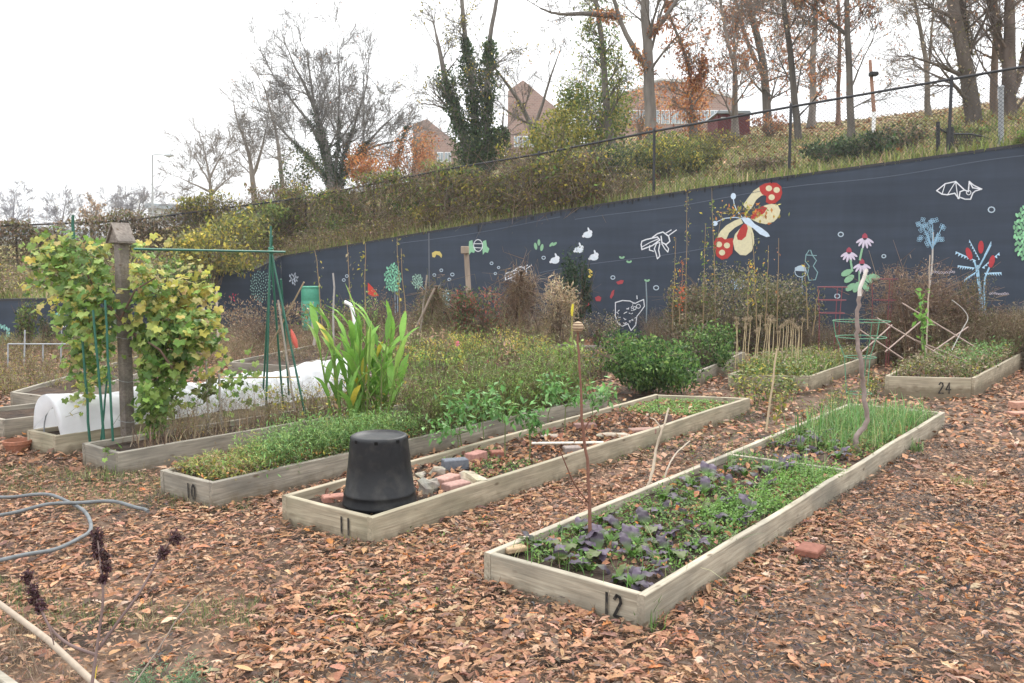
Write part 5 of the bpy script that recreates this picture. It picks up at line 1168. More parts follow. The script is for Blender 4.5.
# --- bricks and stones
def brick(px, py, z, rz, size, col, label, cat='brick', name='brick', tilt=0.0, rough=False, group='bricks and stones in bed 11'):
    c = Z0(px, py, z); g = G(); 
    if rough:
        q = np.random.default_rng(int(px)); n1, n2 = 5, 7; v = []
        for i in range(n1):
            th = math.pi * (i + .5) / n1
            for j in range(n2):
                f = 2 * math.pi * j / n2; d = V(math.sin(th) * math.cos(f), math.sin(th) * math.sin(f), math.cos(th)); d = np.sign(d) * np.abs(d) ** .6; v.append(d * size / 2 * q.uniform(.72, 1.18))
        v = np.array(v) @ rots([rz], [tilt])[0].T + c; idx = np.arange(n1 * n2).reshape(n1, n2); nx = np.roll(idx, -1, 1); g.add(v, np.stack([idx[:-1].ravel(), idx[1:].ravel(), nx[1:].ravel(), nx[:-1].ravel()], 1), np.clip(pick([col], len(v), .12), 0, 1)); g.add(v[:n2], [list(range(n2))[::-1]], col); g.add(v[-n2:], [list(range(n2))], col)
    else: g.box(c, size, col, rot=rots([rz], [tilt])[0], bev=.006)
    return tag(g.build(name, 'stone' if rough else 'brick', None, org=c), label, cat, group)
BR = (.34, .17, .13)
brick(337, 499, .13, .4, (.19, .09, .06), BR, 'red brick lying left of the upturned black pot')
brick(455, 464, .16, .35, (.19, .10, .08), (.13, .14, .16), 'dark grey block above the stones in bed 11', 'block')
brick(476, 457, .16, .95, (.17, .10, .08), (.36, .19, .16), 'pinkish brick next to the dark grey block')
brick(438, 474, .15, .2, (.12, .10, .10), (.30, .27, .21), 'round tan stone left of the dark grey block', 'stone', 'stone', 0, True)
brick(429, 487, .15, .9, (.17, .14, .12), (.27, .25, .21), 'rough grey stone right of the black pot', 'stone', 'stone', .1, True)
brick(472, 481, .16, -.6, (.26, .12, .11), (.40, .35, .26), 'long pale tan stone leaning on the long board of bed 11', 'stone', 'stone', .15, True)
brick(447, 481, .17, 1.0, (.19, .10, .07), (.37, .22, .18), 'upper of the two stacked pink bricks by the tan stone')
brick(456, 488, .15, .75, (.18, .10, .08), (.33, .20, .17), 'lower front pink brick by the tan stone')
brick(421, 476, .13, 1.2, (.10, .08, .06), (.28, .25, .2), 'small stone just right of the black pot', 'stone', 'stone', 0, True)
brick(497, 455, .14, 0.2, (.10, .09, .07), (.26, .11, .08), 'small dark red brick piece among the pepper seedlings')
brick(572, 450, .15, .2, (.14, .10, .06), (.24, .20, .18), 'grey brick piece by the white slat in bed 11')
brick(585, 426, .16, .1, (.21, .10, .05), (.25, .15, .13), 'dull red brick at the back board of bed 11')
brick(612, 435, .15, -.05, (.34, .12, .04), (.33, .28, .22), 'flat tan stone slab in the middle of bed 11', 'stone', 'stone', 0, True)
brick(642, 431, .15, .25, (.24, .11, .05), (.27, .17, .14), 'flat reddish brick right of the tan slab')
brick(552, 436, .14, .1, (.24, .12, .03), (.34, .29, .23), 'flat pale stone left of the tan slab', 'stone', 'stone', 0, True)
brick(668, 421, .17, .3, (.03, .09, .13), (.14, .10, .09), 'dark broken tile standing upright on the edge of bed 11', 'tile', 'tile', .1)
brick(568, 443, .165, .05, (.62, .03, .02), (.62, .58, .50), 'thin white wooden slat across bed 11', 'slat', 'slat')
brick(487, 437, .02, .3, (.16, .10, .05), (.50, .45, .38), 'pale stone on the path behind bed 11', 'stone', 'stone', 0, True, 'stones on the path')
brick(503, 434, .02, -.5, (.09, .07, .04), (.5, .46, .4), 'smaller pale stone beside the pale path stone', 'stone', 'stone', 0, True, 'stones on the path')
brick(810, 550, .045, .95, (.17, .13, .04), (.20, .085, .06), 'dark red brick paver on the leaves right of bed 12', group='loose bricks on the path')
brick(1020, 405, .06, .2, (.22, .12, .08), (.40, .22, .16), 'orange pink brick at the right edge of the path', group='loose bricks on the path')
brick(1019, 414, .03, .2, (.22, .12, .05), (.42, .22, .16), 'lower pink brick under the one at the right edge', group='loose bricks on the path')
brick(515, 549, .145, .5, (.12, .06, .03), (.36, .26, .16), 'flat chip of wood in the left corner of bed 12', 'wood chip', 'wood_chip', group='loose chips')
brick(546, 401, .0, .2, (.10, .16, .26), (.20, .19, .18), 'grey wooden block standing beside the pepper plants', 'block', 'block', group='loose chips')

# --- mustard greens
def mustard(seed, sc=1.0, label=None, purple=1.0):
    q = np.random.default_rng(seed); e = empty('mustard_plant', (0, 0, -5), label or '', 'mustard plant', 'purple mustard greens in bed 12'); g = G(); gs = G()
    for k in range(q.integers(5, 8)):
        yaw = q.uniform(0, 6.3); L_ = q.uniform(.14, .23) * sc; W_ = L_ * q.uniform(.15, .21); cg = np.array((.12, .22, .04)) * q.uniform(.8, 1.2); cp = np.array((.10, .075, .11)) * q.uniform(.5, 1.4) if q.uniform() < .82 * purple else np.array((.12, .15, .05))
        archleaf(g, (q.normal(0, .012), q.normal(0, .012), 0), yaw, L_, W_, q.uniform(1.25, 1.55), q.uniform(-1.5, .3), .3, cg, cp * 1.0, 12, 7, -.15, q, stalk=.25)
    for k in range(4):
        yaw = q.uniform(0, 6.3); archleaf(gs, (0, 0, 0), yaw, .09 * sc, .02, 1.4, .8, .2, (.2, .3, .07), (.12, .24, .05), 5, 3, .1, q)
    g.build('leaf', 'leaf', e, smooth=True); gs.build('young_leaf', 'leaf', e); return e
protos = [mustard(50 + i, 1.0) for i in range(6)]
mp = [(540, 545), (577, 530), (600, 520), (612, 542), (632, 555), (655, 545), (560, 560), (590, 568), (615, 580), (645, 572), (622, 532), (640, 520), (660, 512), (678, 502), (700, 512), (668, 532), (690, 528), (655, 560), (672, 554), (694, 545), (716, 532), (735, 520), (720, 505), (705, 492), (690, 484), (676, 492), (662, 498), (708, 478), (730, 485), (745, 500), (760, 488), (745, 474), (726, 468), (770, 470), (790, 468), (545, 525), (562, 512), (585, 508), (605, 502), (628, 500), (648, 488), (578, 548), (600, 555), (632, 585), (665, 578), (636, 545), (684, 515), (752, 512), (650, 530),
      (752, 446), (768, 440), (784, 444), (800, 448), (815, 452), (790, 432), (806, 438), (775, 428), (830, 446), (745, 438), (838, 456), (818, 436), (760, 430), (798, 456)]
plab = ['nearest the left corner of bed 12', 'left of the tall red brown stalk', 'just behind the tall red brown stalk', 'right of the tall red brown stalk', 'near the number 12 board', 'by the front right corner of bed 12']
nmu = 0; MU = []
for i, (x, y) in enumerate(mp):
    p = Z0(x, y + 4, .115)
    if not in_quad(np.array([p[:2]]), sub(Q12, .08, .92, .02, .99))[0]: continue
    o = copy_tree(protos[i % 6], p, R.uniform(0, 6.3), scale=R.uniform(.58, .98)) if nmu >= 6 else protos[nmu]
    if nmu < 6: o.location = tuple(p); o.rotation_euler = (0, 0, R.uniform(0, 6.3)); o.scale = (.8,) * 3
    MU.append((o, p))
    where = 'at the near end of bed 12' if y > 540 else 'in the dense middle patch of bed 12' if y > 490 else 'just before the divider of bed 12' if y > 462 and x < 800 else 'beyond the divider of bed 12'
    o['label'] = f'ruffled purple mustard plant {where}'; nmu += 1
ORD = 'first second third fourth fifth sixth seventh eighth ninth tenth eleventh twelfth thirteenth fourteenth fifteenth sixteenth seventeenth eighteenth nineteenth twentieth'.split() + ['twenty-' + k_ for k_ in 'first second third fourth fifth sixth seventh eighth ninth'.split()] + ['thirtieth']
dq = (Q12[3] - Q12[0]) / np.linalg.norm(Q12[3] - Q12[0]); dw = V(dq[1], -dq[0]); strips = {}
for o, p in MU:
    r_ = p[:2] - Q12[0]; strips.setdefault('left' if r_ @ dw < .32 else 'middle' if r_ @ dw < .6 else 'right', []).append((r_ @ dq, o))
for k_, L_ in strips.items():
    for i, (a_, o) in enumerate(sorted(L_, key=lambda t_: t_[0])): o['label'] = f'purple mustard plant, {ORD[i]} from the near end in the {k_} third of bed 12'
g = G()
P = sample_quad(sub(Q12, .04, .96, .01, .52), 1700); P = P[patch_noise(P, 2.5, 8) > .05]; weeds(g, P, .11, .07, GRN, [(.11, .22, .04), (.16, .28, .06), (.08, .16, .035)], .028, 5, .4, rad=.0012)
P = sample_quad(sub(Q12, .55, .97, .2, .51), 700); P = P[patch_noise(P, 4, 18) > -.3]; weeds(g, P, .11, .09, GRN, [(.14, .27, .05), (.18, .32, .07)], .026, 7, .4, rad=.0012)
P = sample_quad(sub(Q12, .03, .97, .57, .99), 1300); weeds(g, P, .11, .09, GRN, [(.13, .24, .05), (.2, .25, .07)], .03, 5, .4, rad=.0012)
tag(g.build('low_weeds', 'leaf'), 'small green weeds and chickweed filling bed 12', None, kind='stuff')
g = G(); GO = [(.12, .25, .07), (.15, .29, .09), (.21, .34, .13), (.30, .33, .14), (.09, .19, .05)]
P = sample_quad(sub(Q12, .04, .97, .58, .98), 1500); P = P[R.uniform(0, 1, len(P)) < .35 + .9 * patch_noise(P, 3, 3)]; grass(g, P, .11, .36, GO, .5, .16)
P = sample_quad(sub(Q12, .25, .97, .75, .99), 700); P = P[patch_noise(P, 4, 23) > -.2]; grass(g, P, .11, .25, GO, .55, .16)
P = sample_quad(sub(Q12, .1, .9, .40, .51), 160); grass(g, P, .11, .22, GO, .5, .2)
P = sample_quad(sub(Q12, .05, .5, .0, .12), 60); grass(g, P, .11, .16, GO, .5, .35)
P = sample_quad(sub(Q12, .6, .99, .03, .35), 70); grass(g, P, .11, .2, GO, .6, .6)
tag(g.build('green_blades', 'leaf'), 'bright upright onion and oat blades in bed 12', None, kind='stuff')
def tuft(x, y, n, h, pal, label, z=0.0, rad=.06, lean=.45, name='grass_tuft', ws=1.0):
    p = Z0(x, y, z); g = G(); P = p[:2] + R.normal(0, rad, (n, 2)); grass(g, P, z, h, pal, ws, lean); return tag(g.build(name, 'leaf', None, org=p), label, 'grass tuft', 'grass tufts on the paths')
tuft(962, 486, 150, .10, [(.16, .24, .06), (.3, .3, .12)], 'green grass tuft alone on the leaves far right of bed 12', rad=.05, lean=.7)
tuft(985, 490, 60, .08, [(.3, .3, .12), (.16, .24, .06)], 'sparse pale grass tuft right of the lone green tuft', rad=.05, lean=.9)
tuft(914, 452, 90, .16, GO, 'upright green tuft at the long side of bed 12', rad=.03, lean=.35)
tuft(806, 438, 20, .3, GO, 'broad green blades rising by the divider board of bed 12', .1, .015, .7, ws=2.2)
tuft(650, 628, 26, .16, [(.14, .26, .06)], 'little green tuft at the near right corner of bed 12', rad=.03, lean=.8)
tuft(470, 612, 40, .05, GRN, 'low green weed patch left of bed 12', rad=.06, lean=.9)
tuft(434, 592, 30, .05, GRN, 'low green weed on the path between beds 11 and 12', rad=.05, lean=.9)
tuft(350, 545, 70, .07, GRN + YG, 'small weeds under the number 11 board', rad=.06, lean=.9)
tuft(185, 500, 130, .10, TAN + GRN, 'dry straw tuft at the foot of bed 10', rad=.08, lean=.9)
tuft(105, 478, 200, .12, [(.16, .24, .06), (.3, .3, .14)], 'weedy tuft below the wooden post', rad=.14, lean=.8)
tuft(500, 575, 120, .12, TAN + BRN, 'dry straw tuft at the left end board of bed 12', rad=.10, lean=.9)
tuft(610, 608, 120, .10, TAN + BRN, 'dead grass along the front board of bed 12', rad=.12, lean=.9)
tuft(898, 595, 16, .05, GRN, 'tiny green seedling on the leaves at lower right', rad=.02, lean=.8)
tuft(560, 452, 26, .12, GRN, 'small green weed against the long side of bed 11', rad=.03)
tuft(622, 452, 50, .11, GRN, 'green sprig on the path between beds 11 and 12', rad=.03)
g = G(); P = np.concatenate([sample_quad(sub(Q12, .93, .99, .02, .5), 26), sample_quad(sub(Q12, .1, .95, .0, .03), 12), sample_quad(sub(Q12, .01, .06, .05, .5), 16)]); grass(g, P, .13, .26, GO + TAN, .35, .95)
tag(g.build('drooping_blades', 'leaf'), 'long thin blades drooping over the boards of bed 12', None, kind='stuff')
# grassy film at left
g = G(); P = sample_quad(gquad([(-30, 640), (270, 640), (260, 480), (-30, 462)]), 15000); P = P[patch_noise(P, 1.8, 6) > -.1]; P = P[outside_beds(P, BEDQ)]; grass(g, P, .0, .075, [(.20, .22, .09), (.30, .27, .14), (.13, .19, .06)], 1.0, .9)
P = sample_quad(gquad([(230, 640), (1000, 640), (900, 420), (380, 540)]), 900); P = P[outside_beds(P, BEDQ)]; P = P[patch_noise(P, 2.5, 9) > .35]; weeds(g, P, .0, .05, GRN, GRN, .02, 5, .4, rad=.001)
P = sample_quad(gquad([(560, 470), (740, 470), (800, 400), (700, 400)]), 500); P = P[outside_beds(P, BEDQ)]; weeds(g, P, .0, .06, GRN, GRN, .022, 5, .4, rad=.001)
tag(g.build('thin_grass', 'leaf'), 'thin yellowing grass between the fallen leaves', None, kind='stuff')

# --- stalks and sticks in front
def stick(P, r, col, label, name='stick', cat='stick', m='stem', extra=(), grp_=None):
    P = smooth([at_Y(*p) for p in P], 4); g = G(); n = len(P); P[1:-1] += R.normal(0, r * .22, (n - 2, 3)); g.tube(P, np.linspace(r, r * .55, n) * (1 + R.normal(0, .06, n)), 8, col)
    for E_ in extra: E2 = smooth([at_Y(*p) for p in E_], 3); g.tube(E2, np.linspace(r * .5, r * .25, len(E2)), 5, col)
    return tag(g.build(name, m, None, smooth=True, org=P[0]), label, cat, grp_)
stalk_ = stick([(592, 556, 4.55), (590, 520, 4.56), (588, 470, 4.6), (583, 430, 4.6), (580, 380, 4.62), (578, 332, 4.65)], .0105, (.18, .09, .065), 'tall red brown dried stalk rising from the near end of bed 12', 'dried_stalk', 'stalk', extra=[[(588, 502, 4.57), (575, 485, 4.5), (566, 465, 4.45), (559, 448, 4.4)], [(587, 505, 4.57), (578, 497, 4.6), (573, 490, 4.65)], [(584, 430, 4.6), (590, 420, 4.6), (597, 412, 4.6)]])
g = G(); c_ = V(*at_Y(578, 327, 4.65)); 
prof_ = [(max(.001, .03 * math.sin(i_ * math.pi / 12)), -.03 * math.cos(i_ * math.pi / 12)) for i_ in range(13)]; g.lathe(prof_, 18, (.44, .34, .23), c_, False, False)
for i_ in (3, 5, 7, 9): g.tube(np.array([c_ + V(math.cos(t_) * prof_[i_][0], math.sin(t_) * prof_[i_][0], prof_[i_][1]) for t_ in np.arange(18) * .349]), .0035, 5, (.22, .15, .10), closed=True)
adopt(g.build('knob', 'stem', None, org=c_), stalk_)
ys_ = stick([(573, 352, 12), (572, 330, 12), (572, 306, 12)], .012, (.35, .30, .12), 'thin stick with a yellow tip behind the striped knob', extra=()); g = G(); g.tube([at_Y(572, 316, 11.98), at_Y(572, 311, 11.98), at_Y(573, 304, 11.98)], [.012, .02, .015], 8, (.65, .55, .06)); adopt(g.build('yellow_tip', 'paint', None, org=at_Y(572, 316, 11.98)), ys_)
stick([(646, 492, 5.9), (652, 475, 5.9), (656, 450, 5.95), (662, 430, 5.95), (669, 408, 6.0)], .012, (.48, .40, .31), 'pale bare stick leaning at the left side of bed 12', extra=[[(662, 430, 5.95), (655, 420, 5.95), (650, 418, 5.95)]])
stick([(662, 487, 6.0), (667, 470, 6.0), (675, 455, 6.1), (690, 441, 6.2)], .008, (.45, .38, .30), 'thinner pale stick beside the bare leaning stick')
drift_ = stick([(861, 458, 7.05), (856, 445, 7.05), (858, 434, 7.05), (867, 420, 7.05), (865, 405, 7.05), (863, 385, 7.05), (862, 368, 7.0), (858, 350, 7.0), (857, 330, 7.0), (859, 305, 7.0), (860, 288, 7.0), (864, 278, 7.0), (866, 270, 7.0)], .024, (.25, .20, .18), 'crooked driftwood stake standing in the far half of bed 12')
g = G(); P = smooth([at_Y(*p) for p in ((859.5, 296, 6.99), (860, 288, 6.99), (864, 278, 6.99), (866.5, 269, 6.99))], 4); g.tube(P, np.linspace(.0165, .0145, len(P)), 8, (.62, .58, .54)); adopt(g.build('peeled_tip', 'stem', None, org=P[0]), drift_)
stick([(925, 372, 12.3), (927, 330, 12.3), (929, 290, 12.3), (930, 255, 12.3)], .014, (.42, .34, .27), 'slim pale pole in front of the painted blossom tree')

# --- bed 10
e = empty('canna', Z0(357, 428, .12), 'tall canna with broad bright green leaves and a coral bud', 'canna'); cb = np.array(e.location); q = np.random.default_rng(3); g = G(cb); gs = G(cb); CG = [(.17, .34, .06), (.22, .42, .08), (.13, .27, .05), (.28, .44, .10)]
for k in range(28):
    bx = q.normal(0, .15); by = q.normal(0, .11); h_ = q.uniform(.35, 1.0); b = cb + V(bx, by, 0); t = b + V(bx * .6, by * .4, h_); gs.tube([b, (b + t) / 2 + q.normal(0, .01, 3), t], [.013, .011, .006], 6, (.22, .34, .08))
    for j in range(5):
        u = .25 + .75 * j / 4; p = b + (t - b) * u; L_ = q.uniform(.24, .42); c = np.array(CG[q.integers(0, 4)]); c = np.array((.50, .42, .06)) if q.uniform() < .06 else c
        archleaf(g, p, q.uniform(0, 6.3), L_, L_ * q.uniform(.07, .115), q.uniform(1.1, 1.5), q.uniform(.3, 1.3), .15, c * .9, c * 1.1, 8, 5, .35, q)
gs.build('stem', 'leaf', e); g.build('foliage', 'leaf', e, smooth=True)
g = G(cb); p = V(*at_Y(297, 348, 8.0)); p2 = V(*at_Y(291, 329, 8.0)); g.tube([p, p + (p2 - p) * .35, p + (p2 - p) * .7, p2], [.012, .026, .02, .004], 8, (.70, .18, .14)); g.build('flower_bud', 'leaf', e, smooth=True)
g = G(cb); P = sample_quad([cb[:2] + V(-.3, -.25), cb[:2] + V(.35, -.25), cb[:2] + V(.35, .25), cb[:2] + V(-.3, .25)], 45); weeds(g, P, .1, .5, [(.2, .15, .08)], YEL + BRN, .06, 5, .2); g.build('dead_leaves', 'leaf', e)
g = G(); P = sample_quad(sub(Q10, -.02, 1.02, .01, .42), 950)
for lo, hi, hh_, pl in ((-9, -.15, .13, [(.30, .32, .10), (.22, .32, .09), (.34, .26, .12)]), (-.15, .25, .22, [(.16, .29, .07), (.23, .36, .10), (.36, .36, .11)]), (.25, 9, .31, [(.16, .29, .09), (.12, .23, .07), (.26, .38, .12)])):
    k_ = patch_noise(P, 2.2, 31); k_ = (k_ >= lo) & (k_ < hi); weeds(g, P[k_], .14, hh_, GRN, pl, .045, 12, .34, T=LEAFN, rad=.0015)
P = sample_quad(sub(Q10, .05, .97, .2, .36), 90); weeds(g, P, .14, .34, GRN, [(.14, .28, .07), (.2, .32, .08)], .045, 14, .25, T=LEAFN, rad=.002); P = sample_quad(sub(Q10, .3, .9, .22, .3), 60); grass(g, P, .14, .34, GO, 1.2, .2)
P = sample_quad(sub(Q10, -.02, 1.0, .0, .42), 900); weeds(g, P, .14, .12, BRN, BRN + YG + ORG[:1], .035, 5, .4, rad=.001)
tag(g.build('feathery_greens', 'leaf'), 'dense feathery green herbs in the near half of bed 10', None, kind='stuff')
g = G(); P = sample_quad(sub(Q10, .05, 1.0, .42, .97), 560); weeds(g, P, .14, .50, OLV + GRN, [(.18, .29, .06), (.24, .34, .08), (.28, .30, .09), (.13, .23, .05), (.20, .32, .07)], .06, 15, .25, T=LEAFN, rad=.0025, twigs=4)
P = sample_quad(sub(Q10, .0, 1.0, .4, 1.0), 300); weeds(g, P, .14, .52, BRN + TAN, BRN + TAN, .03, 6, .3, T=LEAFN, rad=.002, twigs=5)
P = sample_quad(gquad([(390, 400), (560, 385), (540, 366), (400, 366)]), 420); weeds(g, P, .0, .72, OLV + GRN + BRN, [(.18, .29, .06), (.24, .33, .08), (.3, .32, .10), (.13, .23, .05), (.38, .32, .13), (.2, .32, .07)], .065, 14, .25, T=LEAFN, rad=.0025, twigs=4)
P = sample_quad(gquad([(400, 392), (560, 382), (540, 360), (400, 360)]), 90); weeds(g, P, .0, 1.0, OLV + BRN, [(.16, .22, .06), (.24, .24, .09), (.3, .2, .1)], .05, 18, .2, T=LEAFN, rad=.003, twigs=6)
P = sample_quad(sub(Q10, .05, 1.0, .38, 1.0), 130); weeds(g, P, .14, .8, OLV + BRN, [(.16, .26, .06), (.24, .28, .09), (.12, .2, .05)], .055, 18, .2, T=LEAFN, rad=.003, twigs=6)
tag(g.build('tall_weeds', 'leaf'), 'tangle of tall green weeds behind the canna', None, kind='stuff')
g = G(); P = sample_quad(sub(Q9, .05, .97, .06, .95), 650); weeds(g, P, .14, .40, BRN + TAN, BRN + TAN + YG, .035, 6, .25, T=LEAFN, rad=.002, twigs=4); P = sample_quad(sub(Q9, .05, .97, .02, .6), 500); grass(g, P, .14, .22, TAN + BRN, 1, .4)
P = sample_quad(sub(Q9, .05, .97, .25, .55), 80); weeds(g, P, .14, .42, OLV, [(.45, .36, .06), (.16, .26, .06), (.3, .3, .08)], .05, 9, .2, rad=.002)
tag(g.build('dry_stems', 'leaf'), 'dry stems and straw in the bed with the grapevine', None, kind='stuff')
# goldenrod plumes
def goldenrod(px, py, h, label, seed):
    p = Z0(px, py, .1); g = G(); q = np.random.default_rng(seed); P = p[:2] + q.normal(0, .05, (4, 2)); e = empty('goldenrod', p, label, 'goldenrod', 'goldenrod plants beyond bed 10'); g = G(p)
    weeds(g, P, p[2], h, OLV, OLV + GRN, .05, 16, .12, T=LEAFN); g.build('stem', 'leaf', e); g = G(p); n = 130; t = q.uniform(.68, 1.02, n); L3 = np.stack([P[q.integers(0, 4, n), 0] + q.normal(0, .035, n) * (1.3 - t) * 4, P[q.integers(0, 4, n), 1] + q.normal(0, .03, n), p[2] + t * h * .85], 1)
    g.inst(LEAF, L3, rnd_rots(n), R.uniform(.015, .035, n), pick([(.50, .42, .08), (.42, .34, .08)], n)); g.build('flower_plume', 'leaf', e)
for i, (x, y, h_, lab) in enumerate(((430, 400, .62, 'goldenrod right of the canna leaves'), (455, 392, .66, 'goldenrod left of the pink flower'), (475, 385, .6, 'goldenrod below the rose bush'), (505, 385, .7, 'goldenrod plume left of the twig teepee foot'), (520, 395, .66, 'tall goldenrod in front of the twig teepee'), (545, 390, .6, 'goldenrod right of the twig teepee'), (408, 395, .5, 'goldenrod touching the canna on its right'))): goldenrod(x, y, h_ + .2, lab, i)
# pepper plants
def pepper(px, py, h_, label, seed, z=.12):
    p = Z0(px, py, z); q = np.random.default_rng(seed); e = empty('pepper_plant', p, label, 'pepper plant', 'young pepper plants in bed 11'); g = G(p); gl = G(p); tp_ = p + V(q.normal(0, .02), 0, h_ * .5); g.tube([p, (p + tp_) / 2 + q.normal(0, .008, 3), tp_], [.006, .005, .004], 6, (.20, .24, .10)); T_ = []
    for k in range(6):
        d = V(q.normal(0, .13), q.normal(0, .13), q.uniform(.15, .5) * h_); g.tube([tp_, tp_ + d * V(.7, .7, .5), tp_ + d], [.004, .003, .002], 4, (.16, .26, .07)); T_.append(tp_ + d); T_.append(tp_ + d * .6)
    T_ = np.array(T_); n = 120; P = T_[q.integers(0, len(T_), n)] + q.normal(0, .045, (n, 3)); gl.inst(LEAF, P, rots(q.uniform(0, 6.3, n), q.normal(.5, .5, n), q.normal(0, .3, n)), q.uniform(.04, .085, n), pick([(.10, .24, .06), (.14, .30, .08), (.08, .18, .05), (.18, .36, .11)], n, .15)); g.build('stem', 'leaf', e); gl.build('foliage', 'leaf', e)
for i, (x, y, h_, lab) in enumerate(((505, 460, .60, 'pepper plant above the small red brick piece'), (529, 463, .52, 'bright pepper plant right of the brick piece'), (565, 437, .55, 'tallest pepper plant near the white slat'), (548, 428, .52, 'pepper plant at the back board of bed 11'), (484, 442, .5, 'pepper plant on the path side of bed 11'), (462, 447, .45, 'leftmost pepper plant beside the weeds'), (590, 428, .42, 'rightmost small pepper plant before the red stalk'), (458, 455, .34, 'low pepper seedling behind the dark grey block'))): pepper(x, y, h_, lab, i)
g = G(); Q = sub(Q11, .06, .94, .12, .98)
P = sample_quad(Q, 1800); P = P[patch_noise(P, 2.4, 15) > .25]; weeds(g, P, .12, .04, GRN, [(.16, .28, .07), (.2, .33, .09)], .02, 5, .5, rad=.001); P = sample_quad(sub(Q11, .1, .95, .78, .98), 900); weeds(g, P, .12, .05, GRN, [(.16, .3, .07), (.22, .36, .09)], .026, 5, .5, rad=.001)
tag(g.build('ground_cover', 'leaf'), 'patches of small green seedlings in bed 11', None, kind='stuff')
g = G(); 
for QQ, n, zz in ((sub(Q11, .05, .95, .01, .99), 3000, .125), (sub(Q12, .05, .95, .01, .99), 1500, .12), (sub(Q23, .05, .95, .4, .99), 500, .16), (sub(Q24, .05, .95, .0, .99), 500, .22), (sub(Q21, .05, .95, .0, .99), 500, .14)):
    P = sample_quad(QQ, n); L3 = np.concatenate([P, R.uniform(zz, zz + .02, (n, 1))], 1); g.inst(OAK[3], L3, rnd_rots(n, .4), R.uniform(.5, 1.2, n) * .055, pick(LP, n, .2, LW))
tag(g.build('bed_leaf_litter', 'litter'), 'fallen leaves lying on the soil of the beds', None, kind='stuff')

# --- middle distance: dry tangle
def mass(name, label, Q, n, h, stem, leaf, size, nl, seed=0, twigs=5, z=0.0, T=LEAFN, spread=.3, rad=.003):
    g = G(); P = sample_quad(Q, n); P = P[np.array([y < d0(512 + F * x / y) - .1 for x, y in P])]; hn = .75 + .35 * patch_noise(P, 1.4, seed)
    for lo, hi in ((0, .6), (.6, .85), (.85, 1.1), (1.1, 3)):
        k = (hn >= lo) & (hn < hi)
        if k.any(): weeds(g, P[k], z, h * float(np.clip(hn[k].mean(), .4, 1.5)), stem, leaf, size, nl, spread, T=T, rad=rad, twigs=twigs)
    tag(g.build(name, 'leaf'), label, None, kind='stuff')
mass('dry_weeds', 'brown and olive weeds across the far left beds', gquad([(-60, 402), (90, 402), (240, 352), (-60, 342)]), 2600, .36, BRN + TAN + [(.24, .2, .17)], OLV + BRN + YG + [(.26, .18, .14)], .05, 9, 1)
mass('dry_weeds', 'brown weeds between the row cover and the barrel', gquad([(150, 372), (330, 372), (380, 334), (200, 334)]), 2000, .42, BRN + TAN, BRN + OLV, .05, 8, 2)
mass('dry_weeds', 'tall dry brown weeds between the canna and the rose bush', gquad([(300, 374), (480, 366), (520, 336), (330, 334)]), 1900, .8, BRN + TAN, BRN + OLV + TAN + TAN + YG + [(.28, .14, .10)], .05, 9, 3)
mass('dry_weeds', 'dry pale weeds between the rose bush and the round green bush', gquad([(460, 360), (560, 358), (600, 337), (490, 333)]), 1300, .62, TAN + BRN, TAN + BRN + OLV, .05, 8, 4)
mass('dry_weeds', 'brown weeds along the wall foot behind the dry stalk bed', gquad([(640, 350), (850, 361), (850, 348), (640, 339)]), 2400, .8, BRN + [(.25, .22, .19)], OLV + BRN + [(.25, .22, .18)], .05, 9, 5)
mass('dry_weeds', 'brown seed-headed weeds along the wall foot at the right', gquad([(870, 366), (1080, 374), (1080, 358), (870, 351)]), 4200, 1.15, BRN + TAN, OLV + BRN + TAN, .07, 12, 6, spread=.2)
mass('dry_weeds', 'low yellow green weeds at the foot of the left wall', gquad([(-40, 356), (200, 350), (200, 338), (-40, 344)]), 900, .45, OLV + BRN, YG + OLV, .06, 10, 7)
def sh(px, py, rpx, hpx, n, size, pal, seed, label, name='shrub', cat='shrub', z=0.0, clump=0, T=LEAF, w=None, stemcol=(.15, .11, .08), shell=.35, grp_='garden shrubs', zb=0.0):
    Y = at_z(px, py, zb)[1]; return bush(name, label, px, py, Y, rpx * Y / F, hpx * Y / F / 1.9, n, size, pal, seed, cat=cat, group=grp_, z=zb, clump=clump, T=T, w=w, stemcol=stemcol, shell=shell)
BG = [(.055, .12, .03), (.08, .17, .04), (.13, .23, .055), (.035, .08, .02), (.19, .28, .08)]
sh(645, 394, 56, 62, 8500, .06, BG, 1, 'dense round green bush behind bed 11'); sh(702, 376, 34, 56, 3200, .055, BG + [(.2, .3, .1)], 2, 'lighter green bush touching the round bush on its right')
sh(596, 380, 14, 34, 350, .05, YG + GRN, 3, 'thin yellow green sprig bush left of the round bush')
GBR = [(.25, .21, .15), (.17, .145, .10), (.30, .25, .17), (.17, .18, .09)]
sh(735, 354, 66, 92, 9500, .06, GBR + OLV, 4, 'large grey brown shrub below the painted butterfly'); sh(690, 352, 30, 74, 3000, .06, GBR + OLV + [(.34, .16, .08)], 5, 'brown shrub with orange leaves right of the painted raccoon'); sh(790, 352, 34, 76, 3400, .06, GBR + OLV, 6, 'greyish shrub under the painted cactus'); 
sh(485, 356, 36, 80, 4200, .06, [(.08, .15, .05), (.12, .19, .06), (.34, .09, .07), (.20, .12, .08), (.26, .11, .08), (.16, .13, .08)], 7, 'rose bush with red leaves and a pink bloom left of the teepee', 'rose_bush', 'rose bush')
sh(262, 350, 46, 58, 2600, .05, BRN + [(.22, .18, .13), (.17, .14, .10)], 8, 'domed heap of dry brown vines below the green barrel')
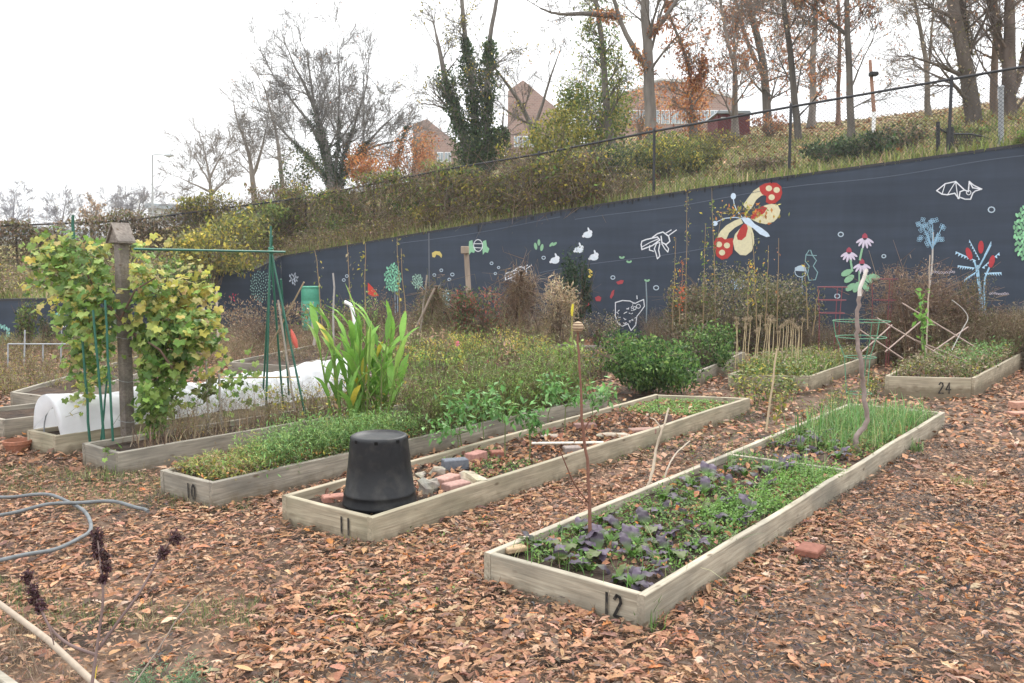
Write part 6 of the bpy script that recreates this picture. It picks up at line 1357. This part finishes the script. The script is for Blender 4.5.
sh(577, 343, 17, 104, 2600, .07, [(.03, .06, .03), (.045, .085, .035), (.02, .045, .02)], 9, 'narrow dark evergreen growing against the wall'); sh(432, 352, 30, 70, 1200, .045, BRN + OLV, 10, 'wispy brown brush with leaning poles left of the rose bush')
sh(340, 352, 38, 52, 1300, .06, BRN + OLV + GRN, 11, 'mixed brown and green brush behind the canna'); sh(385, 350, 24, 66, 700, .05, BRN + [(.14, .12, .09)], 12, 'dark brown brush below the red painted triangle'); sh(370, 356, 18, 72, 500, .06, [(.16, .26, .07), (.22, .30, .08)], 13, 'light green leafy plant in front of the red triangle')
sh(28, 352, 11, 60, 600, .07, GRN + OLV, 14, 'slim green shrub climbing the left wall'); sh(48, 352, 9, 42, 450, .06, DGRN + OLV, 15, 'small dark shrub beside the slim one at left'); sh(545, 345, 12, 30, 300, .05, TAN, 16, 'pale tan tuft at the foot of the twig teepee')
sh(1010, 364, 24, 40, 900, .06, GRN + OLV, 17, 'green shrub at the right edge by bed 24', zb=0.0); sh(440, 348, 13, 46, 260, .08, [(.10, .30, .10), (.16, .34, .12)], 18, 'bright green leafy plant left of the rose bush')
sh(600, 348, 28, 40, 900, .045, TAN + OLV + [(.3, .3, .28)], 19, 'silvery dry plants in front of the painted raccoon'); sh(1000, 360, 30, 52, 900, .05, OLV + BRN, 20, 'brown weedy shrub below the painted sumac'); sh(850, 354, 16, 44, 400, .05, GBR, 21, 'thin twiggy shrub left of the crooked stake'); sh(965, 358, 24, 62, 800, .05, OLV + BRN + GRN, 22, 'olive shrub between the pale pole and the painted sumac')
PK = [(.34, .20, .15), (.26, .17, .12), (.38, .22, .17)]; LG = [(.20, .30, .07), (.15, .24, .05), (.27, .34, .10)]; MG = [(.09, .16, .04), (.13, .21, .05), (.18, .25, .08)]
for i, (x, y, rp, hp, n, pal, lab) in enumerate(((424, 398, 20, 60, 700, LG + MG, 'light green leafy weed just right of the canna'), (452, 396, 18, 52, 520, YG + LG, 'yellowish weed between canna and pepper plants'), (480, 398, 20, 50, 620, MG, 'mid green weed behind the leftmost pepper plant'), (508, 390, 18, 52, 480, PK + OLV, 'pinkish dried weed behind the tall goldenrod'), (536, 392, 20, 50, 620, MG + LG, 'green weed behind the tallest pepper plant'), (566, 386, 16, 48, 480, LG, 'light green weed left of the tall red brown stalk'), (412, 376, 20, 58, 520, TAN + OLV, 'tan seedy weed behind the canna'), (440, 372, 20, 44, 480, PK, 'pinkish brown weed below the rose bush'), (470, 372, 16, 46, 380, YG + YEL, 'golden olive weed below the rose bush'), (500, 372, 18, 42, 420, TAN + BRN, 'straw coloured weed in front of the teepee'), (532, 372, 16, 38, 380, OLV + LG, 'olive weed at the right foot of the teepee'), (560, 374, 14, 28, 260, LG + MG, 'small green weed at the old bed of dead twigs'), (395, 392, 16, 52, 420, MG + OLV, 'dark green weed touching the canna stems'))):
    sh(x, y, rp, hp, int(n * .8), .085, [tuple(np.array(c_) * 1.25) for c_ in pal], 60 + i, lab, 'leafy_weed', 'weed', shell=.15, grp_='leafy weeds behind bed 10', T=LEAF if i % 2 else LEAFN)
for x, y in ((457, 344), (487, 362)):
    g = G(); c = V(*at_Y(x, y, 12.2)); n = 22; d = R.normal(0, 1, (n, 3)); d /= np.linalg.norm(d, axis=1, keepdims=True); g.inst(LEAF, np.tile(c, (n, 1)), rnd_rots(n), np.full(n, .055), pick([(.75, .16, .30), (.80, .25, .40)], n, .1)); g.frust([c], [c - V(0, 0, .5)], .004, .004, 4, (.1, .15, .05))
    tag(g.build('pink_flower', 'leaf', None, org=c), 'single pink bloom on the rose bush' if x == 457 else 'pink bloom among weeds below the rose bush', 'flower')
# teepees of poles smothered in dead vines
def teepee(label, apex, feet, Y, n, pal, seed, tang, name='bean_teepee'):
    q = np.random.default_rng(seed); a = V(*at_Y(*apex, Y)); b = V(a[0], Y, 0); e = empty(name, b, label, 'teepee', 'bean teepees')
    for x, y in feet: g = G(b); f = Z0(x, y); g.tube([f, a + (a - f) * .06], .014, 6, (.16, .12, .09)); g.build('pole', 'stem', e)
    g = G(b); m = n; t = q.uniform(.2, 1, (m, 1)) ** .5; F3 = np.array([Z0(x, y) for x, y in feet]); k = q.integers(0, len(feet), m); k2 = (k + 1) % len(feet); u = q.uniform(0, 1, (m, 1)); P = (F3[k] * u + F3[k2] * (1 - u)) * (1 - t) + a * t + q.normal(0, .12, (m, 3)); d = q.normal(0, .16, (m, 3)); d[:, 2] -= .12; g.frust(P, P + d, .005, .002, 3, pick(pal, m)); P2 = P + d; g.frust(P2, P2 + q.normal(0, .12, (m, 3)), .003, .0015, 3, pick(pal, m))
    g.inst(LEAFN, P, rnd_rots(m), R.uniform(.6, 1.4, m) * .08, pick(pal, m)); g.build('dead_vines', 'leaf', e)
teepee('dark teepee of poles draped in dead brown vines', (521, 276), ((512, 352), (545, 350), (530, 342), (500, 345)), 14.5, 750, BRN + [(.15, .09, .06)], 1, 0)
teepee('slanted pole teepee with thin dry vines left of the rose bush', (436, 290), ((405, 348), (425, 352), (460, 345), (440, 340)), 15, 420, BRN + OLV, 2, 0)
sh(556, 352, 22, 84, 3600, .075, [(.42, .32, .20), (.32, .24, .15), (.50, .42, .28)], 24, 'straw coloured heap of dead vine right of the dark teepee', T=LEAFN)
# tall dry stalks before the wall
def tallstalk(x0, y0, x1, y1, Y, label, seed, leaf=YG, n=26, col=(.26, .19, .11), fl=None, sz=.06):
    q = np.random.default_rng(seed); a = V(*at_Y(x0, y0, Y)); b = V(*at_Y(x1, y1, Y)); e = empty('tall_stalk', a, label, 'stalk', 'tall stalks before the wall'); g = G(a); m = 9; u = np.linspace(0, 1, m)[:, None]; P = a + (b - a) * u + np.cumsum(q.normal(0, .008, (m, 3)), 0); g.tube(P, np.linspace(.010, .004, m), 6, col); g.build('stem', 'stem', e)
    g = G(a); t = q.uniform(.25, 1, (n, 1)); P = a + (b - a) * t + q.normal(0, .035, (n, 3)); g.inst(LEAF, P, rnd_rots(n), R.uniform(.5, 1.3, n) * sz, pick(leaf, n)); g.build('foliage', 'leaf', e)
YL = [(.50, .40, .06), (.34, .34, .08), (.20, .26, .07), (.55, .32, .06)]
for a in ((324, 345, 317, 250, 12, 'brown stalk with pale pods right of the pole frame', 1, TAN + YG, 26), (354, 345, 349, 244, 12, 'thin dry stalk above the white hooked pipe', 2, TAN + OLV, 20), (365, 345, 363, 243, 12, 'straight stalk left of the red painted triangle', 3, YG, 30), (402, 345, 396, 238, 12.5, 'brown stalk right of the leaf-covered painted tree', 4, OLV + YG, 36), (407, 345, 402, 246, 12.5, 'slimmer stalk beside the brown stalk by the painted tree', 5, OLV, 16), (520, 345, 516, 258, 15, 'thin stalk above the smaller painted bee', 6, BRN, 10),
          (686, 330, 688, 190, 16, 'tall climbing stalk right of the large painted bee', 7, YL + OLV, 60), (673, 330, 676, 238, 16, 'yellow leaved stalk between bee and butterfly', 8, YL, 50), (703, 330, 706, 225, 15.5, 'leafy yellow stalk at the lower wing of the painted butterfly', 9, YL + GRN, 90), (716, 330, 713, 186, 16, 'slender yellow green stalk left of the painted butterfly', 10, YL + GRN, 60), (757, 330, 754, 232, 15, 'dark stem below the painted butterfly body', 11, YL, 30), (777, 330, 779, 238, 15, 'thin red brown stem right of the painted butterfly', 12, RUST, 8), (764, 330, 766, 246, 15, 'leafy stem under the butterfly', 13, YL + GRN, 30), (748, 320, 752, 262, 14.5, 'short bright yellow leaved stalk below the painted butterfly', 14, YL, 60),
          (680, 325, 683, 262, 15.5, 'stalk with red leaves below the large painted bee', 15, [(.55, .08, .05), (.5, .16, .05)], 60), (808, 330, 806, 262, 13.5, 'olive stalk by the painted cactus', 16, YG, 26), (812, 335, 820, 290, 13.5, 'crooked bare stem left of the red cage', 17, OLV, 10)): tallstalk(*a)
# leaves overlapping the butterfly head: creeper
p = V(*at_Y(742, 212, 16.9)); g = G(); n = 120; P = p + R.normal(0, 1, (n, 3)) * V(.32, .06, .09); g.inst(LEAF, P, rnd_rots(n), R.uniform(.05, .11, n), pick([(.45, .36, .06), (.40, .34, .08), (.5, .2, .06), (.22, .24, .06)], n)); pb2 = V(*at_Y(716, 330, 16.6)); g.tube([pb2, V(*at_Y(714, 260, 16.7)), V(*at_Y(722, 212, 16.8)), V(*at_Y(765, 208, 17.0))], .008, 5, (.2, .15, .09))
tag(g.build('creeper', 'leaf', None, org=pb2), 'yellow creeper leaves hanging across the painted butterfly head', 'creeper')

# --- bed 23: dry seed stalks
def seedstalk():
    e = empty('seed_stalk', (0, 0, -5), '', 'seed stalk', 'dry seed stalks in bed 23'); g = G(); g.tube([(0, 0, 0), (.008, 0, .3), (-.006, .005, .58), (0, 0, .72)], [.0065, .006, .005, .004], 6, (.48, .38, .23)); g.build('stem', 'stem', e)
    g = G(); n = 70; d = R.normal(0, 1, (n, 3)); d /= np.linalg.norm(d, axis=1, keepdims=True); d[:, 2] = d[:, 2] * .9 + .25; d *= R.uniform(.5, 1.1, (n, 1)); g.frust(np.tile(V(0, 0, .71), (n, 1)), V(0, 0, .71) + d * .04, .0012, .001, 3, (.45, .36, .25)); g.inst(LEAF, V(0, 0, .71) + d * .04, rnd_rots(n), np.full(n, .018), pick(TAN, n)); g.build('seed_head', 'leaf', e); return e
sp = seedstalk(); k = 0; SS = []
for x, y in [(738, 366), (742, 370), (747, 365), (752, 369), (757, 366), (748, 372), (762, 371), (768, 366), (772, 370), (777, 366), (782, 371), (787, 367), (790, 372), (795, 367), (798, 371), (745, 360), (765, 360), (785, 361), (792, 362), (800, 364), (755, 373), (776, 374), (735, 371), (796, 374), (768, 374), (788, 358)]:
    p = Z0(x, y, .17); lb = 'dry tan seed stalk in the left half of bed 23' if x < 766 else 'dry tan seed stalk in the right half of bed 23'; s_ = R.uniform(.8, 1.1)
    if k == 0: o = sp; o.location = tuple(p)
    else: o = copy_tree(sp, p, R.uniform(0, 6.3), scale=s_)
    SS.append((x, y, o)); o['label'] = lb; o.rotation_euler = (R.normal(0, .05), R.normal(0, .06), R.uniform(0, 6.3)); k += 1
for rw, f_ in (('front', lambda y: y >= 370), ('middle', lambda y: 366 <= y < 370), ('back', lambda y: y < 366)):
    for i, (x, y, o) in enumerate(sorted([t_ for t_ in SS if f_(t_[1])], key=lambda t_: t_[0])): o['label'] = f'dry tan seed stalk, {ORD[i]} from left in the {rw} row of bed 23'
g = G(); P = sample_quad(sub(Q23, .02, .98, .0, .45), 900); grass(g, P, .16, .32, [(.16, .26, .07), (.3, .32, .12), (.2, .3, .08)], 1, .35); P = sample_quad(sub(Q23, .0, .98, .0, .5), 300); weeds(g, P, .16, .3, OLV, YG + TAN + GRN, .05, 10, .3)
P = sample_quad(sub(Q23, .0, .98, .5, 1), 300); weeds(g, P, .16, .15, BRN, YG + GRN + TAN, .04, 6, .4)
P = sample_quad(gquad([(735, 412), (800, 412), (800, 385), (735, 385)]), 90); weeds(g, P, 0, .5, OLV + BRN, YG + GRN, .06, 14, .25); P = sample_quad(gquad([(790, 430), (830, 420), (900, 385), (860, 385)]), 90); weeds(g, P, 0, .25, OLV, GRN + YG, .04, 8, .3)
tag(g.build('bed_grass', 'leaf'), 'green grass and weeds in and before bed 23', None, kind='stuff')
# --- tomato cages
def cage(px, Y, rings_, col, label, mname, r_=None):
    b = V((px - 512) / F * Y, Y, 0); e = empty('tomato_cage', b, label, 'tomato cage', 'tomato cages'); R3 = []
    for y, rp in rings_:
        z = at_Y(px, y, Y)[2]; rr = rp * Y / F; an = np.arange(20) * 2 * math.pi / 20; g = G(b); g.tube(np.array([(b[0] + math.cos(t) * rr, Y + math.sin(t) * rr, z) for t in an]), .006, 6, col, closed=True); g.build('ring', mname, e); R3.append((rr, z))
    for k in range(3):
        t = k * 2.09 + .5; g = G(b); g.tube([(b[0] + math.cos(t) * rr_, Y + math.sin(t) * rr_, zz) for rr_, zz in R3] + [(b[0] + math.cos(t) * R3[-1][0] * .9, Y + math.sin(t) * R3[-1][0] * .9, -.02)], .006, 6, col); g.build('upright', mname, e)
M['wiregreen'] = mat('wiregreen', (.10, .25, .15), rough=.4); M['wirered'] = mat('wirered', (.20, .05, .06), rough=.5)
cage(862, 10.8, ((321, 27), (337, 24), (357, 15), (393, 12)), (.1, .3, .15), 'green wire tomato cage beside the crooked stake', 'wiregreen')
cage(832, 13.6, ((287, 14), (300, 13), (313, 12)), (.3, .05, .05), 'thin red wire cage before the painted cactus', 'wirered')
cage(884, 14.2, ((279, 12), (300, 11)), (.3, .05, .05), 'red wire cage hidden behind the dry heap in bed 24', 'wirered')
# --- bed 24
e = empty('stick_trellis', Z0(905, 370, .24), 'low trellis of crossed pinkish sticks over bed 24', 'trellis'); eo = np.array(e.location)
for (x0, y0, Y0, x1, y1, Y1) in ((860, 330, 11.9, 905, 360, 11.6), (877, 318, 12.2, 945, 358, 11.6), (902, 303, 12.6, 975, 347, 11.9), (932, 352, 11.9, 968, 327, 12.6), (885, 352, 11.8, 925, 318, 12.5), (862, 352, 11.7, 892, 325, 12.4), (915, 340, 11.8, 968, 362, 11.7)):
    g = G(eo); g.tube([at_Y(x0, y0, Y0), at_Y(x1, y1, Y1)], .011, 6, (.31, .235, .20)); g.build('stick', 'stem', e)
for lab, x, y, rp, hp, n, pal, sd in (('tangled brown heap of dry stems in bed 24', 908, 358, 44, 104, 5200, BRN + [(.24, .14, .10), (.3, .22, .16)], 41), ('dry brown stems at the right of the heap in bed 24', 960, 357, 30, 84, 2600, BRN + OLV, 42)):
    Y = at_z(x, y, .2)[1] + .6; eb = bush('dead_shrub', lab, x, y, Y, rp * Y / F, hp * Y / F / 1.9, n, .055, pal, sd, group='dead shrubs in bed 24', z=.22, T=LEAFN, shell=.1, stemcol=(.20, .13, .09))
    g = G(eb.location); m = 420; c = V(*at_Y(x, y - hp * .5, Y)); P = c + R.normal(0, 1, (m, 3)) * V(.34, .25, .30); g.frust(P, P + R.normal(0, .17, (m, 3)), .006, .003, 3, pick(BRN + [(.3, .2, .15)], m)); tag(g.build('dead_twigs', 'leaf', eb), kind='stuff')
g = G(); P = sample_quad(sub(Q24, .03, .97, .0, .95), 800); weeds(g, P, .22, .26, TAN + BRN, GRN + YG + OLV + BRN + TAN + TAN, .05, 9, .35); P = sample_quad(sub(Q24, .4, .97, .1, .95), 160); weeds(g, P, .22, .34, GRN, [(.12, .24, .07), (.18, .3, .09)], .05, 12, .35); grass(g, sample_quad(sub(Q24, .0, .97, .0, .6), 300), .22, .25, GRN + TAN, 1, .5)
tag(g.build('bed_weeds', 'leaf'), 'weeds and herbs filling bed 24', None, kind='stuff')
tallstalk(925, 362, 922, 292, 11.6, 'fresh green leafy stem in the middle of bed 24', 51, [(.14, .30, .06), (.2, .36, .08)], 70, (.12, .2, .06), sz=.09)
tallstalk(777, 425, 780, 395, 8.6, 'yellowing sprig on the path before bed 23', 52, YG, 20, (.2, .2, .08))
g = G(); P = smooth([at_Y(*p) for p in ((952, 350, 11.8), (962, 330, 11.8), (968, 318, 11.8), (962, 308, 11.8), (952, 300, 11.8))], 4); g.tube(P, .006, 5, (.5, .48, .45)); tag(g.build('wire_loop', 'stem', None, org=P[0]), 'pale bent wire arching over the right of bed 24', 'wire')
# --- left: small white box on pole
p = Z0(62, 352); e = empty('bird_box', p, 'small white box on a thin pole before the left wall', 'bird box'); g = G(p); t = V(*at_Y(61.5, 326, p[1])); g.tube([p, t], .012, 6, (.5, .5, .5)); g.build('pole', 'grey', e)
g = G(p); g.box(t + V(0, 0, .05), (.11, .10, .15), (.8, .78, .76), bev=.006); g.box(t + V(0, 0, .135), (.15, .14, .015), (.7, .7, .7)); g.build('box', 'white', e); g = G(p); g.frust([t + V(0, -.048, .06)], [t + V(0, -.056, .06)], .018, .018, 12, (.02, .02, .02), cap=True); g.build('hole', 'black', e)
# straight frames of pipe at left
e = empty('pipe_frame', Z0(30, 372), 'low frame of thin white pipes among the far left weeds', 'pipe frame'); o_ = np.array(e.location)
for a, b in (((8, 344, 14), (72, 344, 14)), ((61, 344, 14), (61, 362, 14)), ((24, 372, 14), (25, 330, 14)), ((8, 344, 14), (8, 368, 14)), ((43, 344, 14), (43, 362, 14))):
    g = G(o_); g.tube([at_Y(*a), at_Y(*b)], .012, 6, (.6, .6, .58)); g.build('pipe', 'grey', e)
# --- foreground bottom left
def hyssop(P, heads, label, seed, extra=()):
    q = np.random.default_rng(seed); P = smooth([at_Y(*p) for p in P], 4); e = empty('dried_flower', P[0], label, 'dried flower', 'dried flower stalks in the near left corner'); g = G(P[0]); g.tube(P, np.linspace(.005, .0025, len(P)), 6, (.17, .12, .11))
    for E_ in extra: E2 = smooth([at_Y(*p) for p in E_], 3); g.tube(E2, np.linspace(.003, .0015, len(E2)), 5, (.17, .12, .11))
    g.build('stem', 'stem', e); g = G(P[0])
    for x, y, Y, r in heads:
        c = V(*at_Y(x, y, Y)); n = 150; d = q.normal(0, 1, (n, 3)); d /= np.linalg.norm(d, axis=1, keepdims=True); g.inst(LEAF, c + d * r * q.uniform(.2, 1, (n, 1)), rnd_rots(n), R.uniform(.4, 1, n) * .018, pick([(.06, .028, .035), (.09, .04, .05), (.10, .06, .05)], n))
    g.build('flower_head', 'leaf', e)
hyssop([(92, 684, 2.35), (98, 640, 2.4), (103, 600, 2.42), (101, 570, 2.45), (97, 535, 2.5)], [(97, 534, 2.5, .022), (97, 545, 2.5, .015), (99, 554, 2.48, .02), (105, 557, 2.48, .016), (106, 567, 2.46, .016), (103, 579, 2.44, .011)], 'upright dried flower stalk with dark whorled heads', 1)
hyssop([(98, 650, 2.4), (118, 622, 2.42), (140, 592, 2.45), (155, 565, 2.5), (168, 545, 2.5), (178, 535, 2.5)], [(176, 538, 2.5, .022), (163, 553, 2.5, .016)], 'dried flower stalk leaning right beside the upright one', 2)
hyssop([(96, 655, 2.4), (70, 645, 2.4), (52, 630, 2.42), (42, 612, 2.42), (33, 592, 2.45), (28, 578, 2.45)], [(27, 577, 2.45, .02), (32, 590, 2.45, .02), (35, 600, 2.44, .019), (41, 607, 2.43, .02)], 'dried flower stalk leaning left with plum coloured heads', 3, [[(42, 612, 2.42), (50, 630, 2.4), (54, 645, 2.4)]])
stick([(134, 684, 2.5), (158, 650, 2.6), (180, 615, 2.7), (203, 590, 2.8)], .003, (.2, .16, .13), 'thin bare twig right of the dried flower stalks', 'twig', 'twig')
g = G(); P = [at_z(-30, 582, .22), at_z(48, 640, .18), at_z(112, 700, .14)]; g.tube(P, .0125, 10, (.33, .27, .21)); tag(g.build('wooden_dowel', 'stem', None, smooth=True, org=P[0]), 'round grey wooden dowel lying diagonally in the lower left corner', 'dowel')
g = G(); a = V(*at_z(-40, 650, .12)); b = V(*at_z(45, 712, .12)); d = b - a; L_ = np.linalg.norm(d); g.box((a + b) / 2 - V(0, 0, .04), (L_, .035, .12), rot=rots([math.atan2(d[1], d[0])])[0], bev=.004); tag(g.build('timber_edge', 'pine_old', None, org=a), 'weathered timber edge in the bottom left corner', 'timber edge')
g = G(); P = sample_quad(gquad([(-60, 690), (95, 690), (40, 620), (-60, 600)]), 1500); grass(g, P, .0, .10, [(.30, .22, .15), (.22, .16, .12), (.38, .30, .21)], .5, 1.1); tag(g.build('dead_straw', 'leaf'), 'dead straw in the lower left corner', None, kind='stuff')
g = G(); b_ = Z0(92, 700); archleaf(g, b_, 1.2, .13, .008, 1.5, 1.2, 0, (.55, .42, .07), None, 6, 3, .2); tag(g.build('leaf_blade', 'leaf', None, org=b_), 'single yellow leaf blade at the bottom edge beside the dried stalk', 'leaf blade')
for x, y, h_, lab, sd in ((188, 700, .16, 'rosemary sprig at the bottom edge, tallest of the three', 1), (142, 702, .12, 'rosemary sprig left of the tallest one at the bottom edge', 2), (262, 704, .08, 'small rosemary tip at the bottom edge, rightmost', 3)):
    p = Z0(x, y, 0); g = G(); P = p[:2] + R.normal(0, .03, (9, 2)); weeds(g, P, 0, h_, [(.14, .16, .08)], [(.16, .26, .14), (.2, .32, .17), (.12, .2, .1)], .026, 60, .2, T=(LEAF[0] * V(1, .35, 1), LEAF[1]), rad=.002); tag(g.build('rosemary', 'leaf', None, org=p), lab, 'rosemary', 'rosemary sprigs')

# ------------------------------------------------------------------ haze
g = G(); g.box((0, 300, 9.5), (1900, 1300, 22)); hz = g.build('haze', 'white', None); hz.data.materials.clear()
m = bpy.data.materials.new('haze_air'); m.use_nodes = True; n = m.node_tree; n.nodes.clear()
vo = n.nodes.new('ShaderNodeVolumePrincipled'); vo.inputs['Color'].default_value = (.97, .98, 1, 1); vo.inputs['Density'].default_value = .0008; vo.inputs['Anisotropy'].default_value = .2
ou = n.nodes.new('ShaderNodeOutputMaterial'); n.links.new(vo.outputs[0], ou.inputs['Volume']); hz.data.materials.append(m); tag(hz, 'thin pale autumn haze in the air', None, kind='stuff')
